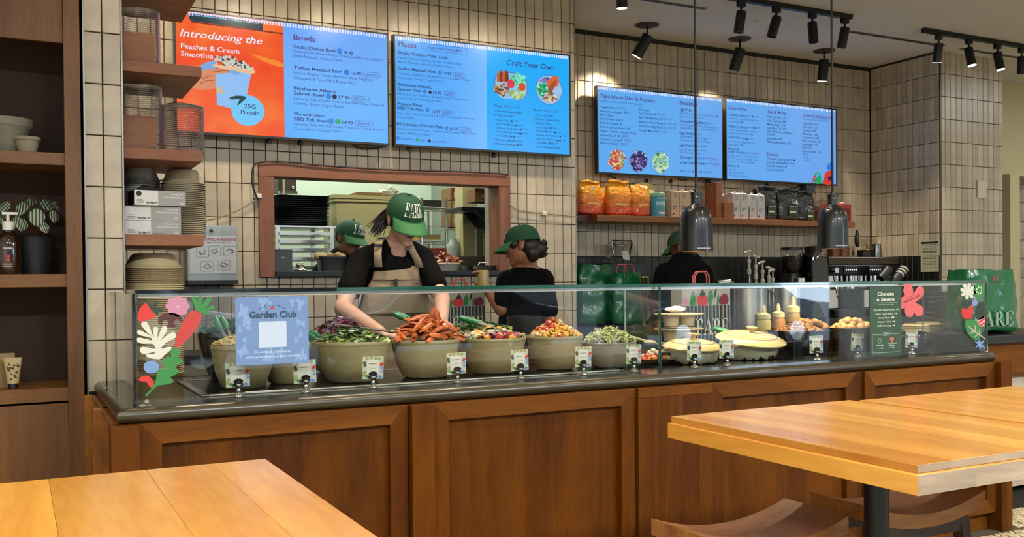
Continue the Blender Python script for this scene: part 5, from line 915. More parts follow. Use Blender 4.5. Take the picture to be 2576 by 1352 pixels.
def gradm(name, lo, hi, h, rough=.35):
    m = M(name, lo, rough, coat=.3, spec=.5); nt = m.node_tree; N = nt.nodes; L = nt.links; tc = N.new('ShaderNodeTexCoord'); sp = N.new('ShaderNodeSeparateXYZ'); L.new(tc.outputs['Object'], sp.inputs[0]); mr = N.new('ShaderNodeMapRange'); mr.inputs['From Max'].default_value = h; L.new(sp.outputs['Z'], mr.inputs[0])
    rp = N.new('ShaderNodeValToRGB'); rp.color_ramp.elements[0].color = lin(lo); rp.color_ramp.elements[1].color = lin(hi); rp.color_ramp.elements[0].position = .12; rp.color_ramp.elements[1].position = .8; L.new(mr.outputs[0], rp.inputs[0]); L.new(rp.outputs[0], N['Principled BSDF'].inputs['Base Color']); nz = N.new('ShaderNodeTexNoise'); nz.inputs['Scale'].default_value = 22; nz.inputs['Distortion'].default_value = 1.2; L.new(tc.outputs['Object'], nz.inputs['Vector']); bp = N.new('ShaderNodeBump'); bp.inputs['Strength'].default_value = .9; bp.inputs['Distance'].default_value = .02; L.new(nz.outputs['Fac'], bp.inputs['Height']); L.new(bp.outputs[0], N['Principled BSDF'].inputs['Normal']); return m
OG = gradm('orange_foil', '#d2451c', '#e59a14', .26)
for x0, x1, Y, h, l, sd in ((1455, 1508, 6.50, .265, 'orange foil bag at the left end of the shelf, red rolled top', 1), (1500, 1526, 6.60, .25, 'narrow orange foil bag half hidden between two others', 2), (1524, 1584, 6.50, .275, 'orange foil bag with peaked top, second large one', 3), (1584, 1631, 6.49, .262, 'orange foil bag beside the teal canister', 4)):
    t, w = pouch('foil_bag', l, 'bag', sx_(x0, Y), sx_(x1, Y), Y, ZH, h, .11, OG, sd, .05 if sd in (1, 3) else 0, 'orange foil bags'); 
    obj('name_strip', B(-w*.55, w*.55, -.062, -.060, .085, .10), M('pale_foil', '#e8b070', .4), t)
    if sd < 3: obj('white_sticker', B(-.02, .015, -.062, -.060, .20, .225), WHITE, t)
pouch('paper_bag', 'pale yellow paper bag behind the orange bags', 'bag', sx_(1597, 6.6), sx_(1648, 6.6), 6.61, ZH, .30, .08, M('pale_yellow_paper', '#c9b678', .6), 9, 0, s=.012)
t = thing('canister', 'teal canister on the shelf beside the orange bags', 'canister', (sx_(1649.5), 6.48, ZH)); r = (sx_(1667)-sx_(1632))/2*.93; obj('can_body', MB().lathe([(0, 0), (r, 0), (r, .165), (r*.97, .17), (0, .17)], 28), M('teal_card', '#3f8aa0', .45), t, smooth=True); obj('can_lid', MB().lathe([(r*1.02, .166), (r*1.02, .192), (r*.96, .196), (0, .196)], 28), M('pale_teal_lid', '#7fb59a', .4), t, smooth=True)
obj('print_block', MB().sheet(lambda u, v: (r*1.006*sin((u-.5)*1.5), -r*1.006*cos((u-.5)*1.5), .095+.03*v), 8, 1), M('pale_teal_print', '#9cc7cf', .5), t); obj('print_block', MB().sheet(lambda u, v: (r*1.006*sin((u-.4)*.9), -r*1.006*cos((u-.4)*.9), .022+.016*v), 6, 1), WHITE, t); text('PROTEIN', frame_at((-r*.7, -r*1.02, .145)), r*1.4, .012, None, WHITE, t, .02, name='print_name')
def cartons(label, L, Y, h, mat, word, d=.07, group='drink cartons'):
    for x0, x1, dY, dh in L:
        a, b = sx_(x0, Y+dY), sx_(x1, Y+dY); w = (b-a)/2*.985; t = thing('drink_carton', label % ('',) if '%' in label else label, 'carton', ((a+b)/2, Y+dY, ZH), group=group)
        obj('carton_body', B(-w, w, -d/2, d/2, 0, h+dh-.012), mat, t, bevel=.0015); obj('carton_roof', MB().add([(-w, -d/2, h+dh-.012), (w, -d/2, h+dh-.012), (w, d/2, h+dh-.012), (-w, d/2, h+dh-.012), (-w, 0, h+dh), (w, 0, h+dh)], [(0, 1, 5, 4), (2, 3, 4, 5), (1, 2, 5), (3, 0, 4)]), mat, t); obj('screw_cap', MB().lathe([(.014, 0), (.014, .014), (0, .014)], 14, (0, -.01, h+dh-.004)), WHITE, t, smooth=True)
        F0 = lambda x, zz: frame_at((x, -d/2-.001, zz)); mb = MB(); ring(mb, ellipse(0, h*.78, w*.38, w*.33, 14), .0025, Matrix.Translation((0, -d/2-.001, 0))); ring(mb, ellipse(-w*.3, h*.78+w*.45, w*.14, w*.12, 8), .002, Matrix.Translation((0, -d/2-.001, 0))); ring(mb, ellipse(w*.3, h*.78+w*.45, w*.14, w*.12, 8), .002, Matrix.Translation((0, -d/2-.001, 0))); obj('cow_line_drawing', mb, INK, t)
        text(word, F0(-w*.6, h*.38), w*.95, .013, None, INK, t, .015, name='print_name'); text('milk', F0(-w*.6, h*.30), w*.6, .013, None, INK, t, .015, name='print_name'); obj('round_mark', MB().add([(p[0], -d/2-.001, p[1]) for p in ellipse(-w*.5, h*.12, w*.16, w*.16, 12)], [tuple(range(12))]), INK, t)
BEI = M('beige_carton', '#c9a98a', .5); WC = M('white_carton', '#c4c1bf', .5)
for i, (x0, x1) in enumerate(((1683, 1703), (1703.5, 1724), (1724.5, 1744))): cartons(('beige almond milk carton, leftmost of the front three', 'beige almond milk carton, middle of the front three', 'beige almond milk carton partly behind the hanging lamp')[i], [(x0, x1, 0, 0)], 6.47, .225, BEI, 'almond', group='beige milk cartons')
for i, (x0, x1, dY) in enumerate(((1677, 1696, .08), (1672, 1690, .155))): cartons(('beige milk carton in the second row by the teal canister', 'beige milk carton in the back row by the teal canister')[i], [(x0, x1, dY, .004)], 6.47, .225, BEI, 'almond', group='beige milk cartons')
for i, (x0, x1) in enumerate(((1836, 1855), (1856, 1876), (1880, 1897), (1898, 1917))): cartons(('white oat milk carton, first of the row beside the wood box', 'white oat milk carton, second beside the wood box', 'white oat milk carton, third of the row', 'white oat milk carton next to the black coffee bags')[i], [(x0, x1, 0, 0 if i < 2 else -.006)], 6.46, .228, WC, 'oat', group='white milk cartons')
for i, (x0, x1, dY) in enumerate(((1826, 1844, .085), (1815, 1832, .16))): cartons(('white milk carton in the second row above the wood box', 'white milk carton in the back row above the wood box')[i], [(x0, x1, dY, -.004)], 6.46, .228, WC, 'oat', group='white milk cartons')
t = thing('wood_bracket', 'reddish wood box upright between the milk cartons', 'wood box', (sx_(1800), 6.50, ZH)); obj('upright', B(-.03, .03, -.05, .1, 0, .31), WAL, t, bevel=.002); obj('low_box', B(.03, .135, -.08, .02, 0, .14), WAL, t, bevel=.002)
BLKB = M('black_foil', '#1f2224', .3, coat=.3, bump=.8, bscale=22)
for x0, x1, Y, h, l, sd in ((1902, 1951, 6.49, .29, 'black coffee bag with green label, left of three', 21), (1953, 2006, 6.47, .275, 'black coffee bag with green label, middle one', 22), (2004, 2044, 6.50, .262, 'black coffee bag beside the glass jar', 23)):
    t, w = pouch('coffee_bag', l, 'bag', sx_(x0, Y), sx_(x1, Y), Y, ZH, h, .10, BLKB, sd, .05, 'black coffee bags'); zz = .06 if sd < 23 else .03; obj('green_label', B(-w*.25, w*.62, -.060, -.056, zz-.02, zz+.05), M('green_label', '#2e4a2c', .5), t); obj('label_band', B(-w*.2, w*.4, -.0615, -.060, zz+.005, zz+.02), WHITE, t); text('Black Cat', frame_at((-w*.15, -.0625, zz+.055)), w*.7, .012, None, WHITE, t, .02, name='print_name')
pouch('coffee_bag', 'black coffee bag peeking out at the back, left end', 'bag', sx_(1896, 6.6), sx_(1925, 6.6), 6.62, ZH, .29, .06, BLKB, 25, 0, 'black coffee bags')
t = thing('glass_jar', 'clear glass jar with pink contents on the shelf', 'jar', (sx_(2061), 6.46, ZH)); r = .07; obj('jar_glass', MB().lathe([(0, 0), (r, 0), (r*1.04, .02), (r*1.04, .13), (r*.85, .15), (r*.9, .165)], 24), CL, t, smooth=True); obj('jar_contents', MB().lathe([(0, .004), (r*.95, .004), (r*.95, .09), (0, .1)], 20), M('pink_sweets', '#a8584c', .7, var=.3, nscale=60), t, smooth=True); obj('jar_lid', MB().lathe([(r*.92, .165), (r*.95, .185), (r*.3, .195), (r*.25, .21), (0, .213)], 24), CL, t, smooth=True); obj('jar_scoop', MB().tube([(-.06, -.05, .03), (.05, -.02, .14)], .006, 6), STEEL, t)
t = thing('carton', 'red carton behind the right hanging lamp', 'carton', (sx_(2106, 6.5), 6.52, ZH)); w = (sx_(2133, 6.5)-sx_(2079, 6.5))/2; RC = M('red_carton_card', '#a83e34', .5); obj('carton_body', B(-w, w, -.06, .06, 0, .165), RC, t, bevel=.002); obj('pattern', B(w*.3, w*.9, -.0615, -.06, .02, .13), M('dark_red_print', '#7a2822', .5), t)
for k in range(3): obj('cup', MB().lathe([(.02, 0), (.024, .02), (.02, .022), (0, .006)], 14), WHITE, loc=(t.location.x-w*.5+k*w*.55, 6.52, ZH+.166), smooth=True, label='tiny white cup on the red carton, '+('left', 'middle', 'right')[k], cat='cup', group='tiny cups on the red carton')
# ================================================================ hanging heat lamps
LB = M('lamp_black', '#14181c', .3, .2, coat=.3); GOLD = M('brass_inner', '#b08a4a', .35, .8)
for px, yb, l in ((1752, 633, 'black dome heat lamp hanging left, before the recess screens'), (2095, 626, 'black dome heat lamp hanging right, by the espresso machine')):
    c = at(px, yb, 3.7); t = thing('heat_lamp', l, 'hanging lamp', c, group='hanging heat lamps'); r = .081
    d = obj('shade', MB().lathe([(r*.93, .0), (r, 0), (r*1.0, .004), (r*.985, .03), (r*.97, .10), (r*.95, .15), (r*.86, .188), (r*.66, .212), (r*.36, .226), (.026, .23)], 36), LB, t, smooth=True); obj('inside', MB().lathe([(r*.93, 0), (r*.93, .1), (r*.8, .17), (.02, .2)], 30), GOLD, t, smooth=True)
    obj('collar', MB().lathe([(.026, .226), (.026, .275), (.029, .277), (.029, .285), (.012, .286), (.010, .3), (0, .3)], 24), LB, t, smooth=True); obj('cord', MB().tube([(0, 0, .295), (0, 0, ZC-c.z)], .0055, 8), BLACK, t, smooth=True); obj('ceiling_rose', MB().lathe([(.05, ZC-c.z), (.05, ZC-c.z-.02), (0, ZC-c.z-.022)], 20), BLACK, t); obj('thumb_screw', MB().ell((-.014, -.024, .262), .006, n=8, k=6), CHROME, t, smooth=True)
    for a in range(6): aa = a*pi/3-1.7; obj('vent_hole', MB().ell((r*.66*cos(aa), r*.66*sin(aa), .2115), (.007, .007, .003), n=8, k=6), BLKP, d)
    obj('rim_print', MB().sheet(lambda u, v: (r*1.004*sin((u-.7)*.9), -r*1.004*cos((u-.7)*.9), .010+.006*v), 8, 1), M('rim_white', '#9aa0a0', .4), d)
    obj('bulb', MB().lathe([(0, .06), (.04, .07), (.045, .09), (.02, .14), (0, .15)], 20), emis('warm_bulb', '#ffcf90', 8), t, smooth=True); spot((c.x, c.y, c.z+.04), (c.x, c.y, .9), 34, 95, .6, (1, .75, .45), .04)
# ================================================================ coffee counter
obj('coffee_counter', B(3.62, 7.40, 5.98, 6.66, 0, .95), M('dark_counter', '#17181a', .4), label='dark back counter under the espresso machine', cat='counter', bevel=.004); ZK = .951
GRN = M('green_plastic_bag', '#0b5a32', .25, var=.12, nscale=14, bump=.8, bscale=13, coat=.3); REDH = M('coral_handle', '#b4524a', .5)
def carrier(label, x0, x1, Y, z, h, d, mat, seed, handles=True, hx=None, rz=0, s=.012):
    w = (x1-x0)/2; t = thing('carrier_bag', label, 'bag', ((x0+x1)/2, Y, z), rz); mb = MB(); nz, n = 8, 20; vs = []
    for j in range(nz+1):
        v = j/nz
        for k in range(n): a = 2*pi*k/n; e = (abs(cos(a))**7+abs(sin(a))**7)**(-1/7); vs.append((w*cos(a)*e*(1-.08*v), d/2*sin(a)*e*(1-.25*v), h*v))
    mb.add(vs, [(j*n+k, j*n+(k+1) % n, (j+1)*n+(k+1) % n, (j+1)*n+k) for j in range(nz) for k in range(n)]+[tuple(reversed(range(n)))]); crumple(mb, s, seed)
    bag = obj('bag_body', mb, mat, t, smooth=True, sub=2, angle=180); wrinkle(bag, .02, .12)
    if handles:
        for y in (-d*.33, d*.33): obj('handle', MB().tube([(-w*.35, y, h-.05), (-w*.35, y, h+.03), (-w*.25, y, h+.065), (w*.25, y, h+.065), (w*.35, y, h+.03), (w*.35, y, h-.05)], .0045, 6), REDH, t, smooth=True)
    return t
a, b = at(1448, 740, 6.24), at(1536, 740, 6.24); carrier('green carrier bag against the tiled wall edge', a.x, b.x, 6.24, ZK, .46, .18, GRN, 31, False)
a, b = at(1541, 740, 6.06), at(1612, 740, 6.06); carrier('green carrier bag with coral handles beside the steel canister', a.x, b.x, 6.08, ZK, .40, .16, GRN, 32)
t = thing('steel_canister', 'tall steel canister beside the green bags', 'canister', (at(1619, 720, 6.1).x, 6.1, ZK)); obj('canister_body', MB().lathe([(0, 0), (.045, 0), (.047, .36), (.05, .365), (.044, .37), (.04, .36), (0, .355)], 24), M('warm_steel', '#a5946a', .3, .9), t, smooth=True); obj('canister_handle', MB().tube([(.046, 0, .3), (.08, 0, .28), (.08, 0, .15), (.047, 0, .13)], .005, 6), STEEL, t)
# clear flip-top bin
a, b = at(1520, 660, 6.53), at(1598, 660, 6.53); t = thing('flip_top_bin', 'clear flip-top bin with chrome rim behind the green bags', 'bin', ((a.x+b.x)/2, 6.53, ZK)); w = (b.x-a.x)/2; z0, z1 = at(1550, 662, 6.53).z-ZK, at(1550, 607, 6.53).z-ZK
obj('bin_base', B(-w*1.1, w*1.1, -.12, .15, 0, z0), BLKP, t, bevel=.005); obj('clear_lid', MB().add([(-w*1.15, -.12, z0), (w*.9, -.12, z0), (w*1.05, .12, z0+.03), (-w*.5, .12, z0+.03), (-w*.62, -.02, z1), (w*.72, -.02, z1), (w*1.05, .1, z1-.07), (-w*.45, .1, z1-.02)], [(0, 1, 5, 4), (1, 2, 6, 5), (2, 3, 7, 6), (3, 0, 4, 7), (4, 5, 6, 7)]), CL, t); obj('chrome_rim', MB().tube([(-w*.5, -.03, z0+.06), (-w*.62, -.022, z1-.02), (-w*.58, -.02, z1), (w*.68, -.02, z1), (w*.78, 0, z1-.02), (w*1.05, .1, z1-.1)], .008, 8), CHROME, t, smooth=True); obj('lid_handle', MB().tube([(-w*.55, -.035, z1-.02), (-w*.5, -.05, z1-.035), (w*.3, -.05, z1-.035), (w*.38, -.035, z1-.03)], .008, 8), CHROME, t, smooth=True); obj('paper_sticker', MB().add([(-w*.2, -.09, z0+.03), (w*.25, -.09, z0+.02), (w*.3, -.06, z0+.09), (-w*.1, -.06, z0+.10)], [(0, 1, 2, 3)]), WHITE, t)
# tap
c = at(1822, 712, 6.15); t = thing('tap', 'small chrome tap with two levers', 'tap', (c.x, 6.15, c.z-.28)); obj('riser', MB().tube([(0, 0, 0), (0, 0, .28)], .014, 10), CHROME, t, smooth=True); obj('valve_body', MB().tube([(-.07, 0, .28), (.06, 0, .29)], .02, 10), CHROME, t, smooth=True); obj('lever', MB().tube([(-.07, 0, .25), (-.07, 0, .31)], .008, 8), CHROME, t, smooth=True); obj('lever', MB().tube([(.05, 0, .28), (.085, -.02, .285)], .01, 8), CHROME, t, smooth=True); obj('tap_plinth', B(-.06, .06, -.06, .06, ZK-c.z+.28, 0), M('dark_counter', '#17181a'), t)
# syrup pumps
SY = [M('syrup_%d' % k, c, .2, coat=.5) for k, c in enumerate(('#3a2410', '#7a6a50', '#8c8470', '#2a1a10', '#6a4a20'))]
for k, (px, py, l) in enumerate(((1884, 632, 'tallest syrup bottle pump, leftmost'), (1901, 645, 'second tallest syrup pump'), (1918, 659, 'middle syrup pump of the five'), (1934, 673, 'fourth syrup pump, short'), (1944, 679, 'smallest syrup pump at the right'))):
    Y = 6.06+.02*k; c = at(px, py, Y); t = thing('syrup_bottle', l, 'syrup bottle', (c.x, Y, ZK), group='syrup pumps'); h = c.z-ZK; WPM = M('pump_plastic', '#b9b4a6', .4)
    obj('bottle_body', MB().lathe([(0, 0), (.036, 0), (.036, h-.30), (.016, h-.22), (.015, h-.18), (0, h-.18)], 18), SY[k], t, smooth=True); obj('pump_neck', MB().lathe([(.018, h-.19), (.018, h-.15), (.012, h-.145), (.012, h-.10), (.016, h-.098), (.016, h-.07), (.007, h-.068), (.007, h-.01), (0, h-.01)], 14), WPM, t, smooth=True); obj('pump_spout', MB().tube([(.022, 0, h), (-.01, 0, h-.002), (-.045, -.01, h-.012), (-.052, -.012, h-.022)] if k % 2 == 0 else [(-.03, 0, h-.002), (.0, 0, h), (.03, -.01, h-.012)], .0085, 8), WPM, t, smooth=True)
# grinders
t = thing('coffee_grinder', 'black coffee grinder with bean hopper, left', 'grinder', (at(1992, 700, 6.2).x, 6.2, ZK)); zt = at(1992, 623, 6.2).z-ZK; BN = M('coffee_beans', '#1d120c', .4, bump=.6, bscale=120)
obj('grinder_body', MB().lathe([(0, 0), (.075, 0), (.08, .05), (.07, zt-.26), (.06, zt-.22), (0, zt-.22)], 20, sq=4), BLKP, t, smooth=True); obj('hopper', MB().lathe([(.05, zt-.22), (.085, zt-.17), (.09, zt-.02)], 24), CL, t, smooth=True); obj('beans', MB().lathe([(.045, zt-.215), (.08, zt-.17), (.082, zt-.08), (0, zt-.07)], 20), BN, t, smooth=True); obj('hopper_lid', MB().lathe([(.092, zt-.02), (.092, zt), (.03, zt+.006), (0, zt+.006)], 24), BLKP, t, smooth=True); obj('chute', MB().box(-.04, .04, -.12, -.07, zt-.34, zt-.26), CHROME, t, bevel=.006)
t = thing('coffee_grinder', 'large curved black grinder beside the espresso machine', 'grinder', (at(2046, 700, 6.15).x, 6.15, ZK)); zt = at(2052, 636, 6.15).z-ZK
obj('grinder_body', MB().prism(smooth_poly([(-.11, 0), (.06, 0), (.08, .2), (.08, zt-.12), (.04, zt-.02), (-.03, zt), (-.10, zt-.04), (-.115, zt-.18), (-.09, .2)], 4), .2, Matrix.Translation((0, -.1, 0))), M('gloss_black', '#0c0d10', .15, coat=.6), t, bevel=.01); obj('hopper', MB().lathe([(.07, zt-.02), (.08, zt+.05), (.02, zt+.06), (0, zt+.06)], 20, (.02, .02, 0)), M('smoky_plastic', '#1a1614', .25), t, smooth=True); obj('steel_arc', MB().tube([(-.08, -.105, zt-.06), (-.04, -.108, zt-.03), (.02, -.108, zt-.028)], .006, 8), CHROME, t, smooth=True); obj('portafilter_fork', MB().tube([(-.06, -.1, zt-.3), (-.06, -.17, zt-.3), (.0, -.17, zt-.3), (.0, -.1, zt-.3)], .006, 6), CHROME, t)
# espresso machine
YM = 6.22; a, b = at(2075, 700, YM), at(2252, 700, YM); t = thing('espresso_machine', 'two-group espresso machine with lit buttons', 'espresso machine', ((a.x+b.x)/2, YM, ZK)); w = (b.x-a.x)/2; zt = at(2160, 647, YM).z-ZK; DKS = M('dark_steel', '#23262a', .25, .8)
obj('top_tray', B(-w, w, -.05, .42, zt-.07, zt), M('bronze_steel', '#4a4238', .3, .7), t, bevel=.008); obj('front_fascia', B(-w, w, -.045, .0, zt-.17, zt-.07), DKS, t, bevel=.006); obj('body', B(-w*.98, w*.98, .02, .42, .03, zt-.07), M('gloss_navy', '#101a2a', .12, .4, coat=.5), t, bevel=.01); obj('drip_tray', B(-w, w, -.12, .4, .0, .07), DKS, t, bevel=.006); obj('splash_back', B(-w*.9, w*.9, .0, .02, .08, zt-.17), CHROME, t)
for cx in (-.40, .28):
    d = obj('button_panel', B(w*cx-.085, w*cx+.085, -.054, -.045, zt-.155, zt-.085), BLKP, t, bevel=.003)
    for k in range(6): obj('lit_button', MB().ell((w*cx-.06+k*.024, -.055, zt-.115), (.007, .003, .007), n=8, k=6), emis('button_glow', '#cfe6ff', 3), d)
    obj('group_head', MB().lathe([(.055, zt-.17), (.055, zt-.23), (.035, zt-.25), (0, zt-.25)], 24, (w*cx, -.06, 0)), CHROME, t, smooth=True); d = obj('portafilter', MB().lathe([(.04, zt-.25), (.042, zt-.285), (.03, zt-.30), (0, zt-.30)], 20, (w*cx, -.06, 0)), CHROME, t, smooth=True); obj('portafilter_handle', MB().tube([(w*cx, -.1, zt-.27), (w*cx+.02, -.20, zt-.285)], [.012, .017], 10), BLKP, d, smooth=True)
for sx in (-1, 1): d = obj('steam_knob', MB().tube([(sx*w*.9, -.05, zt-.12), (sx*w*.9, -.10, zt-.12)], .026, 12), CHROME, t, smooth=True); obj('steam_wand', MB().tube([(sx*w*.9, -.06, zt-.16), (sx*w*.93, -.09, zt-.25), (sx*w*.88, -.1, zt-.36)], .007, 8), CHROME, t, smooth=True)
obj('side_lever', MB().tube([(w*.98, -.04, zt-.12), (w*1.1, -.05, zt-.13), (w*1.17, -.05, zt-.12)], [.02, .012, .014], 8), CHROME, t, smooth=True)
mx, mz = t.location.x, ZK+zt+.001
BRJ = M('brown_tin', '#6e3f22', .4, .3)
for dx, l in ((-.19, 'brown tin on the espresso machine, left'), (-.07, 'brown tin on the espresso machine, right')): q = thing('tin', l, 'tin', (mx+dx, 6.36, mz)); obj('tin_body', MB().lathe([(0, 0), (.055, 0), (.056, .085), (0, .085)], 20), BRJ, q, smooth=True); obj('tin_lid', MB().lathe([(.058, .085), (.058, .10), (0, .103)], 20), M('tan_lid', '#8c6a48', .5), q, smooth=True)
def onm(px, dy=.2): return at(px, 640, YM+dy*.8).x
q = thing('utensil_cup', 'cream slotted cup with a black-handled tool', 'cup', (onm(2157), YM+.16, mz)); obj('cup_body', MB().lathe([(0, 0), (.038, 0), (.045, .095), (.04, .095), (.034, .01), (0, .01)], 20), M('cream_slotted', '#b7aa84', .5), q, smooth=True); obj('black_handle', MB().lathe([(0, 0), (.012, .01), (.022, .06), (.022, .10), (.01, .17), (0, .175)], 14, (-.005, 0, .08)), BLKP, q, smooth=True); obj('wood_stick', B(.012, .022, -.005, .005, .05, .2), M('pale_stick', '#b8a880', .6), q)
for k in range(6): aa = k*pi/3; obj('slot', MB().box(.043*cos(aa)-.003, .043*cos(aa)+.003, .043*sin(aa)-.003, .043*sin(aa)+.003, .02, .06), M('slot_dark', '#2a2218', .7), q)
q = thing('glass_jar', 'clear glass jar with a golden tool on the espresso machine', 'jar', (onm(2188, .32), YM+.27, mz)); obj('jar_glass', MB().lathe([(0, 0), (.07, 0), (.072, .15), (.06, .16), (.065, .18)], 20), CL, q, smooth=True); obj('golden_honey_wand', MB().lathe([(0, .0), (.022, .01), (.025, .03), (.01, .05), (.018, .07), (.02, .11), (0, .12)], 12, (-.02, -.01, .03)), M('gold_tool', '#b88a34', .35, .5), q, smooth=True)
q = thing('dark_box', 'low dark box behind the steel pitcher', 'box', (onm(2178, .12), YM+.1, mz)); obj('box_body', B(-.07, .07, -.04, .04, 0, .06), BLKP, q, bevel=.004); obj('box_rim', B(-.072, .072, -.042, .042, .06, .066), DKS, q)
q = thing('milk_pitcher', 'steel milk pitcher with a pale spoon', 'pitcher', (onm(2207, .05), YM+.05, mz)); obj('pitcher_body', MB().lathe([(0, 0), (.045, 0), (.047, .06), (.04, .11), (.041, .12), (.038, .11), (0, .03)], 24), M('pitcher_steel', '#8f8c84', .15, 1), q, smooth=True); obj('pitcher_handle', MB().tube([(.042, 0, .1), (.07, 0, .095), (.068, 0, .04), (.046, 0, .03)], .005, 8), STEEL, q, smooth=True); obj('spoon', MB().tube([(0, 0, .05), (.05, 0, .17)], .005, 6), M('cream_spoon', '#c4a878', .5), q)
# lying paper cup stacks
PC = M('striped_cup', '#1a1f2a', .4); PCW = M('cup_white', '#c6c2b4', .5)
for k, (p0, p1, Y, l) in enumerate((((2205, 712), (2238, 676), 6.04, 'dark paper cup leaning by the espresso machine, upper'), ((2238, 722), (2276, 676), 6.03, 'striped paper cups nested and leaning, right'))):
    A, Bp = at(*p0, Y), at(*p1, Y); d = (Bp-A); L_ = d.length; m = d.to_track_quat('Z', 'Y').to_matrix(); t = thing('paper_cups', l, 'cups', A); r = .042
    for j in range(1+5*k): obj('cup', MB().lathe([(r*.75, 0), (r*.98, L_*.6), (r*1.04, L_*.61), (r, L_*.63)], 20, m @ Vector((0, 0, L_*.07*j if k else L_*.3)), m=m), PC if j % 2 == 0 else PCW, t, smooth=True)
    obj('cup_top', MB().lathe([(r, L_*.98), (r*.9, L_*.985), (0, L_*.985)], 20, m=m), M('cup_inside', '#cbb98e', .6), t); obj('cup_stand', B(-.05, .05, -.045, .045, ZK-A.z, 0), DKS, t)
# notice on the return wall
c = at(2339, 645, 5.97); c = atX(2339, 645, 7.41); t = thing('wall_notice', 'printed timetable sheet taped to the tiled corner', 'notice', (7.408, c.y, c.z)); h = (atX(2340, 604, 7.41).z-atX(2340, 683, 7.41).z)/2; w = (atX(2318, 640, 7.41).y-atX(2363, 640, 7.41).y)/2
obj('sheet', B(-.002, 0, -w, w, -h, h), M('notice_white', '#b9b59c', .6), t)
obj('black_heading', B(-.003, -.002, -w*.93, w*.93, h*.80, h*.92), INK, t)
mb = MB(); gb = MB()
for k in range(3): gb.box(-.003, -.002, -w*.8, w*.8, h*(.68-.42*k) if k else h*.70, h*(.74-.42*k) if k else h*.75)
for k in range(16): z = h*(.6-.095*k); mb.box(-.0028, -.002, -w*.8, -w*.5, z, z+.004); mb.box(-.0028, -.002, -w*.4, w*.05, z, z+.004); mb.box(-.0028, -.002, w*.15, w*.75, z, z+.004)
obj('green_row', gb, M('grey_green_ink', '#5c6650', .6), t); obj('text_row', mb, M('pale_ink', '#85836e', .6), t)
# ================================================================ bag and stand at the right edge
SX = 4.60; t = thing('side_stand', 'black topped stand with oak sides beside the counter end', 'stand', (4.95, 3.62, 0)); 
obj('stand_top', B(-.34, .6, -.22, .3, .93, .975), BLKP, t, bevel=.003); obj('black_post', B(-.335, -.295, -.20, -.16, 0, .93), BLKP, t); obj('white_post', B(-.288, -.265, -.20, -.16, .1, .93), WHITE, t); obj('oak_box', B(-.262, .55, -.19, .25, .74, .93), OAKX, t); obj('lower_panel', B(-.262, .55, -.17, .25, .12, .74), TILE, t); obj('base', B(-.33, .58, -.2, .28, 0, .1), BLKP, t)
t = carrier('big green carrier bag with white lettering at the right edge', 4.66, 5.10, 3.60, .976, .36, .24, GRN, 41, False, rz=.0, s=.008); MW = M('bag_white', '#7f9a84', .5)
fare(lambda u, v: Vector((-.245+.36*u, -.125, .045+.085*v)), MW, t); obj('handle_slot', B(-.06, -.055, -.121, -.115, .30, .325), REDH, t); obj('handle_slot', B(-.035, -.03, -.121, -.115, .30, .325), REDH, t)
# ================================================================ stickers and signs on the front glass
YS = YG-.0012
def stick(name, label, cat, polys, ox, oy, sc, group=None, th=.0008):
    """polys: [(part, material, pixel outline in a crop, smooth k)] stuck on the outside of the front glass"""
    allp = [at(ox+x/sc, oy+y/sc, YS) for _, _, p, _ in polys for x, y in p]; cx = sum(p.x for p in allp)/len(allp); cz = min(p.z for p in allp); t = thing(name, label, cat, (cx, YS, cz), group=group)
    for i, (n, mat, p, k) in enumerate(polys):
        q = [at(ox+x/sc, oy+y/sc, YS) for x, y in p]; q = [(v.x-cx, v.z-cz) for v in q]
        if k: q = smooth_poly(q, k)
        if sum(q[j][0]*q[(j+1) % len(q)][1]-q[(j+1) % len(q)][0]*q[j][1] for j in range(len(q))) < 0: q = q[::-1]
        obj(n, MB().prism(q, th, Matrix.Translation((0, -th*(i+1)*.5, 0))), mat, t)
    return t
VR = M('vinyl_red', '#c42f2c', .5); VG = M('vinyl_green', '#2f7d3c', .5); VP = M('vinyl_pink', '#b87d98', .5); VB = M('vinyl_blue', '#6f8fbe', .5); VM = M('vinyl_maroon', '#4a1f24', .5); VW = M('vinyl_white', '#c9c9bb', .5); VD = M('vinyl_dark_green', '#22352c', .5); VR2 = M('vinyl_carrot_red', '#b33a38', .5); VLG = M('vinyl_pale', '#a5b8a0', .5)
D = (230, 700, 3.38)
stick('tomato_sticker', 'red tomato sticker with dark green leaves, top left of the glass', 'sticker', [('fruit', VR, [(392, 340), (405, 275), (430, 235), (470, 218), (500, 265), (545, 310), (535, 340), (480, 355), (435, 372), (400, 362)], 3), ('leaves', VD, [(445, 168), (500, 215), (515, 235), (545, 200), (562, 195), (570, 212), (545, 240), (580, 255), (630, 292), (575, 280), (560, 330), (535, 285), (500, 262), (490, 225)], 0)], *D, group='vegetable stickers on the left')
fl_ = [(733+104*(.80+.20*abs(cos(4*a))**.6)*cos(a), 240+90*(.80+.20*abs(cos(4*a))**.6)*sin(a)) for a in [k*2*pi/64 for k in range(64)]]
stick('flower_sticker', 'pink flower sticker near the top left of the glass', 'sticker', [('petals', VP, fl_, 0), ('centre', M('vinyl_pale_pink', '#c39ab0', .5), [(735+14*cos(a), 242+14*sin(a)) for a in [k*pi/5 for k in range(10)]], 0)], *D, group='vegetable stickers on the left')
stick('mushroom_sticker', 'dark maroon mushroom sticker under the pink flower', 'sticker', [('cap', VM, [(570, 385), (568, 345), (590, 315), (640, 298), (700, 298), (755, 320), (775, 355), (765, 380), (745, 365), (725, 350), (700, 375), (715, 415), (645, 418), (655, 375), (625, 358), (605, 375), (603, 395), (585, 398)], 2)], *D, group='vegetable stickers on the left')
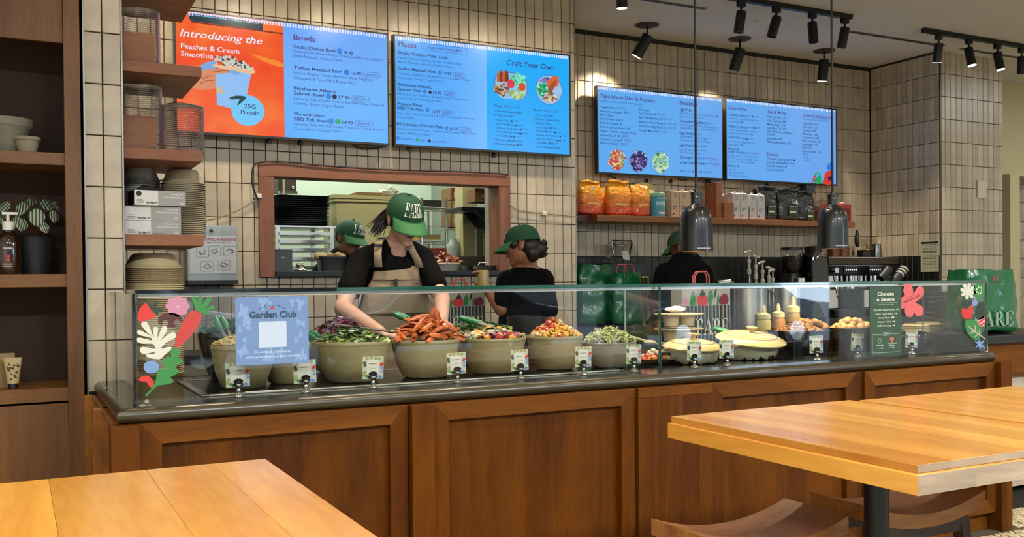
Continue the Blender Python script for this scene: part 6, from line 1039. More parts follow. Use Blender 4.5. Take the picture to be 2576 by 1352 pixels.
stick('carrot_sticker', 'striped red carrot sticker with green top', 'sticker', [('root', VR2, [(710, 585), (720, 510), (750, 430), (800, 335), (845, 285), (885, 272), (925, 285), (938, 320), (925, 380), (880, 450), (800, 540), (735, 592)], 3)]+[('stripe', VR, [(775-k*13+a0, 380+k*42-a0*.1), (905-k*42+a0, 345+k*60), (898-k*42, 360+k*60), (770-k*13, 395+k*42)], 0) for k, a0 in ((0, 0), (1, 0), (2, 0), (3, 0))]+[('leaf_top', VG, [(890, 275), (872, 230), (850, 180), (870, 155), (900, 185), (908, 235), (905, 180), (920, 152), (945, 165), (940, 230), (975, 175), (1000, 155), (1020, 175), (1010, 205), (965, 262), (1010, 235), (1045, 240), (1040, 270), (985, 272), (950, 278), (985, 275), (1003, 295), (985, 312), (940, 300), (910, 285)], 2)], *D, group='vegetable stickers on the left')
co = []; 
for a, r in ((-150, 150), (-128, 90), (-112, 205), (-95, 95), (-72, 175), (-60, 95), (-48, 178), (-30, 95), (-18, 185), (0, 70), (22, 150), (40, 60)):
    co.append((545+r*cos(radians(a)), 560+r*.98*sin(radians(a))))
CO = [(545, 600), (520, 560), (440, 560), (392, 545), (390, 510), (430, 510), (510, 530), (500, 505), (420, 490), (388, 468), (400, 440), (440, 455), (515, 500), (480, 470), (445, 430), (422, 395), (435, 372), (470, 375), (500, 430), (530, 505), (525, 430), (545, 415), (568, 430), (560, 510), (590, 440), (615, 405), (645, 425), (635, 465), (585, 535), (650, 480), (700, 460), (720, 485), (705, 515), (640, 545), (590, 600), (650, 585), (683, 590), (670, 615), (615, 660), (578, 692), (480, 675), (465, 650), (530, 645), (540, 625), (470, 645), (425, 640), (410, 605), (440, 585), (520, 600)]
stick('coral_sticker', 'white leafy coral-shaped sticker at the left', 'sticker', [('fronds', VW, CO, 2)], *D, group='vegetable stickers on the left')
stick('berry_sticker', 'round blue sticker below the white coral', 'sticker', [('disc', VB, [(509+66*cos(a), 757+55*sin(a)) for a in [k*pi/10 for k in range(20)]], 0)], *D, group='vegetable stickers on the left')
stick('leaf_sticker', 'long lobed green leaf sticker, lower left of the glass', 'sticker', [('leaf', VG, [(470, 1005), (460, 990), (520, 930), (550, 860), (560, 790), (600, 770), (640, 770), (605, 735), (610, 690), (650, 668), (680, 672), (672, 630), (695, 600), (725, 595), (750, 615), (745, 660), (735, 680), (770, 690), (775, 715), (745, 735), (715, 760), (745, 785), (740, 805), (690, 835), (670, 845), (695, 870), (690, 890), (640, 905), (570, 915), (530, 945)], 2)], *D, group='vegetable stickers on the left')
stick('pepper_sticker', 'small red pepper sticker at the lower left', 'sticker', [('pepper', VR, [(402, 862), (425, 838), (480, 832), (515, 860), (532, 895), (520, 925), (500, 935), (480, 900), (455, 880), (420, 880)], 2)], *D, group='vegetable stickers on the left')
MK = M('etched_white', '#8d9186', .6)
stick('maker_mark', 'small etched white mark in the bottom left corner of the glass', 'sticker', [('mark', MK, [(440+(38 if k % 2 else 26)*cos(k*pi/7), 1085+(16 if k % 2 else 10)*sin(k*pi/7)) for k in range(14)], 0), ('mark', MK, [(470+(24 if k % 2 else 15)*cos(k*pi/6), 1050+(20 if k % 2 else 12)*sin(k*pi/6)) for k in range(12)], 0), ('mark', MK, [(495+(22 if k % 2 else 14)*cos(k*pi/6), 1085+(15 if k % 2 else 9)*sin(k*pi/6)) for k in range(12)], 0)], *D)
# Garden Club sign (code area left blank)
SB = M('sign_blue', '#6583b2', .6); SB2 = M('sign_blue_pattern', '#7c9ac6', .6); SNV = M('sign_navy', '#1c3a52', .6)
a, b = at(591, 748, YS), at(776, 917, YS); xr = at(775, 746, YS).x; zb = at(592, 921, YS).z; t = thing('club_sign', 'blue rounded Garden Club sign on the glass', 'sign', ((a.x+xr)/2, YS, zb)); w, h = xr-a.x, a.z-zb
obj('sign_board', MB().prism(rrect(0, h/2, w, h, .006), .001, Matrix.Translation((0, -.001, 0))), SB, t); random.seed(6); mb = MB()
for k in range(90):
    x, z = random.uniform(-.47, .47)*w, random.uniform(.03, .97)*h
    if abs(x) < w*.3 and .2*h < z < .9*h: continue
    r = random.uniform(.007, .016); a0 = random.uniform(0, 6); P = [(x+r*(1+.5*sin(3*q+a0))*cos(q+a0)*.8, z+r*(1+.5*sin(3*q+a0))*sin(q+a0)*1.3) for q in [i*pi/6 for i in range(12)]]
    if all(abs(p[0]) < w*.49 and .01*h < p[1] < h*.99 for p in P): obj('printed_leaf', MB().add([(p[0], -.0013-k*1e-6, p[1]) for p in P], [tuple(range(12))]), SB2, t)
text('Garden Club', frame_at((-w*.315, -.0016, h*.69)), w*.65, h*.095, None, SNV, t, .035, name='sign_lettering')
obj('red_tomato_mark', MB().prism(ellipse(0, h*.83, .0065, .0055, 14), .0004, Matrix.Translation((0, -.0016, 0))), VR, t); obj('tomato_leaf_mark', MB().prism([(-.004, h*.845), (.0, h*.835), (.005, h*.85), (.002, h*.856), (.0, h*.848)], .0004, Matrix.Translation((0, -.0019, 0))), INK, t)
mb = MB(); 
for k in range(9): aa = radians(140-k*12.5); r = w*.22; c = Vector((r*cos(aa), -.0016, h*.73+r*.75*sin(aa)*.8)); mb.add([c+Vector((dx*.0035*sin(aa)+dz*.0012*cos(aa), 0, -dx*.0035*cos(aa)*.6+dz*.0012)) for dx, dz in ((-1, -1), (1, -1), (1, 1), (-1, 1))], [(0, 1, 2, 3)])
obj('arched_line', mb, SNV, t); SWH = M('sign_white', '#b9cbe0', .6)
text('Download our app to', frame_at((-w*.25, -.0016, h*.17)), w*.5, h*.035, None, SWH, t, .01, name='sign_lettering'); text('claim your new member reward', frame_at((-w*.37, -.0016, h*.10)), w*.74, h*.035, None, SWH, t, .015, name='sign_lettering')
obj('code_panel', MB().prism(rrect(0, h*.44, w*.38, h*.385, .002), .0004, Matrix.Translation((0, -.0016, 0))), M('code_blank', '#b4c3da', .6), t)
# Choose a Sauce sign
GS = M('sign_green', '#2e4a37', .55); GW = M('sign_cream', '#cfd3c4', .6); E_ = (2130, 660, 3.978)
def pe(x, y): return at(E_[0]+x/E_[2], E_[1]+y/E_[2], YS)
a, b = pe(226, 250), pe(545, 245); c = pe(228, 950); t = thing('sauce_sign', 'dark green Choose a Sauce sign on the right glass', 'sign', (a.x, YS, c.z)); w, h = b.x-a.x, a.z-c.z
obj('sign_board', MB().prism(rrect(w/2, h/2, w, h, .008), .001, Matrix.Translation((0, -.001, 0))), GS, t)
def gt(s, cx, z, wd, cap, mat=GW, bold=.01): text(s, frame_at((w*cx, -.0014, h*z)), w*wd, h*cap, None, mat, t, bold, align='CENTER', name='sign_lettering')
gt('Choose', .5, .875, .52, .055, bold=.025); gt('a Sauce', .5, .80, .56, .05, bold=.025); gt('All sauces and dressings are made in house', .5, .765, .74, .012); gt('served on the side', .5, .74, .5, .012)
for s, z, wd in (('Spicy Red Pepper Sauce', .658, .66), ('Greek Yogurt Ranch', .600, .54), ('Herby Pesto', .543, .36), ('Creamy Tahini', .484, .42), ('FARE Dressing', .427, .42)): gt(s, .45, z, wd, .026); obj('diet_mark', MB().prism(ellipse(w*(.52+wd/2), h*(z+.012), .004, .004, 8), .0003, Matrix.Translation((0, -.0015, 0))).prism(ellipse(w*(.57+wd/2), h*(z+.012), .004, .004, 8), .0003, Matrix.Translation((0, -.0015, 0))), GW, t)
mb = MB(); ring(mb, rrect(w*.5, h*.185, w*.84, h*.27, .006), .0012, Matrix.Translation((0, -.0014, 0))); obj('add_on_frame', mb, GW, t); obj('add_on_pill', MB().prism(rrect(w*.5, h*.32, w*.26, h*.045, .006), .0004, Matrix.Translation((0, -.0018, 0))), GS, t); mb = MB(); ring(mb, rrect(w*.5, h*.32, w*.26, h*.045, .006), .001, Matrix.Translation((0, -.0023, 0))); obj('add_on_pill_line', mb, GW, t); text('ADD-ONS', frame_at((w*.42, -.0024, h*.312)), w*.16, h*.016, None, GW, t, .02, name='sign_lettering')
mb = MB(); ring(mb, ellipse(w*.31, h*.225, .010, .014, 16, -.2), .002, Matrix.Translation((0, -.0015, 0))); obj('avocado_mark', mb, M('mint_print', '#8fb8a2', .5), t); obj('muffin_mark', MB().prism([(w*.63, h*.26), (w*.60, h*.235), (w*.65, h*.225), (w*.66, h*.195), (w*.72, h*.195), (w*.73, h*.225), (w*.77, h*.24), (w*.74, h*.262), (w*.69, h*.27)], .0004, Matrix.Translation((0, -.0017, 0))), M('coral_print', '#c25a48', .5), t)
gt('Avocado', .32, .152, .23, .024); gt('Cornbread', .69, .172, .28, .022); gt('Muffin', .68, .142, .17, .022); gt('+ 1.50', .32, .108, .2, .02); gt('+ 2.25', .68, .108, .18, .02)
VC = M('vinyl_coral', '#cf5f62', .5)
t = stick('flower_sticker', 'big coral red flower sticker lettered Better BBQ', 'sticker', [('petals', VC, [(565, 285), (590, 225), (620, 205), (650, 235), (665, 300), (665, 330), (690, 280), (725, 240), (768, 262), (772, 320), (740, 360), (700, 395), (690, 410), (740, 430), (768, 470), (760, 520), (715, 545), (685, 525), (672, 490), (668, 525), (640, 550), (600, 540), (580, 495), (582, 455), (548, 468), (522, 420), (535, 360), (580, 340), (575, 310)], 2)], *E_)
dl = Vector((pe(740, 330).x-pe(565, 415).x, 0, pe(740, 330).z-pe(565, 415).z)); L_ = dl.length; text('FARE Better BBQ', frame_at(pe(572, 416)-Vector(t.location)+Vector((0, -.0014, 0)), dl, Vector((-dl.z, 0, dl.x))), L_*.92, .011, None, M('coral_ink', '#8e2f3a', .5), t, .02, name='sticker_lettering'); text('introducing', frame_at(pe(612, 362)-Vector(t.location)+Vector((0, -.0014, 0)), dl, Vector((-dl.z, 0, dl.x))), L_*.3, .004, None, M('coral_ink'.replace('ink', 'ink'), '#8e2f3a'), t, .02, name='sticker_lettering')
G2 = 'vegetable stickers on the right'
stick('daisy_sticker', 'white daisy sticker at the top right of the glass', 'sticker', [('petals', VW, [(1215+80*(.42+.58*abs(cos(4*a))**.55)*cos(a+.2), 290+82*(.42+.58*abs(cos(4*a))**.55)*sin(a+.2)) for a in [k*2*pi/96 for k in range(96)]], 0)], *E_, group=G2)
sd = [('slice', VG, [(1322+55*cos(a), 283+75*sin(a)) for a in [k*pi/10 for k in range(20)]], 0)]+[('seed', VW, [(1322+27*cos(a)+7*cos(q), 283+32*sin(a)+11*sin(q)) for q in [j*pi/3 for j in range(6)]], 0) for a in [k*pi/3.5 for k in range(7)]]
stick('cucumber_sticker', 'green cucumber slice sticker at the top right corner', 'sticker', sd, *E_, group=G2)
stick('tomato_sticker', 'dark-leaved red tomato sticker at the right end', 'sticker', [('fruit', VR, [(1150, 490), (1160, 455), (1200, 470), (1240, 420), (1262, 460), (1262, 520), (1235, 565), (1195, 570), (1160, 545)], 2), ('dark_leaf', VD, [(1100, 455), (1140, 440), (1150, 400), (1175, 375), (1195, 395), (1230, 380), (1255, 425), (1225, 440), (1200, 470), (1170, 450), (1135, 462)], 2)], *E_, group=G2)
stick('berry_sticker', 'small lavender blue dot sticker at the right end', 'sticker', [('disc', M('vinyl_lavender', '#7f88c0', .5), [(1282+26*cos(a), 407+31*sin(a)) for a in [k*pi/8 for k in range(16)]], 0)], *E_, group=G2)
stick('leaf_sticker', 'dark green broad leaf sticker at the right end', 'sticker', [('leaf', VD, [(1310, 440), (1345, 400), (1385, 410), (1388, 540), (1330, 575), (1290, 560), (1285, 490)], 2)], *E_, group=G2)
stick('radish_sticker', 'pink and red striped radish sticker', 'sticker', [('root', M('vinyl_rose', '#d89aa8', .5), [(1310, 585), (1340, 555), (1378, 540), (1386, 600), (1362, 645), (1325, 635)], 2), ('stripe', VR, [(1315, 600), (1380, 555), (1384, 572), (1320, 615)], 0), ('stripe', VR, [(1330, 632), (1384, 592), (1380, 610), (1345, 640)], 0)], *E_, group=G2)
stick('chard_sticker', 'green chard leaf sticker with pink veins', 'sticker', [('leaf', VG, [(1185, 600), (1200, 580), (1260, 578), (1310, 610), (1340, 660), (1345, 730), (1310, 778), (1270, 775), (1225, 730), (1195, 680)], 3), ('vein', M('vinyl_vein', '#c9a5a8', .5), [(1210, 628), (1270, 680), (1392, 768), (1390, 776), (1264, 690), (1208, 634)], 0), ('vein', M('vinyl_vein', '#c9a5a8'), [(1282, 630), (1290, 632), (1286, 695), (1279, 690)], 0), ('vein', M('vinyl_vein', '#c9a5a8'), [(1322, 668), (1330, 670), (1332, 730), (1324, 724)], 0), ('vein', M('vinyl_vein', '#c9a5a8'), [(1225, 710), (1272, 690), (1275, 696), (1228, 718)], 0), ('vein', M('vinyl_vein', '#c9a5a8'), [(1275, 745), (1310, 715), (1314, 722), (1280, 752)], 0)], *E_, group=G2)
stick('star_sticker', 'blue six-pointed star sticker at the lower right', 'sticker', [('star', VB, [(1275, 788), (1312, 800), (1328, 770), (1340, 800), (1378, 782), (1352, 822), (1390, 862), (1345, 848), (1332, 880), (1320, 842), (1285, 862), (1310, 822)], 0)], *E_, group=G2)
# ================================================================ name cards in chrome holders
CP = M('card_paper', '#b5b6a4', .6); CPI = M('card_panel', '#c6c6b8', .6); names = ('Lemony Kale', 'House Grains', 'Green Goddess Slaw', 'Harissa Sweet Potatoes', 'Tomatoes & Peaches', 'Peppers, Chickpeas & Feta', 'Sweet & Sour Cucumbers', 'Mac & Cheese', 'Roasted Carrots', 'Smoky Chicken', 'Turkey Meatballs', 'BBQ Tofu')
wh = ('leftmost, below the Garden Club sign', 'second from left, right of the Garden Club sign', 'before the leafy salad bowl', 'before the sweet potato bowl', 'before the tomato and peach bowl', 'before the chickpea bowl', 'beside the glass divider', 'before the first lidded dish', 'before the second lidded dish', 'before the black chicken pan', 'left of the sauce sign', 'right of the sauce sign')
for i, (px, ytop, yb, wpx) in enumerate(((600, 922, 1000, 63), (769, 916, 992, 58), (938, 908, 985, 53), (1150, 896, 970, 51), (1309, 889, 962, 40), (1467, 879, 947, 44), (1594, 872, 937, 37), (1746, 866, 929, 35), (1828, 861, 925, 35), (2054, 850, 911, 32), (2156, 844, 904, 35), (2292, 837, 898, 36))):
    Yc = 3.345; c = at(px, yb, Yc); d = CAM.xy-c.xy; t = thing('name_card', 'food name card on a chrome stand, '+wh[i], 'name card', (c.x, Yc, .9105), group='food name cards'); m = mpp(px, Yc); W_ = .082*(.97 if i < 4 else .93); H_ = .082; z0 = .034
    m4 = Matrix.Rotation(random.uniform(-.06, .06)-.05, 4, 'Z') @ Matrix.Rotation(random.uniform(-.05, .05), 4, 'Y')
    def loc(mb): mb.v = [tuple(m4 @ Vector(v)) for v in mb.v]; return mb
    obj('card', loc(MB().box(-W_/2, W_/2, .0, .0012, z0, z0+H_)), CP, t); obj('text_panel', loc(MB().box(-W_*.3, W_*.24, -.0006, 0, z0+H_*.2, z0+H_*.86)), CPI, t)
    for cc, pts in ((M('card_olive', '#8d9348', .6), [(-.3, .93), (-.1, .95), (.12, .93), (.3, .92), (-.42, .18), (-.4, .3)]), (VB, [(.4, .5), (.42, .35), (.38, .08), (.3, .1)]), (VD, [(-.42, .72), (-.4, .62), (-.2, .08)]), (VR, [(.38, .62), (.42, .68)]), (VG, [(-.3, .12), (-.12, .1)]), (VLG, [(.1, .1), (.42, .85)])):
        mb = MB()
        for x, z in pts: mb.add([(W_*x+.0065*cos(a), -.0008, z0+H_*z+.0055*sin(a)) for a in [k*pi/4 for k in range(8)]], [tuple(range(8))])
        obj('printed_vegetables', loc(mb), cc, t)
    text(names[i], m4 @ frame_at((-W_*.22, -.0012, z0+H_*.66)), W_*.38, .0042, None, INK, t, .02, name='card_print'); obj('card_lines', loc(MB().box(-W_*.2, W_*.14, -.001, -.0006, z0+H_*.52, z0+H_*.53).box(-W_*.18, W_*.12, -.001, -.0006, z0+H_*.47, z0+H_*.48)), M('card_grey', '#77786e', .6), t); obj('diet_dots', loc(MB().box(-.008, -.003, -.001, -.0006, z0+H_*.3, z0+H_*.34).box(.001, .006, -.001, -.0006, z0+H_*.3, z0+H_*.34)), M('card_grey', '#77786e'), t)
    obj('stand_foot', MB().lathe([(.017, 0), (.018, .003), (.013, .012), (.006, .016), (.008, .022), (.006, .028), (.012, .036), (.012, .044), (0, .046)], 16, (0, -.004, 0)), CHROME, t, smooth=True); obj('tree_clip', MB().lathe([(.004, .03), (.016, .040), (.013, .05), (.017, .056), (.006, .062), (0, .062)], 12, (0, -.005, 0), sy=.4), M('dark_chrome', '#3a3d40', .15, 1), t, smooth=True)
# ================================================================ bowls and food in the case
ZB = .911; CER = M('stoneware', '#968a62', .4, var=.08, nscale=6, coat=.2); CERG = M('grey_stoneware', '#8f8b78', .4, var=.08, coat=.2)
def bowl_px(label, x0, x1, yr, Y, mat=CER, h=.14, group='salad bowls', rs=1.0):
    c = at((x0+x1)/2, yr, Y); r = (x1-x0)/2*mpp((x0+x1)/2, Y)*rs; zr = at((x0+x1)/2, yr, Y-r*.8).z; zr = max(zr, ZB+.09); hh = zr-ZB
    o = thing('salad_bowl', label, 'bowl', (c.x, Y, ZB), group=group); obj('bowl_shell', MB().lathe([(0, 0), (r*.55, 0), (r*.68, .010), (r*.87, hh*.42), (r*.97, hh*.85), (r*.985, hh*.97), (r*.97, hh), (r*.93, hh*.98), (r*.8, hh*.5), (r*.5, .02), (0, .015)], 44), mat, o, smooth=True, angle=70); obj('rim_band', MB().lathe([(r*.965, hh*.88), (r*.985, hh*.9), (r*.995, hh*.975), (r*.975, hh*1.004), (r*.945, hh*.99)], 44), mat, o, smooth=True)
    obj('food_bed', MB().lathe([(r*.9, hh*.86), (r*.6, hh*.93), (0, hh*.98)], 28), BEDS.get(label, M('food_bed', '#7a6a3a', .7, var=.3, nscale=40)), o, smooth=True); return c.x, Y, zr, r
BEDS = {}
def heap(name, label, cat, group, c, n, mesh_list, hmax, seed, spread=.9, tilt=(0, 3.2), sc=(.8, 1.2), lift=0, sy=1.0, flat=1.3):
    random.seed(seed); x, y, z, r = c
    for k in range(n):
        a = random.uniform(0, 2*pi); rr = r*spread*sqrt(random.random()); me = random.choice(mesh_list); o = bpy.data.objects.new(name, me); COL.objects.link(o)
        o.location = (x+rr*cos(a), y+rr*sin(a)*sy, z+lift+hmax*(1-(rr/(r*spread))**flat)*random.uniform(.55, 1)); o.rotation_euler = (random.uniform(*tilt), random.uniform(-.5, .5), random.uniform(0, 6.28)); s = random.uniform(*sc); o.scale = (s, s, s); tag(o, label, cat, group)
def mm(mb, mat, smooth=False):
    me = mb.mesh('food'); me.materials.append(mat)
    if smooth: me.polygons.foreach_set('use_smooth', [True]*len(me.polygons))
    return me
def stuff_heap(name, label, cat, c, n, fn, mats, hmax, seed, spread=.93, sy=1.0, flat=1.4, lift=0):
    """uncountable shreds: one object of many little strips"""
    random.seed(seed); x, y, z, r = c; par = thing(name, label, cat, (x, y, z), kind='stuff'); mbs = [MB() for _ in mats]
    for k in range(n):
        a = random.uniform(0, 2*pi); rr = r*spread*sqrt(random.random()); p = Vector((rr*cos(a), rr*sin(a)*sy, lift+hmax*(1-(rr/(r*spread))**flat)*random.uniform(.7, 1)+random.uniform(0, .008))); m = Euler((random.uniform(-.9, .9), random.uniform(-.9, .9), random.uniform(0, 6.28))).to_matrix(); q = MB(); fn(q); mb = random.choice(mbs); mb.add([p+m @ Vector(v) for v in q.v], q.f)
    for mb, mt in zip(mbs, mats):
        if mb.v: obj('shreds', mb, mt, par, kind='stuff')
def strip(l, w): 
    def f(q):
        L_ = l*random.uniform(.6, 1.3); b = random.uniform(-.5, .5)*L_; q.add([(-L_/2, -w, 0), (0, -w, b*.4), (L_/2, -w, 0), (L_/2, w, .001), (0, w, b*.4), (-L_/2, w, .001)], [(0, 1, 4, 5), (1, 2, 3, 4)])
    return f
def leafy(s):
    def f(q):
        a = s*random.uniform(.6, 1.3); k = random.uniform(.2, .5)*a; q.add([(0, -a, 0), (a*.55, -a*.3, k), (a*.5, a*.4, k*.5), (0, a, -k*.4), (-a*.5, a*.4, k*.6), (-a*.55, -a*.3, k), (0, 0, 0)], [(0, 1, 6), (1, 2, 6), (2, 3, 6), (3, 4, 6), (4, 5, 6), (5, 0, 6)])
    return f
KALE = M('kale_green', '#2c4a1c', .5, var=.25, nscale=40); KALE2 = M('kale_light', '#5f7d34', .5, var=.25, nscale=40); BEET = M('beet_purple', '#6a2038', .45, var=.3, nscale=40); BEET2 = M('radicchio_pink', '#9c5664', .45, var=.25, nscale=40)
SLAW = M('slaw_pale', '#d2d29c', .5, var=.1); SLAW2 = M('slaw_green', '#93a862', .5, var=.2); SLAW3 = M('slaw_dark', '#3f5a28', .5)
# back-left: dark bowl of greens
c = bowl_px('wide dark bowl of kale at the far left back', 498, 690, 840, 3.98, M('black_bowl', '#15150f', .25, coat=.4)); stuff_heap('kale_salad', 'chopped dark kale heaped in the dark back bowl', 'salad', c, 340, leafy(.018), [KALE, KALE2, KALE], .045, 1)
# front row of stoneware bowls
c1 = bowl_px('stoneware bowl of grains behind the Garden Club sign', 532, 690, 872, 3.60); GRAIN = M('grain_tan', '#b09a5a', .7, var=.2, nscale=50); stuff_heap('grain_salad', 'tan cooked grains in the bowl behind the Garden Club sign', 'salad', c1, 700, lambda q: q.ell((0, 0, 0), (.007, .004, .004), n=5, k=4), [GRAIN, M('grain_pale', '#c6b478', .7)], .035, 2)
c1b = bowl_px('second stoneware bowl half hidden by the Garden Club sign', 655, 784, 872, 3.68); stuff_heap('slaw', 'pale slaw in the bowl half hidden by the sign', 'salad', c1b, 340, strip(.035, .003), [SLAW, SLAW2], .04, 3)
cb1 = bowl_px('back bowl of purple slaw behind the leafy bowl', 775, 935, 848, 3.99); stuff_heap('purple_slaw', 'purple and green slaw heaped behind the leafy bowl', 'salad', cb1, 520, leafy(.014), [BEET, BEET2, BEET, KALE, M('onion_pale', '#b39aa0', .5)], .075, 4)
c2 = bowl_px('stoneware bowl of leafy cucumber salad', 791, 983, 862, 3.61); CUC = mm(MB().lathe([(0, 0), (.017, 0), (.018, .0015), (.017, .003), (0, .003)], 10), M('cucumber_flesh', '#93a24a', .35, var=.2, nscale=60, coat=.4)); CUS = mm(MB().box(-.03, .03, -.004, .004, 0, .004), M('cucumber_skin', '#4f6a24', .35, var=.3, nscale=60, coat=.3)); BAS = mm(MB().sheet(lambda u, v: ((u-.5)*.04*sin(pi*min(1, .1+v)), (v-.5)*.05, .008*sin(3*v)-.006*abs(u-.5)), 3, 4), M('basil_leaf', '#2f4e1c', .4, var=.2, coat=.3), True)
heap('cucumber_piece', 'cucumber slice or strip in the leafy salad bowl', 'cucumber', 'cucumber pieces', c2, 130, [CUC, CUS, CUS], .04, 5, tilt=(-.6, .6)); heap('basil_leaf', 'green leaf in the leafy salad bowl', 'leaf', 'leaves in the cucumber salad', c2, 34, [BAS], .055, 6, tilt=(-.5, .5))
c3 = bowl_px('stoneware bowl heaped with roasted sweet potato wedges', 983, 1158, 858, 3.61); SWP = M('sweet_potato', '#c8610f', .45, var=.3, nscale=30, rand=.16, coat=.15, col2='#9c440c')
def wedge(l, w):
    mb = MB(); n = 7; vs = []
    for j in range(n):
        v = j/(n-1); k = w*sin(pi*(.08+.84*v))**.6; x = (v-.5)*l; b = .10*l*(v-.5)**2
        vs += [(x, -k, b), (x, k, b), (x, k*.55, b+k*.75), (x, 0, b+k*1.0), (x, -k*.55, b+k*.75)]
    mb.add(vs, [(j*5+i, j*5+(i+1) % 5, (j+1)*5+(i+1) % 5, (j+1)*5+i) for j in range(n-1) for i in range(5)]+[(4, 3, 2, 1, 0), tuple(range((n-1)*5, n*5))]); return mb
WM = [mm(wedge(.10, .013), SWP), mm(wedge(.085, .015), SWP), mm(wedge(.07, .012), SWP)]
heap('sweet_potato_wedge', 'roasted orange sweet potato wedge in the heaped bowl', 'sweet potato', 'sweet potato wedges', c3, 82, WM, .10, 7, spread=.88, tilt=(-.5, .5), sc=(.85, 1.15)); 
random.seed(40)
for k, (dx, dy, dz, ry, rz) in enumerate(((0.0, -.06, .085, -1.15, .3), (.03, -.05, .08, -1.0, 1.2), (-.05, -.06, .06, -.6, .5), (.06, -.07, .05, .5, -.4), (-.02, -.08, .05, -.4, .3), (.09, -.05, .04, .7, -.8))):
    o = bpy.data.objects.new('sweet_potato_wedge', WM[k % 2]); COL.objects.link(o); o.location = (c3[0]+dx, c3[1]+dy, c3[2]+dz); o.rotation_euler = (0, ry, rz); tag(o, 'roasted orange sweet potato wedge in the heaped bowl', 'sweet potato', 'sweet potato wedges')
cb2 = bowl_px('back bowl behind the sweet potatoes', 1120, 1290, 836, 3.98); stuff_heap('green_salad', 'green salad at the back behind the tomato bowl', 'salad', cb2, 260, leafy(.016), [KALE, KALE2], .035, 8)
c4 = bowl_px('stoneware bowl of tomato and peach salad', 1158, 1324, 853, 3.61); TOM = M('tomato_flesh', '#a82a22', .25, var=.3, nscale=30, coat=.5); PEA = M('peach_flesh', '#cf9226', .35, var=.25, nscale=30, coat=.3); ONI = M('red_onion', '#8d4a66', .4, var=.3); PALE = M('pale_cheese', '#c5bda4', .6)
CH = lambda m: mm(crumple(MB().ell((0, 0, 0), (.017, .013, .011), n=7, k=5), .002, 3), m)
heap('tomato_chunk', 'red tomato chunk in the tomato and peach salad', 'tomato', 'tomato chunks', c4, 60, [CH(TOM), CH(ONI)], .035, 9); heap('peach_chunk', 'yellow peach chunk in the tomato and peach salad', 'peach', 'peach chunks', c4, 60, [CH(PEA), CH(PALE)], .04, 10); heap('basil_leaf', 'green leaf in the tomato and peach salad', 'leaf', 'leaves in the tomato salad', c4, 26, [BAS], .04, 11, tilt=(-.5, .5))
c5 = bowl_px('stoneware bowl heaped with chickpeas and peppers', 1324, 1468, 848, 3.62); CHK = M('chickpea', '#cb9a3c', .5, var=.2, nscale=60, rand=.12); RED = M('roast_pepper', '#b23c1c', .35, var=.3, coat=.3)
heap('chickpea', 'golden chickpea in the chickpea bowl', 'chickpea', 'chickpeas', c5, 250, [mm(MB().ell((0, 0, 0), (.0085, .0078, .008), n=8, k=6), CHK, True)], .075, 12, flat=1.2); heap('pepper_piece', 'red pepper or feta piece among the chickpeas', 'pepper', 'pepper pieces', c5, 26, [CH(RED), CH(RED), CH(PALE)], .08, 13, flat=1.2)
obj('black_tub', MB().lathe([(0, 0), (.085, 0), (.09, .2), (.093, .2), (.093, .19)], 28), BLKP, loc=(at(1329, 812, 3.97).x, 3.99, ZB+.02), smooth=True, label='black round tub behind the chickpea bowl', cat='tub')
c6 = bowl_px('grey bowl of pale shredded cucumber slaw by the divider', 1466, 1600, 864, 3.56, CERG); stuff_heap('cucumber_slaw', 'pale green shredded slaw heaped in the grey bowl', 'slaw', c6, 900, strip(.03, .003), [SLAW, SLAW, SLAW, SLAW2], .062, 14)
# white spoons and tongs
TG = M('tong_green', '#0b6b3e', .35, coat=.3)
def tongs(label, p0, p1, Y0, Y1, tip=None):
    A, Bp = at(*p0, Y0), at(*p1, Y1); t = thing('serving_tongs', label, 'tongs', A, group='green handled tongs'); d = Bp-A; u = d.normalized(); side = u.cross(Vector((0, 0, 1))).normalized()
    for s in (-1, 1):
        h = obj('grip', MB().tube([side*s*.012, d*.3+side*s*.016, d*.55+side*s*.012], [.011, .013, .009], 10), TG, t, smooth=True); obj('steel_arm', MB().tube([d*.5+side*s*.012, d*.8+side*s*.012, d+side*s*.008], [.006, .006, .009], 8), STEEL, t, smooth=True)
    obj('hinge', MB().ell((0, 0, 0), .012), TG, t, smooth=True)
tongs('green tongs standing in the dark kale bowl', (550, 800), (577, 855), 3.8, 3.72); tongs('green tongs behind the sweet potatoes', (996, 790), (1052, 815), 3.86, 3.76); tongs('green tongs in the tomato and peach bowl', (1160, 800), (1245, 825), 3.82, 3.70); tongs('green tongs leaning behind the second lidded dish', (1800, 827), (1868, 846), 3.86, 3.72); tongs('green tongs lying at the right of the Garden Club sign', (775, 838), (820, 862), 3.75, 3.62)
def spoon(label, p0, p1, Y0, Y1, mat, r=.006, bowl=.02):
    A, Bp = at(*p0, Y0), at(*p1, Y1); t = thing('serving_spoon', label, 'spoon', A, group='serving spoons'); d = Bp-A; obj('spoon_handle', MB().tube([(0, 0, 0), d], [r, r*.8], 8), mat, t, smooth=True); obj('spoon_bowl', MB().ell(d, (bowl, bowl*1.3, bowl*.45), n=12, k=8), mat, t, smooth=True)
spoon('steel spoon standing in the cucumber slaw', (1495, 829), (1560, 838), 3.62, 3.58, STEEL); spoon('cream ladle resting by the glass divider', (1570, 843), (1635, 862), 3.6, 3.5, M('cream_ladle', '#b9ad84', .4), .007, .026); spoon('steel spoon held over the sweet potatoes', (850, 818), (985, 835), 3.80, 3.66, STEEL, .005, .016)
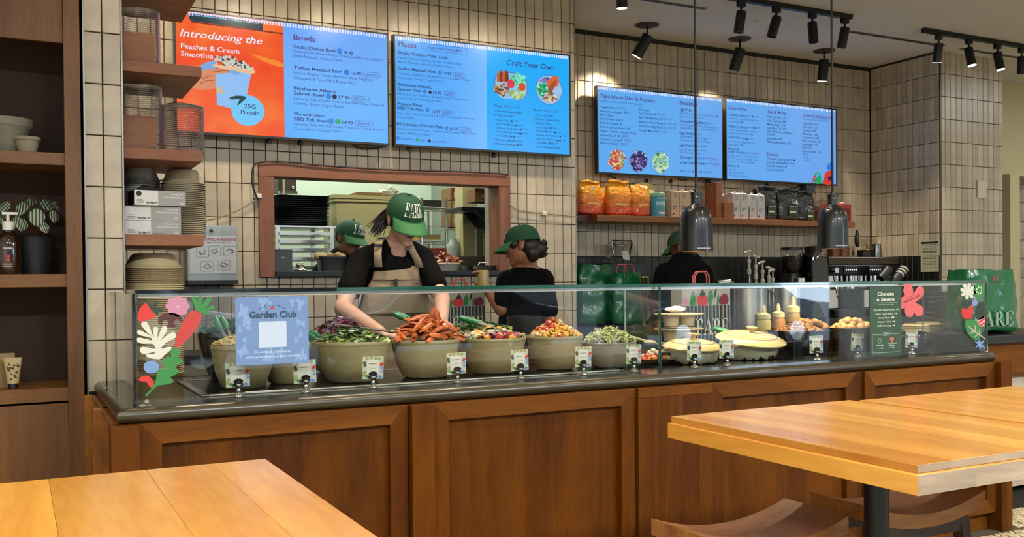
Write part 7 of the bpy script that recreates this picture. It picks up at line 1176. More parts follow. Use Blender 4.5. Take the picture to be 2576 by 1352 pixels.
# platter by the divider
c = at(1655, 885, 3.62); t = thing('platter', 'dark platter of roasted peppers beside the divider', 'platter', (c.x, 3.62, ZB)); obj('platter_dish', MB().lathe([(0, .004), (.06, .004), (.1, .02), (.105, .024), (.08, .0), (0, 0)], 28), M('black_dish', '#131312', .3), t, smooth=True); heap('pepper_piece', 'roasted pepper piece on the dark platter', 'pepper', 'peppers on the platter', (c.x, 3.62, ZB+.02, .09), 44, [CH(RED), CH(M('pepper_orange', '#c26a24', .35, coat=.3)), CH(PALE)], .05, 15)
# lidded enamel dishes
ENC = M('cream_enamel', '#cfc08a', .25, coat=.5, col2='#c6b67e', nscale=3); 
def chipped(name, base):
    m = M(name, base, .3, coat=.4); nt = m.node_tree; N = nt.nodes; L = nt.links; tc = N.new('ShaderNodeTexCoord'); sp = N.new('ShaderNodeSeparateXYZ'); L.new(tc.outputs['Object'], sp.inputs[0]); nz = N.new('ShaderNodeTexNoise'); nz.inputs['Scale'].default_value = 38; L.new(tc.outputs['Object'], nz.inputs['Vector'])
    ma = N.new('ShaderNodeMath'); ma.operation = 'MULTIPLY_ADD'; ma.inputs[1].default_value = -13; ma.inputs[2].default_value = .60; L.new(sp.outputs['Z'], ma.inputs[0]); ad = N.new('ShaderNodeMath'); ad.operation = 'ADD'; L.new(ma.outputs[0], ad.inputs[0]); L.new(nz.outputs['Fac'], ad.inputs[1]); rp = N.new('ShaderNodeValToRGB'); rp.color_ramp.elements[0].position = .98; rp.color_ramp.elements[1].position = 1.0; rp.color_ramp.elements[0].color = lin(base); rp.color_ramp.elements[1].color = lin('#17150f'); L.new(ad.outputs[0], rp.inputs[0]); L.new(rp.outputs[0], N['Principled BSDF'].inputs['Base Color']); return m
CHIP = chipped('chipped_enamel', '#a7a488')
def casserole(label, x0, x1, yl, yb, Y, tilt=0):
    c = at((x0+x1)/2, yl, Y); r = (x1-x0)/2*mpp((x0+x1)/2, Y); t = thing('enamel_dish', label, 'dish', (c.x, Y, ZB), group='lidded enamel dishes'); zt = at((x0+x1)/2, yl, Y-r*.7).z-ZB
    obj('dish_base', MB().lathe([(0, 0), (r*.8, 0), (r*.86, .006), (r*.93, zt*.6), (r*.95, zt), (r*.88, zt), (r*.8, .01)], 40), CHIP, t, smooth=True, angle=60)
    l = obj('lid', MB().lathe([(r*.97, zt+.002), (r*.99, zt+.008), (r*.93, zt+.018), (r*.72, zt+.032), (r*.68, zt+.032), (r*.4, zt+.042), (0, zt+.045)], 40), ENC, t, smooth=True, loc=(0, -tilt*.2, tilt*r*.75), rot=(tilt, 0, 0)); obj('lid_groove', MB().lathe([(r*.74, zt+.0315), (r*.72, zt+.0335), (r*.70, zt+.033)], 40), M('groove_tan', '#8f7d4c', .4), l, smooth=True)
    obj('lid_knob', MB().lathe([(.012, zt+.043), (.011, zt+.058), (.026, zt+.066), (.027, zt+.071), (.012, zt+.072), (0, zt+.069)], 20), M('knob_cream', '#b59c68', .35, coat=.3), l, smooth=True); obj('side_handle', MB().tube([(-r*.93, -.02, zt*.8), (-r*1.06, -.02, zt*.85), (-r*1.06, .02, zt*.85), (-r*.93, .02, zt*.8)], .006, 8), BLACK, t, smooth=True)
casserole('chipped cream lidded dish just right of the divider', 1660, 1812, 886, 918, 3.56, .07); casserole('larger chipped cream lidded dish with knob', 1785, 1962, 874, 910, 3.62, .16)
# black pans with chicken and meatballs
def blackpan(label, x0, x1, yr, Y, h, sy=.8):
    c = at((x0+x1)/2, yr, Y); w = (x1-x0)/2*mpp((x0+x1)/2, Y); t = thing('black_pan', label, 'pan', (c.x, Y, ZB), group='black food pans'); obj('pan_shell', MB().lathe([(0, 0), (w*.86, 0), (w*.93, h), (w*1.0, h+.002), (w*1.0, h+.008), (w*.9, h+.004), (w*.82, .01), (0, .01)], 44, sq=6, sy=sy), M('gloss_black_pan', '#0c0d0f', .12, coat=.6), t, smooth=True, angle=60); obj('pan_food_bed', MB().lathe([(w*.86, h-.004), (w*.5, h+.008), (0, h+.012)], 24, sq=6, sy=sy), M('roast_bed', '#7a5228', .6, var=.3), t, smooth=True); return (c.x, Y, ZB+h, w)
c7 = blackpan('black pan of chopped smoky chicken', 1938, 2082, 850, 3.66, .115); CKN = M('chicken', '#b47c34', .5, var=.3, nscale=50, rand=.2, col2='#6c3a10')
CKM = [mm(crumple(MB().ell((0, 0, 0), (.013, .010, .009), n=6, k=5), .0025, s_), CKN) for s_ in (1, 2, 3)]; heap('chicken_piece', 'chopped chicken piece in the black pan', 'chicken', 'chopped chicken pieces', c7, 190, CKM, .05, 16, sy=.7, flat=1.2)
c8 = blackpan('black pan of browned meatballs left of the sauce sign', 2082, 2205, 846, 3.70, .115); MBL = M('meatball', '#a07a48', .55, var=.35, nscale=40, rand=.12); heap('meatball', 'browned meatball in the black pan', 'meatball', 'meatballs', c8, 40, [mm(crumple(MB().ell((0, 0, 0), (.023, .021, .019), n=10, k=7), .0012, 5), MBL, True)], .06, 17, spread=.82, sy=.75)
heap('chicken_thigh', 'large roasted chicken piece between the two black pans', 'chicken', 'large chicken pieces', ((c7[0]+c8[0])/2, 3.80, ZB+.12, .09), 11, [mm(crumple(MB().ell((0, 0, 0), (.034, .026, .02), n=9, k=7), .004, 6), CKN, True)], .05, 18)
t = thing('black_pot', 'small round black pot right of the sauce sign', 'pot', (at(2298, 880, 3.6).x, 3.60, ZB)); obj('pot_body', MB().lathe([(0, 0), (.06, 0), (.078, .02), (.082, .07), (.074, .085), (.068, .082), (.06, .02), (0, .012)], 30), M('gloss_black_pan', '#0c0d0f'), t, smooth=True); obj('pot_rim', MB().lathe([(.074, .083), (.078, .088), (.07, .09)], 30), BLACK, t, smooth=True)
# flatbread plate left of sign
c = at(2188, 850, 3.72); t = thing('bread_plate', 'plate of flatbread and tofu left of the sauce sign', 'plate', (c.x, 3.86, ZB)); obj('plate_dish', MB().lathe([(0, .0), (.09, 0), (.105, .10), (.112, .105), (.1, .104), (0, .09)], 28), M('white_plate', '#b3ada0', .35), t, smooth=True); heap('bread_piece', 'pale folded flatbread piece on the plate', 'bread', 'flatbread pieces', (c.x, 3.86, ZB+.10, .09), 12, [mm(crumple(MB().ell((0, 0, 0), (.04, .022, .009), n=9, k=6), .003, 9), M('flatbread', '#b8a27c', .6, var=.2), True)], .04, 19)
# fibre bowls stacks right
for px, Y, n, l in ((2303, 3.80, 10, 'nested fibre bowls behind the sauce sign, left'), (2335, 3.88, 10, 'nested fibre bowls behind the sauce sign, right')):
    c = at(px, 830, Y); bowls(l, (c.x, Y), ZB+.03, .075, n, .0085, FIB, top=False); obj('bowl_riser', B(-.07, .07, -.06, .06, 0, .03), BLKP, loc=(c.x, Y, ZB-.001), label='low black riser under the nested bowls, '+('left' if px < 2320 else 'right'), cat='riser')
# stack of steel pans at the far right
px_ = at(2388, 830, 4.5); obj('back_stand', B(px_.x-.25, px_.x+.25, 4.35, 4.75, 0, ZB-.001), M('dark_counter', '#17181a'), label='dark stand behind the right end of the counter', cat='stand', bevel=.003); t = thing('pan_stack', 'stack of shallow glass and steel trays behind the right end of the case', 'trays', (px_.x, 4.55, ZB)); 
for k in range(8): obj('tray', MB().lathe([(.10, .0), (.115, .03), (.125, .033), (.112, .031), (.095, .006), (0, .006)], 30, (0, 0, k*.036), sq=5, sy=.6), M('smoky_tray', '#4a4436', .15, .5, coat=.4), t, smooth=True)
# fibre tray tower
c = at(1708, 850, 3.93); t = thing('tray_tower', 'tower of three fibre trays with cups, before the striped bag', 'trays', (c.x, 3.93, ZB)); FT = M('fibre_pale', '#b9ad8c', .7, var=.06)
for k in range(3):
    z = .055+.075*k; obj('fibre_tray', MB().lathe([(.105, z), (.118, z+.006), (.118, z+.010), (.1, z+.008), (0, z+.006)], 28, sq=5, sy=.7), FT, t, smooth=True)
    for sx in (-1, 1): obj('fibre_cup', MB().lathe([(.03, z-.055), (.034, z-.054), (.044, z), (.04, z)], 20, (sx*.05, 0, 0)), FT, t, smooth=True)
for dx, l in ((-.02, 'crumpled napkin on the tray tower'),): obj('napkin', crumple(MB().ell((0, 0, 0), (.06, .04, .014), n=10, k=6), .006, 12), WHITE, loc=(c.x+dx, 3.93, ZB+.235), label=l, cat='napkin')
# striped paper bags
def stripebag(label, x0, x1, Y, seed, n=13):
    a, b = at(x0, 760, Y), at(x1, 760, Y); w = (b.x-a.x)/2; h = at((x0+x1)/2, 724 if Y < 5 else 736, Y).z-ZB; t = thing('striped_bag', label, 'bag', ((a.x+b.x)/2, Y, ZB), group='striped paper bags'); d = .10
    obj('paper_body', MB().box(-w, w, -d/2, d/2, 0, h), M('bag_paper', '#a3a19a', .7), t, bevel=.002)
    for k in range(n): obj('stripe', B(-w+2*w*(k+.15)/n, -w+2*w*(k+.80)/n, -d/2-.0012, -d/2, .002, h*.72), M('stripe_dark', '#2a332f', .7), t)
    for y in (-d*.4, d*.4): obj('handle', MB().tube([(-w*.28+y*.6, y, h-.02), (-w*.28+y*.6, y, h+.06), (-w*.15+y*.6, y, h+.085), (w*.2+y*.6, y, h+.085), (w*.3+y*.6, y, h+.06), (w*.3+y*.6, y, h-.02)], .004, 6), REDH, t, smooth=True)
    F_ = lambda n_, mt, P: obj(n_, MB().prism(smooth_poly([(w*x, h*z) for x, z in P], 3), .0006, Matrix.Translation((0, -d/2-.002, 0))), mt, t)
    F_('printed_tomato', VR, [(-.38, .74), (-.2, .72), (.0, .74), (.03, .82), (-.06, .88), (-.2, .87), (-.33, .88), (-.42, .82)]); F_('printed_tomato_leaf', VD, [(-.3, .9), (-.2, .86), (-.05, .9), (-.12, .93), (-.17, .97), (-.24, .92)]); F_('printed_leaf', VG, [(-.66, .73), (-.5, .73), (-.45, .8), (-.5, .88), (-.55, .95), (-.64, .9), (-.7, .8)]); F_('printed_cactus', VG, [(.08, .74), (.2, .74), (.26, .86), (.2, .95), (.12, .94), (.05, .85)]); F_('printed_beet', M('vinyl_beet', '#7a2430', .6), [(.55, .74), (.85, .74), (.92, .82), (.8, .9), (.62, .88), (.5, .8)]); F_('printed_radish', VP, [(-.98, .73), (-.85, .72), (-.78, .8), (-.88, .86), (-.98, .82)]); F_('printed_vine', VD, [(.3, .85), (.36, .86), (.42, .97), (.36, .97)]); F_('printed_sprout', VG, [(.42, .74), (.5, .74), (.52, .86), (.46, .88)])
    fare(lambda u, v: Vector((-w*.5+w*1.45*u, -d/2-.0022, h*.27+h*.25*v)), M('bag_letter', '#e6e0ca', .6), t); return t
stripebag('striped paper bag with vegetables and coral handles, right', 1702, 1822, 4.09, 1); obj('back_counter', B(.62, 3.52, 5.42, 5.88, 0, ZB-.001), M('dark_counter', '#17181a'), label='low dark back counter below the kitchen hatch', cat='counter', bevel=.003); stripebag('striped paper bag half hidden behind the server arm', 1098, 1212, 5.6, 2)
# squeeze bottles
def squeeze(label, px, ytop, yb, Y, mat, sleeve=False):
    c = at(px, yb, Y); z0 = ZB; h = at(px, ytop, Y).z-z0; t = thing('squeeze_bottle', label, 'bottle', (c.x, Y, z0), group='squeeze bottles'); r = .037
    obj('bottle_body', MB().lathe([(0, 0), (r, 0), (r*1.02, h*.05), (r*1.02, h*.6), (r*.9, h*.68), (r*.85, h*.70)], 22), mat, t, smooth=True); obj('bottle_cap', MB().lathe([(r*.95, h*.70), (r*.95, h*.80), (r*.55, h*.82), (r*.35, h*.84), (r*.32, h*.93), (r*.12, h), (0, h)], 20), M('cap_cream', '#c8bb88', .4), t, smooth=True)
    if sleeve: obj('steel_sleeve', MB().lathe([(r*1.12, 0), (r*1.12, h*.5), (r*1.2, h*.51), (r*1.05, h*.52)], 24), STEEL, t, smooth=True)
squeeze('squeeze bottle of pale yellow sauce', 1922, 768, 850, 3.94, M('sauce_pale', '#b3a55c', .4)); squeeze('squeeze bottle of golden brown sauce', 1958, 764, 846, 3.97, M('sauce_gold', '#a8752a', .4)); squeeze('tall squeeze bottle standing in a steel sleeve', 1996, 746, 842, 3.95, M('sauce_olive', '#93805a', .4), True)
def soup(label, x0, x1, ytop, Y):
    c = at((x0+x1)/2, 830, Y); r = (x1-x0)/2*mpp((x0+x1)/2, Y); h = at((x0+x1)/2, ytop, Y-r).z-ZB; t = thing('steel_pot', label, 'steel pot', (c.x, Y, ZB), group='tall steel pots'); obj('pot_body', MB().lathe([(0, 0), (r, 0), (r, h-.006), (r*1.04, h-.004), (r*1.04, h), (r*.95, h), (r*.94, .01)], 36), STEEL, t, smooth=True, angle=50); obj('pot_lid', MB().lathe([(r*.94, h-.004), (r*.5, h+.002), (0, h+.004)], 30), STEEL, t, smooth=True)
soup('tall steel pot behind the pale sauce bottle', 1846, 1930, 724, 4.07); soup('tall steel pot behind the steel sleeve bottle', 1950, 2012, 721, 4.09)
# ================================================================ people
SKIN = {}
def skin(name, c): 
    m = M(name, c, .5, var=.06, nscale=18); m.node_tree.nodes['Principled BSDF'].inputs['Subsurface Weight'].default_value = .08; m.node_tree.nodes['Principled BSDF'].inputs['Subsurface Radius'].default_value = (.02, .008, .004); return m
SHIRT = M('black_cotton', '#050506', .9, var=.15, nscale=8, spec=.15); APR = M('taupe_canvas', '#93836a', .85, var=.10, nscale=10, bump=.15, bscale=160); CAPM = M('green_twill', '#12472c', .8, var=.12, nscale=14, bump=.1, bscale=200); CAPB = M('green_twill_brim', '#2c6a3a', .75, var=.1, nscale=14); CAPW = M('cap_white_thread', '#f4f1e8', .8); HAIR = M('dark_hair', '#1b120f', .5, var=.2, nscale=60, stretch=(1, 1, .1)); LIP = M('lip', '#8a4a42', .5); EYEW = M('eye_white', '#d9d4cc', .3); EYEB = M('eye_dark', '#20150f', .2)
def basis(fwd, tilt_side=0):
    """head basis: local -y looks along fwd"""
    f = Vector(fwd).normalized(); up = Vector((0, 0, 1)); x = up.cross(-f).normalized() if abs(f.z) < .99 else Vector((1, 0, 0)); y = -f; x = y.cross(up).normalized(); z = x.cross(y).normalized()
    m = Matrix((x, y, z)).transposed(); return m @ Matrix.Rotation(tilt_side, 3, 'Y')
def add_head(mb, c, R, s=1.0):
    c = Vector(c); P = lambda *v: c+R @ (Vector(v)*s)
    def E(p, r, n=16, k=12): mb.ell(P(*p), [q*s for q in r], R, n, k)
    E((0, .012, .03), (.076, .094, .088), 20, 14); E((0, -.02, -.035), (.062, .075, .075), 18, 12); E((0, -.045, -.07), (.042, .045, .042)); E((0, -.075, -.098), (.022, .02, .018)); E((0, -.05, .02), (.062, .045, .05))
    E((0, -.094, .012), (.010, .014, .026)); E((0, -.108, -.012), (.013, .016, .012)); E((-.011, -.098, -.016), (.008, .010, .008)); E((.011, -.098, -.016), (.008, .010, .008)); E((0, -.091, -.052), (.022, .012, .012)); E((-.036, -.07, -.012), (.022, .022, .02)); E((.036, -.07, -.012), (.022, .022, .02)); E((0, -.088, .034), (.045, .012, .010))
    for sx in (-1, 1): E((sx*.076, .012, -.006), (.009, .020, .031)); E((sx*.08, .02, .006), (.007, .018, .018)); E((sx*.075, .006, -.03), (.007, .009, .012))
def face_bits(par, c, R, s, o, skinm):
    c = Vector(c)-Vector(o); P = lambda *v: c+R @ (Vector(v)*s)
    for sx in (-1, 1):
        e = obj('eye', MB().ell(P(sx*.031, -.083, .012), [.012*s, .010*s, .007*s], R, 12, 8), EYEW, par, smooth=True); obj('iris', MB().ell(P(sx*.031, -.092, .012), [.0055*s, .003*s, .0055*s], R, 10, 6), EYEB, e, smooth=True); obj('eyebrow', MB().tube([P(sx*.012, -.097, .03), P(sx*.032, -.095, .036), P(sx*.05, -.082, .03)], [.003*s, .004*s, .002*s], 6), HAIR, par, smooth=True)
    obj('upper_lip', MB().ell(P(0, -.1015, -.049), [.021*s, .005*s, .004*s], R, 12, 8), LIP, par, smooth=True); obj('lower_lip', MB().ell(P(0, -.1015, -.057), [.018*s, .006*s, .005*s], R, 12, 8), LIP, par, smooth=True)
def add_hand(mb, w, dirv, palm, s=1.0, curl=.6, side=1):
    """wrist w, direction of the hand, palm normal; five separate bent fingers"""
    w = Vector(w); d = Vector(dirv).normalized(); n = Vector(palm); n = (n-d*n.dot(d)).normalized(); b = d.cross(n)*side
    pc = w+d*.05*s; R = Matrix((b, d, n)).transposed(); mb.ell(pc, (.040*s, .052*s, .017*s), R, 14, 10)
    for k, (off, L) in enumerate(((-.028, .070), (-.010, .080), (.010, .076), (.027, .060))):
        p0 = w+d*.088*s+b*off*s; a1 = curl*.5; d1 = (d*cos(a1)+n*sin(a1)); p1 = p0+d1*L*.45*s; a2 = curl*1.3; d2 = (d*cos(a2)+n*sin(a2)); p2 = p1+d2*L*.32*s; a3 = curl*1.9; d3 = d*cos(a3)+n*sin(a3); p3 = p2+d3*L*.26*s
        mb.capsule(p0, p1, .0092*s, .0088*s, 8); mb.capsule(p1, p2, .0088*s, .008*s, 8); mb.capsule(p2, p3, .008*s, .007*s, 8)
    t0 = w+d*.03*s-b*.034*s; t1 = t0+(d*.6-b*.7+n*.35).normalized()*.04*s; t2 = t1+(d*.9-b*.1+n*.5).normalized()*.03*s; mb.capsule(t0, t1, .013*s, .010*s, 8); mb.capsule(t1, t2, .010*s, .008*s, 8)
def remesh(o, vs, it=4):
    r = o.modifiers.new('remesh', 'REMESH'); r.mode = 'VOXEL'; r.voxel_size = vs; r.use_smooth_shade = True; s = o.modifiers.new('smooth', 'SMOOTH'); s.iterations = it; s.factor = .5
def body(par, segs, head, R, hs, mat, hands=(), vs=.0042, extra=None):
    o = Vector(par.location); mb = MB()
    for a, b, ra, rb in segs: mb.capsule(Vector(a)-o, Vector(b)-o, ra, rb, 16)
    add_head(mb, Vector(head)-o, R, hs)
    for h in hands: add_hand(mb, Vector(h[0])-o, *h[1:])
    if extra: extra(mb, o)
    ob = obj('body', mb, mat, par); remesh(ob, vs, 3); return ob
def cloth(par, segs, name, mat, vs=.007, it=8):
    o = Vector(par.location); mb = MB()
    for a, b, ra, rb in segs:
        if isinstance(ra, tuple): mb.ell(Vector(a)-o, ra, b, 20, 14)
        else: mb.capsule(Vector(a)-o, Vector(b)-o, ra, rb, 16)
    ob = obj(name, mb, mat, par); remesh(ob, vs, it); return ob
def cap(par, head, R, s=1.0, letters=True, brim_len=.072, mat=None, word=None):
    o = Vector(par.location); c = Vector(head)-o; P = lambda *v: c+R @ (Vector(v)*s); rx, ry, rz = .089, .108, .092; z0 = .028
    def dome(t, a, k=1.0):   # t 0..1 from rim to top
        e = t*pi/2; w = cos(e)**.75 if t < 1 else 0; seam = 1-.012*abs(cos(3*a))**12; return P(rx*k*w*seam*sin(a), .008-ry*k*w*seam*cos(a), z0+rz*k*sin(e)**1.05)
    mb = MB().sheet(lambda u, v: dome(v*.999, u*2*pi), 48, 14); mb.v = [tuple(Vector(v)+Vector((random.uniform(-1, 1), random.uniform(-1, 1), random.uniform(-1, 1)))*.0012) for v in mb.v]
    obj('cap_crown', mb, mat or CAPM, par, smooth=True, angle=180); obj('cap_button', MB().ell(P(0, .008, z0+rz+.001), .008*s, n=10, k=6), mat or CAPM, par, smooth=True); obj('cap_band', MB().sheet(lambda u, v: P(rx*1.005*sin(u*2*pi), .008-ry*1.005*cos(u*2*pi), z0-.012+.016*v), 40, 1), mat or CAPM, par, smooth=True)
    def brim(u, v):
        a = (u-.5)*2.3; r = 1+v*brim_len/ry*(cos(a*.95)**.5 if abs(a*.95) < pi/2 else 0); x = rx*(.99+.10*v)*sin(a); y = .008-ry*cos(a)*.99-v*brim_len*max(0, cos(a*1.15))**.45; return P(x, y, z0-.006-.030*v*(1+.2*v)-.018*(sin(a)**2)*v)
    obj('cap_brim', MB().sheet(brim, 28, 8), CAPB, par, smooth=True, solid=.004*s, angle=180)
    if letters: 
        def f(u, v): return dome(.13+.47*v, (u-.5)*1.16-.02, 1.02)
        fare(f, CAPW, par, 'cap_lettering')
def up(v): return Vector(v)
# ---- server behind the sweet potatoes
SK1 = skin('skin_light', '#c19a88'); Yb = 4.62
hd = at(1018, 552, 4.50); pl = thing('person', 'person in green cap, black shirt and taupe apron, looking down and serving', 'person', (at(985, 900, 4.68).x, 4.70, 0)); fw = Vector((.05, -.85, -.40)); R = basis(fw, .03)
neck = at(1000, 618, 4.60); shL, shR = at(907, 655, 4.66), at(1064, 650, 4.62); elL, elR = at(862, 776, 4.46), at(1112, 752, 4.40); wrL, wrR = at(955, 836, 3.98), at(1112, 806, 4.02); chest = at(985, 700, 4.70); waist = at(985, 850, 4.74); hip = Vector((waist.x, 4.78, .88))
legs = [(hip+Vector((sx*.09, 0, 0)), Vector((hip.x+sx*.11, 4.78, .46)), .085, .06) for sx in (-1, 1)]+[(Vector((hip.x+sx*.11, 4.78, .46)), Vector((hip.x+sx*.12, 4.82, .07)), .06, .04) for sx in (-1, 1)]+[(Vector((hip.x+sx*.12, 4.82, .05)), Vector((hip.x+sx*.13, 4.66, .04)), .045, .035) for sx in (-1, 1)]
body(pl, [(neck, hd+R @ Vector((0, .02, -.06)), .056, .052), (neck, chest, .07, .10), (chest, waist, .105, .10), (waist, hip, .10, .11), (shL, elL, .048, .041), (elL, wrL, .043, .029), (shR, elR, .046, .040), (elR, wrR, .042, .028), (neck, shL, .05, .05), (neck, shR, .05, .05)]+legs, hd, R, 1.0, SK1, hands=((wrL, (.75, -.55, -.25), (0, .1, -1), 1.0, .7, 1), (wrR, (.1, -.75, -.55), (-.3, .2, -1), 1.0, .8, -1)))
I3 = Matrix.Identity(3)
cloth(pl, [(at(988, 705, 4.66), I3, (.165, .115, .16), 0), (at(985, 770, 4.70), I3, (.165, .125, .2), 0), (waist+Vector((0, 0, -.05)), I3, (.17, .13, .16), 0), (at(985, 642, 4.64), at(985, 660, 4.66), .07, .09), (at(988, 672, 4.59), I3, (.12, .085, .06), 0), (neck+Vector((-.055, .015, -.025)), shL, .058, .060), (neck+Vector((.05, .0, -.025)), shR, .062, .060), (shL, shL+(elL-shL)*.60, .060, .064), (shR, shR+(elR-shR)*.66, .058, .060)], 'black_t_shirt', SHIRT)
cloth(pl, [(hip, hip+Vector((0, 0, -.05)), .15, .14)]+[(a, b, ra+.02, rb+.015) for a, b, ra, rb in legs[:4]], 'trousers', M('dark_denim', '#17191f', .9)); cloth(pl, [(a, b, ra+.01, rb+.008) for a, b, ra, rb in legs[4:]], 'shoes', BLKP)
def apron_sheet(rows, depth, Yc, off=0):
    o = Vector(pl.location)
    def fn(u, v):
        k = v*(len(rows)-1); i = min(int(k), len(rows)-2); f = k-i; py, xl, xr, yc, w = [rows[i][j]*(1-f)+rows[i+1][j]*f for j in range(5)]; px = xl+(xr-xl)*u; s = (u-.5)*2; return at(px, py, yc-w*sqrt(max(0, 1-(s*.82)**2))-off+.006*sin(9*v+4*u))-o
    return MB().sheet(fn, 20, 24)
rows = [(669, 942, 1060, 4.66, .145), (700, 938, 1066, 4.66, .165), (740, 915, 1076, 4.67, .18), (800, 893, 1092, 4.69, .19), (880, 880, 1096, 4.70, .19), (960, 872, 1100, 4.72, .19), (1080, 860, 1106, 4.74, .20)]
ap = obj('apron', apron_sheet(rows, .14, 4.66), APR, pl, smooth=True, solid=.004, angle=180)
obj('apron_seam', apron_sheet([(704, 937, 1066, 4.66, .172), (707, 937, 1067, 4.66, .172)], .14, 4.66), M('canvas_seam', '#75664f', .9), ap); obj('apron_waist_tie', apron_sheet([(787, 896, 1090, 4.69, .20), (793, 895, 1091, 4.69, .20)], 0, 0), M('canvas_seam', '#75664f'), ap)
def strap(p, par, name='apron_strap', w=.019):
    o = Vector(pl.location); P = [at(*q)-o for q in p]; sd = RX*w; mb = MB(); vs = []
    for q in P: vs += [q-sd, q+sd]
    mb.add(vs, [(2*i, 2*i+1, 2*i+3, 2*i+2) for i in range(len(P)-1)]); return obj(name, mb, APR, par, smooth=True, solid=.004, angle=180)
strap([(962, 598, 4.60), (952, 612, 4.545), (950, 640, 4.515), (952, 672, 4.51)], ap); strap([(1026, 604, 4.545), (1037, 630, 4.50), (1050, 655, 4.495), (1056, 674, 4.505)], ap)
obj('strap_slider', MB().obox(at(951, 618, 4.525)-Vector(pl.location), (.042, .01, .014)), BLKP, ap, bevel=.002); obj('pen', MB().tube([at(996, 702, 4.475)-Vector(pl.location), at(997, 724, 4.47)-Vector(pl.location)], .007, 8), BLKP, ap, smooth=True)
for q in ((987, 714), (1048, 714)): obj('brass_rivet', MB().ell(at(*q, 4.478)-Vector(pl.location), .006, n=8, k=6), M('old_brass', '#6a5430', .4, .8), ap, smooth=True)
face_bits(pl, hd, R, 1.0, pl.location, SK1); cap(pl, hd, R, 1.04, brim_len=.085)
random.seed(12); o = Vector(pl.location); hb = MB(); hb.ell(hd+R @ Vector((0, .05, -.01))-o, (.072, .06, .07), R, 16, 12)
for k in range(60):
    a = random.uniform(-.9, 2.6); p0 = hd+R @ Vector((-.07*cos(a*.6), .03+.06*random.random(), .03-.03*random.random()))-o; p1 = p0+R @ Vector((-.012-.02*random.random(), .02+.02*random.random(), -.05)); p2 = p1+Vector((-.02-.05*random.random(), .01*random.random(), -.045-.05*random.random())); hb.tube([p0, p1, p2], [.005, .004, .0008], 5)
for sx in (-1, 1): hb.ell(hd+R @ Vector((sx*.068, .03, .0))-o, (.018, .05, .05), R, 12, 8)
obj('hair', hb, HAIR, pl, smooth=True); obj('earring', MB().ell(hd+R @ Vector((-.08, .002, -.045))-o, .007, n=8, k=6), CHROME, pl, smooth=True)
# ---- cook in the kitchen
SK2 = skin('skin_tan', '#8f5c40'); hd = at(880, 600, 6.40); pk = thing('person', 'person in green cap and black shirt working in the kitchen hatch', 'person', (at(880, 700, 6.45).x, 6.45, 0)); R = basis(Vector((.30, -.80, -.22)), .12); neck = at(875, 652, 6.46); shL, shR = at(822, 676, 6.48), at(930, 676, 6.42); hip = Vector((neck.x, 6.5, .9))
lg = lambda h, y: [(h+Vector((sx*.09, 0, 0)), Vector((h.x+sx*.1, y, .46)), .085, .06) for sx in (-1, 1)]+[(Vector((h.x+sx*.1, y, .46)), Vector((h.x+sx*.1, y+.02, .07)), .06, .04) for sx in (-1, 1)]+[(Vector((h.x+sx*.1, y+.02, .05)), Vector((h.x+sx*.11, y-.13, .04)), .045, .035) for sx in (-1, 1)]
L2 = lg(hip, 6.5); elL, elR = shL+Vector((-.12, .02, -.18)), shR+Vector((.1, .05, -.25)); wrL, wrR = elL+Vector((.12, -.18, -.12)), elR+Vector((-.05, -.08, -.22))
body(pk, [(neck, hd+R @ Vector((0, .02, -.06)), .058, .054), (neck, hip+Vector((0, 0, .3)), .08, .12), (hip+Vector((0, 0, .3)), hip, .12, .11), (neck, shL, .05, .05), (neck, shR, .05, .05), (shL, elL, .05, .042), (elL, wrL, .043, .03), (shR, elR, .05, .042), (elR, wrR, .043, .03)]+L2, hd, R, 1.0, SK2, hands=((wrL, (.4, -.5, -.6), (0, .3, -1), 1, .6, 1), (wrR, (-.2, -.3, -.9), (0, .5, -.6), 1, .6, -1)), vs=.0055)
cloth(pk, [(hip+Vector((0, -.02, .42)), I3, (.19, .13, .25), 0), (hip+Vector((0, 0, .1)), I3, (.18, .13, .22), 0), (neck+Vector((0, .02, -.04)), shL, .07, .075), (neck+Vector((0, .02, -.04)), shR, .07, .072), (shL, shL+(elL-shL)*.7, .078, .075), (shR, shR+(elR-shR)*.7, .075, .072)], 'black_t_shirt', SHIRT, .009); cloth(pk, [(a, b, ra+.02, rb+.015) for a, b, ra, rb in L2[:4]]+[(hip, hip, .14, .14)], 'trousers', M('dark_denim', '#17191f'), .012)
face_bits(pk, hd, R, 1.0, pk.location, SK2); cap(pk, hd, R, 1.06); o = Vector(pk.location); obj('hair', MB().ell(hd+R @ Vector((0, .045, -.0))-o, (.079, .066, .062), R, 16, 12), HAIR, pk, smooth=True)
# ---- server with the hair bun
hd = at(1312, 618, 5.20); ps = thing('person', 'person with dark hair bun and green cap turned away, holding a cream bottle', 'person', (at(1320, 800, 5.25).x, 5.25, 0)); R = basis(Vector((-.74, .58, -.16)), -.10); neck = at(1318, 672, 5.25); shL, shR = at(1274, 706, 5.30), at(1368, 702, 5.18); hip = Vector((neck.x+.02, 5.28, .9)); L3 = lg(hip, 5.28)
elL = at(1260, 778, 5.26); wrL = at(1224, 728, 5.34); elR = at(1382, 800, 5.14); wrR = at(1370, 850, 5.30); SK3 = skin('skin_warm', '#a06a4c')
body(ps, [(neck, hd+R @ Vector((0, .02, -.06)), .054, .052), (neck, hip+Vector((0, 0, .3)), .08, .12), (hip+Vector((0, 0, .3)), hip, .12, .12), (neck, shL, .05, .05), (neck, shR, .05, .05), (shL, elL, .05, .042), (elL, wrL, .042, .029), (shR, elR, .05, .042), (elR, wrR, .042, .03)]+L3, hd, R, .98, SK3, hands=((wrL, (-.25, .15, .9), (-.9, -.3, 0), .95, .9, 1), (wrR, (-.3, .3, -.8), (-.5, .6, 0), 1, .6, -1)), vs=.005)
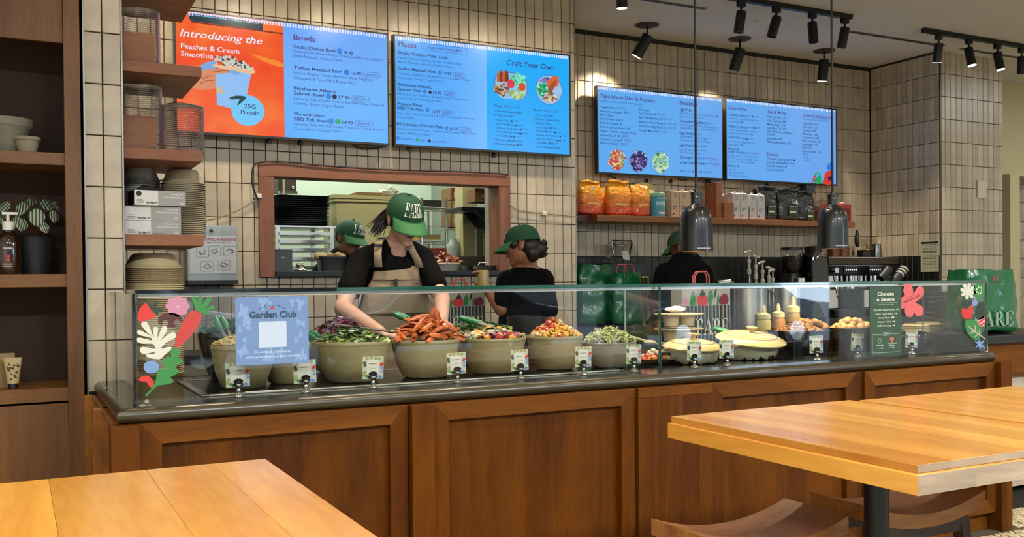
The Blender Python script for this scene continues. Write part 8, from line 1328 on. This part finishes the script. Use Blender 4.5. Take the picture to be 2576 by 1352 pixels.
cloth(ps, [(at(1320, 735, 5.26), I3, (.165, .12, .17), 0), (at(1322, 800, 5.27), I3, (.165, .125, .2), 0), (hip+Vector((0, 0, .12)), I3, (.18, .13, .22), 0), (neck+Vector((0, .0, -.045)), shL, .066, .062), (neck+Vector((0, 0, -.045)), shR, .066, .062), (neck+Vector((0, 0, -.03)), neck+Vector((0, 0, -.06)), .07, .1), (shL, shL+(elL-shL)*.75, .064, .062), (shR, shR+(elR-shR)*.8, .064, .064)], 'black_t_shirt', SHIRT, .008); cloth(ps, [(a, b, ra+.02, rb+.015) for a, b, ra, rb in L3[:4]]+[(hip, hip, .15, .15)], 'trousers', M('dark_denim', '#17191f'), .012)
face_bits(ps, hd, R, .98, ps.location, SK3); cap(ps, hd, R, 1.04, letters=True); o = Vector(ps.location); random.seed(3); hb = MB(); hb.ell(hd+R @ Vector((0, .045, -.012))-o, (.078, .066, .068), R, 16, 12); hb.ell(hd+R @ Vector((0, -.0, .01))-o, (.081, .085, .03), R, 16, 10); hb.ell(hd+R @ Vector((0, .058, -.055))-o, (.07, .05, .06), R, 16, 10); hb.ell(hd+R @ Vector((-.045, .04, -.045))-o, (.035, .05, .055), R, 14, 10)
for sx in (-1, 1): hb.ell(hd+R @ Vector((sx*.07, -.035, .01))-o, (.014, .03, .03), R, 10, 8)
bc_ = at(1352, 626, 5.17)-o; hb.ell(bc_, (.062, .056, .055), None, 16, 12)
for k in range(26): a = random.uniform(0, 6.28); r = random.uniform(.035, .058); hb.tube([bc_+Vector((r*cos(a+t_*.5), .05*sin(k+t_)*.9, r*sin(a+t_*.5))) for t_ in (0, .8, 1.6, 2.4)], .007, 5)
obj('hair_bun', hb, HAIR, ps, smooth=True); nb = neck-o; obj('apron_neck_strap', MB().tube([nb+Vector((.075*cos(a)*1.0, .062*sin(a), .0-.012*cos(a))) for a in [k*pi/8 for k in range(17)]], .009, 6), APR, ps, smooth=True); obj('strap_ring', MB().tube([nb+Vector((.02, -.075, .0))+Vector((.011*cos(a), 0, .011*sin(a))) for a in [k*pi/5 for k in range(11)]], .0025, 5), STEEL, ps)
c = at(1216, 720, 5.33); t = thing('squeeze_bottle', 'cream squeeze bottle held by the server with the bun', 'bottle', (c.x, 5.33, c.z-.03)); h = at(1216, 680, 5.33).z-c.z+.03; obj('bottle_body', MB().lathe([(0, 0), (.034, 0), (.036, .01), (.036, h*.92), (.032, h), (0, h)], 24), M('cream_bottle', '#b8a468', .4, trans=.1), t, smooth=True); obj('bottle_base_ring', MB().lathe([(.037, .004), (.037, .014)], 24), M('cap_cream', '#c8bb88'), t)
# ---- barista behind the lamp
hd = at(1716, 622, 5.72); pb = thing('person', 'person in green cap and dark shirt seen from behind, below the hanging lamp', 'person', (at(1722, 720, 5.75).x, 5.75, 0)); R = basis(Vector((-.35, .9, -.25)), 0); neck = at(1718, 657, 5.74); shL, shR = at(1674, 688, 5.80), at(1768, 690, 5.68); hip = Vector((neck.x, 5.7, .9)); L4 = lg(hip, 5.70); SK4 = skin('skin_brown', '#6e4630'); elL, elR = shL+Vector((-.05, .06, -.26)), shR+Vector((.04, .02, -.26)); wrL, wrR = elL+Vector((.12, .15, -.1)), elR+Vector((-.05, .18, -.08))
body(pb, [(neck, hd+R @ Vector((0, .02, -.06)), .056, .054), (neck, hip+Vector((0, 0, .3)), .08, .12), (hip+Vector((0, 0, .3)), hip, .12, .12), (neck, shL, .05, .05), (neck, shR, .05, .05), (shL, elL, .05, .042), (elL, wrL, .042, .03), (shR, elR, .05, .042), (elR, wrR, .042, .03)]+L4, hd, R, 1.0, SK4, hands=((wrL, (.3, .6, -.3), (0, 0, -1), 1, .6, 1), (wrR, (-.2, .7, -.3), (0, 0, -1), 1, .6, -1)), vs=.006)
cloth(pb, [(hip+Vector((0, 0, .36)), I3, (.2, .13, .26), 0), (hip+Vector((0, 0, .1)), I3, (.18, .13, .2), 0), (neck+Vector((0, .0, -.05)), shL, .07, .075), (neck+Vector((0, 0, -.05)), shR, .07, .075), (shL, shL+(elL-shL)*.8, .08, .075), (shR, shR+(elR-shR)*.8, .08, .075)], 'black_t_shirt', SHIRT, .009); cloth(pb, [(a, b, ra+.02, rb+.015) for a, b, ra, rb in L4[:4]]+[(hip, hip, .15, .15)], 'trousers', M('dark_denim', '#17191f'), .012)
face_bits(pb, hd, R, 1.0, pb.location, SK4); cap(pb, hd, R, 1.05, letters=True, mat=M('green_twill_faded', '#2f4a38', .85)); o = Vector(pb.location); hb = MB(); hb.ell(hd+R @ Vector((0, .045, -.02))-o, (.078, .066, .072), R, 16, 12); hb.ell(hd+R @ Vector((0, .075, -.06))-o, (.03, .03, .045), R, 12, 8); obj('hair', hb, HAIR, pb, smooth=True)
nb = neck-o; obj('apron_neck_strap', MB().tube([nb+Vector((.08*cos(a), .066*sin(a), .008)) for a in [k*pi/8 for k in range(17)]], .010, 6), APR, pb, smooth=True); obj('strap_knot', MB().ell(nb+Vector((.05, -.07, .0)), (.022, .014, .016)), M('pale_canvas', '#a89c86', .8), pb, smooth=True)
flush_text()
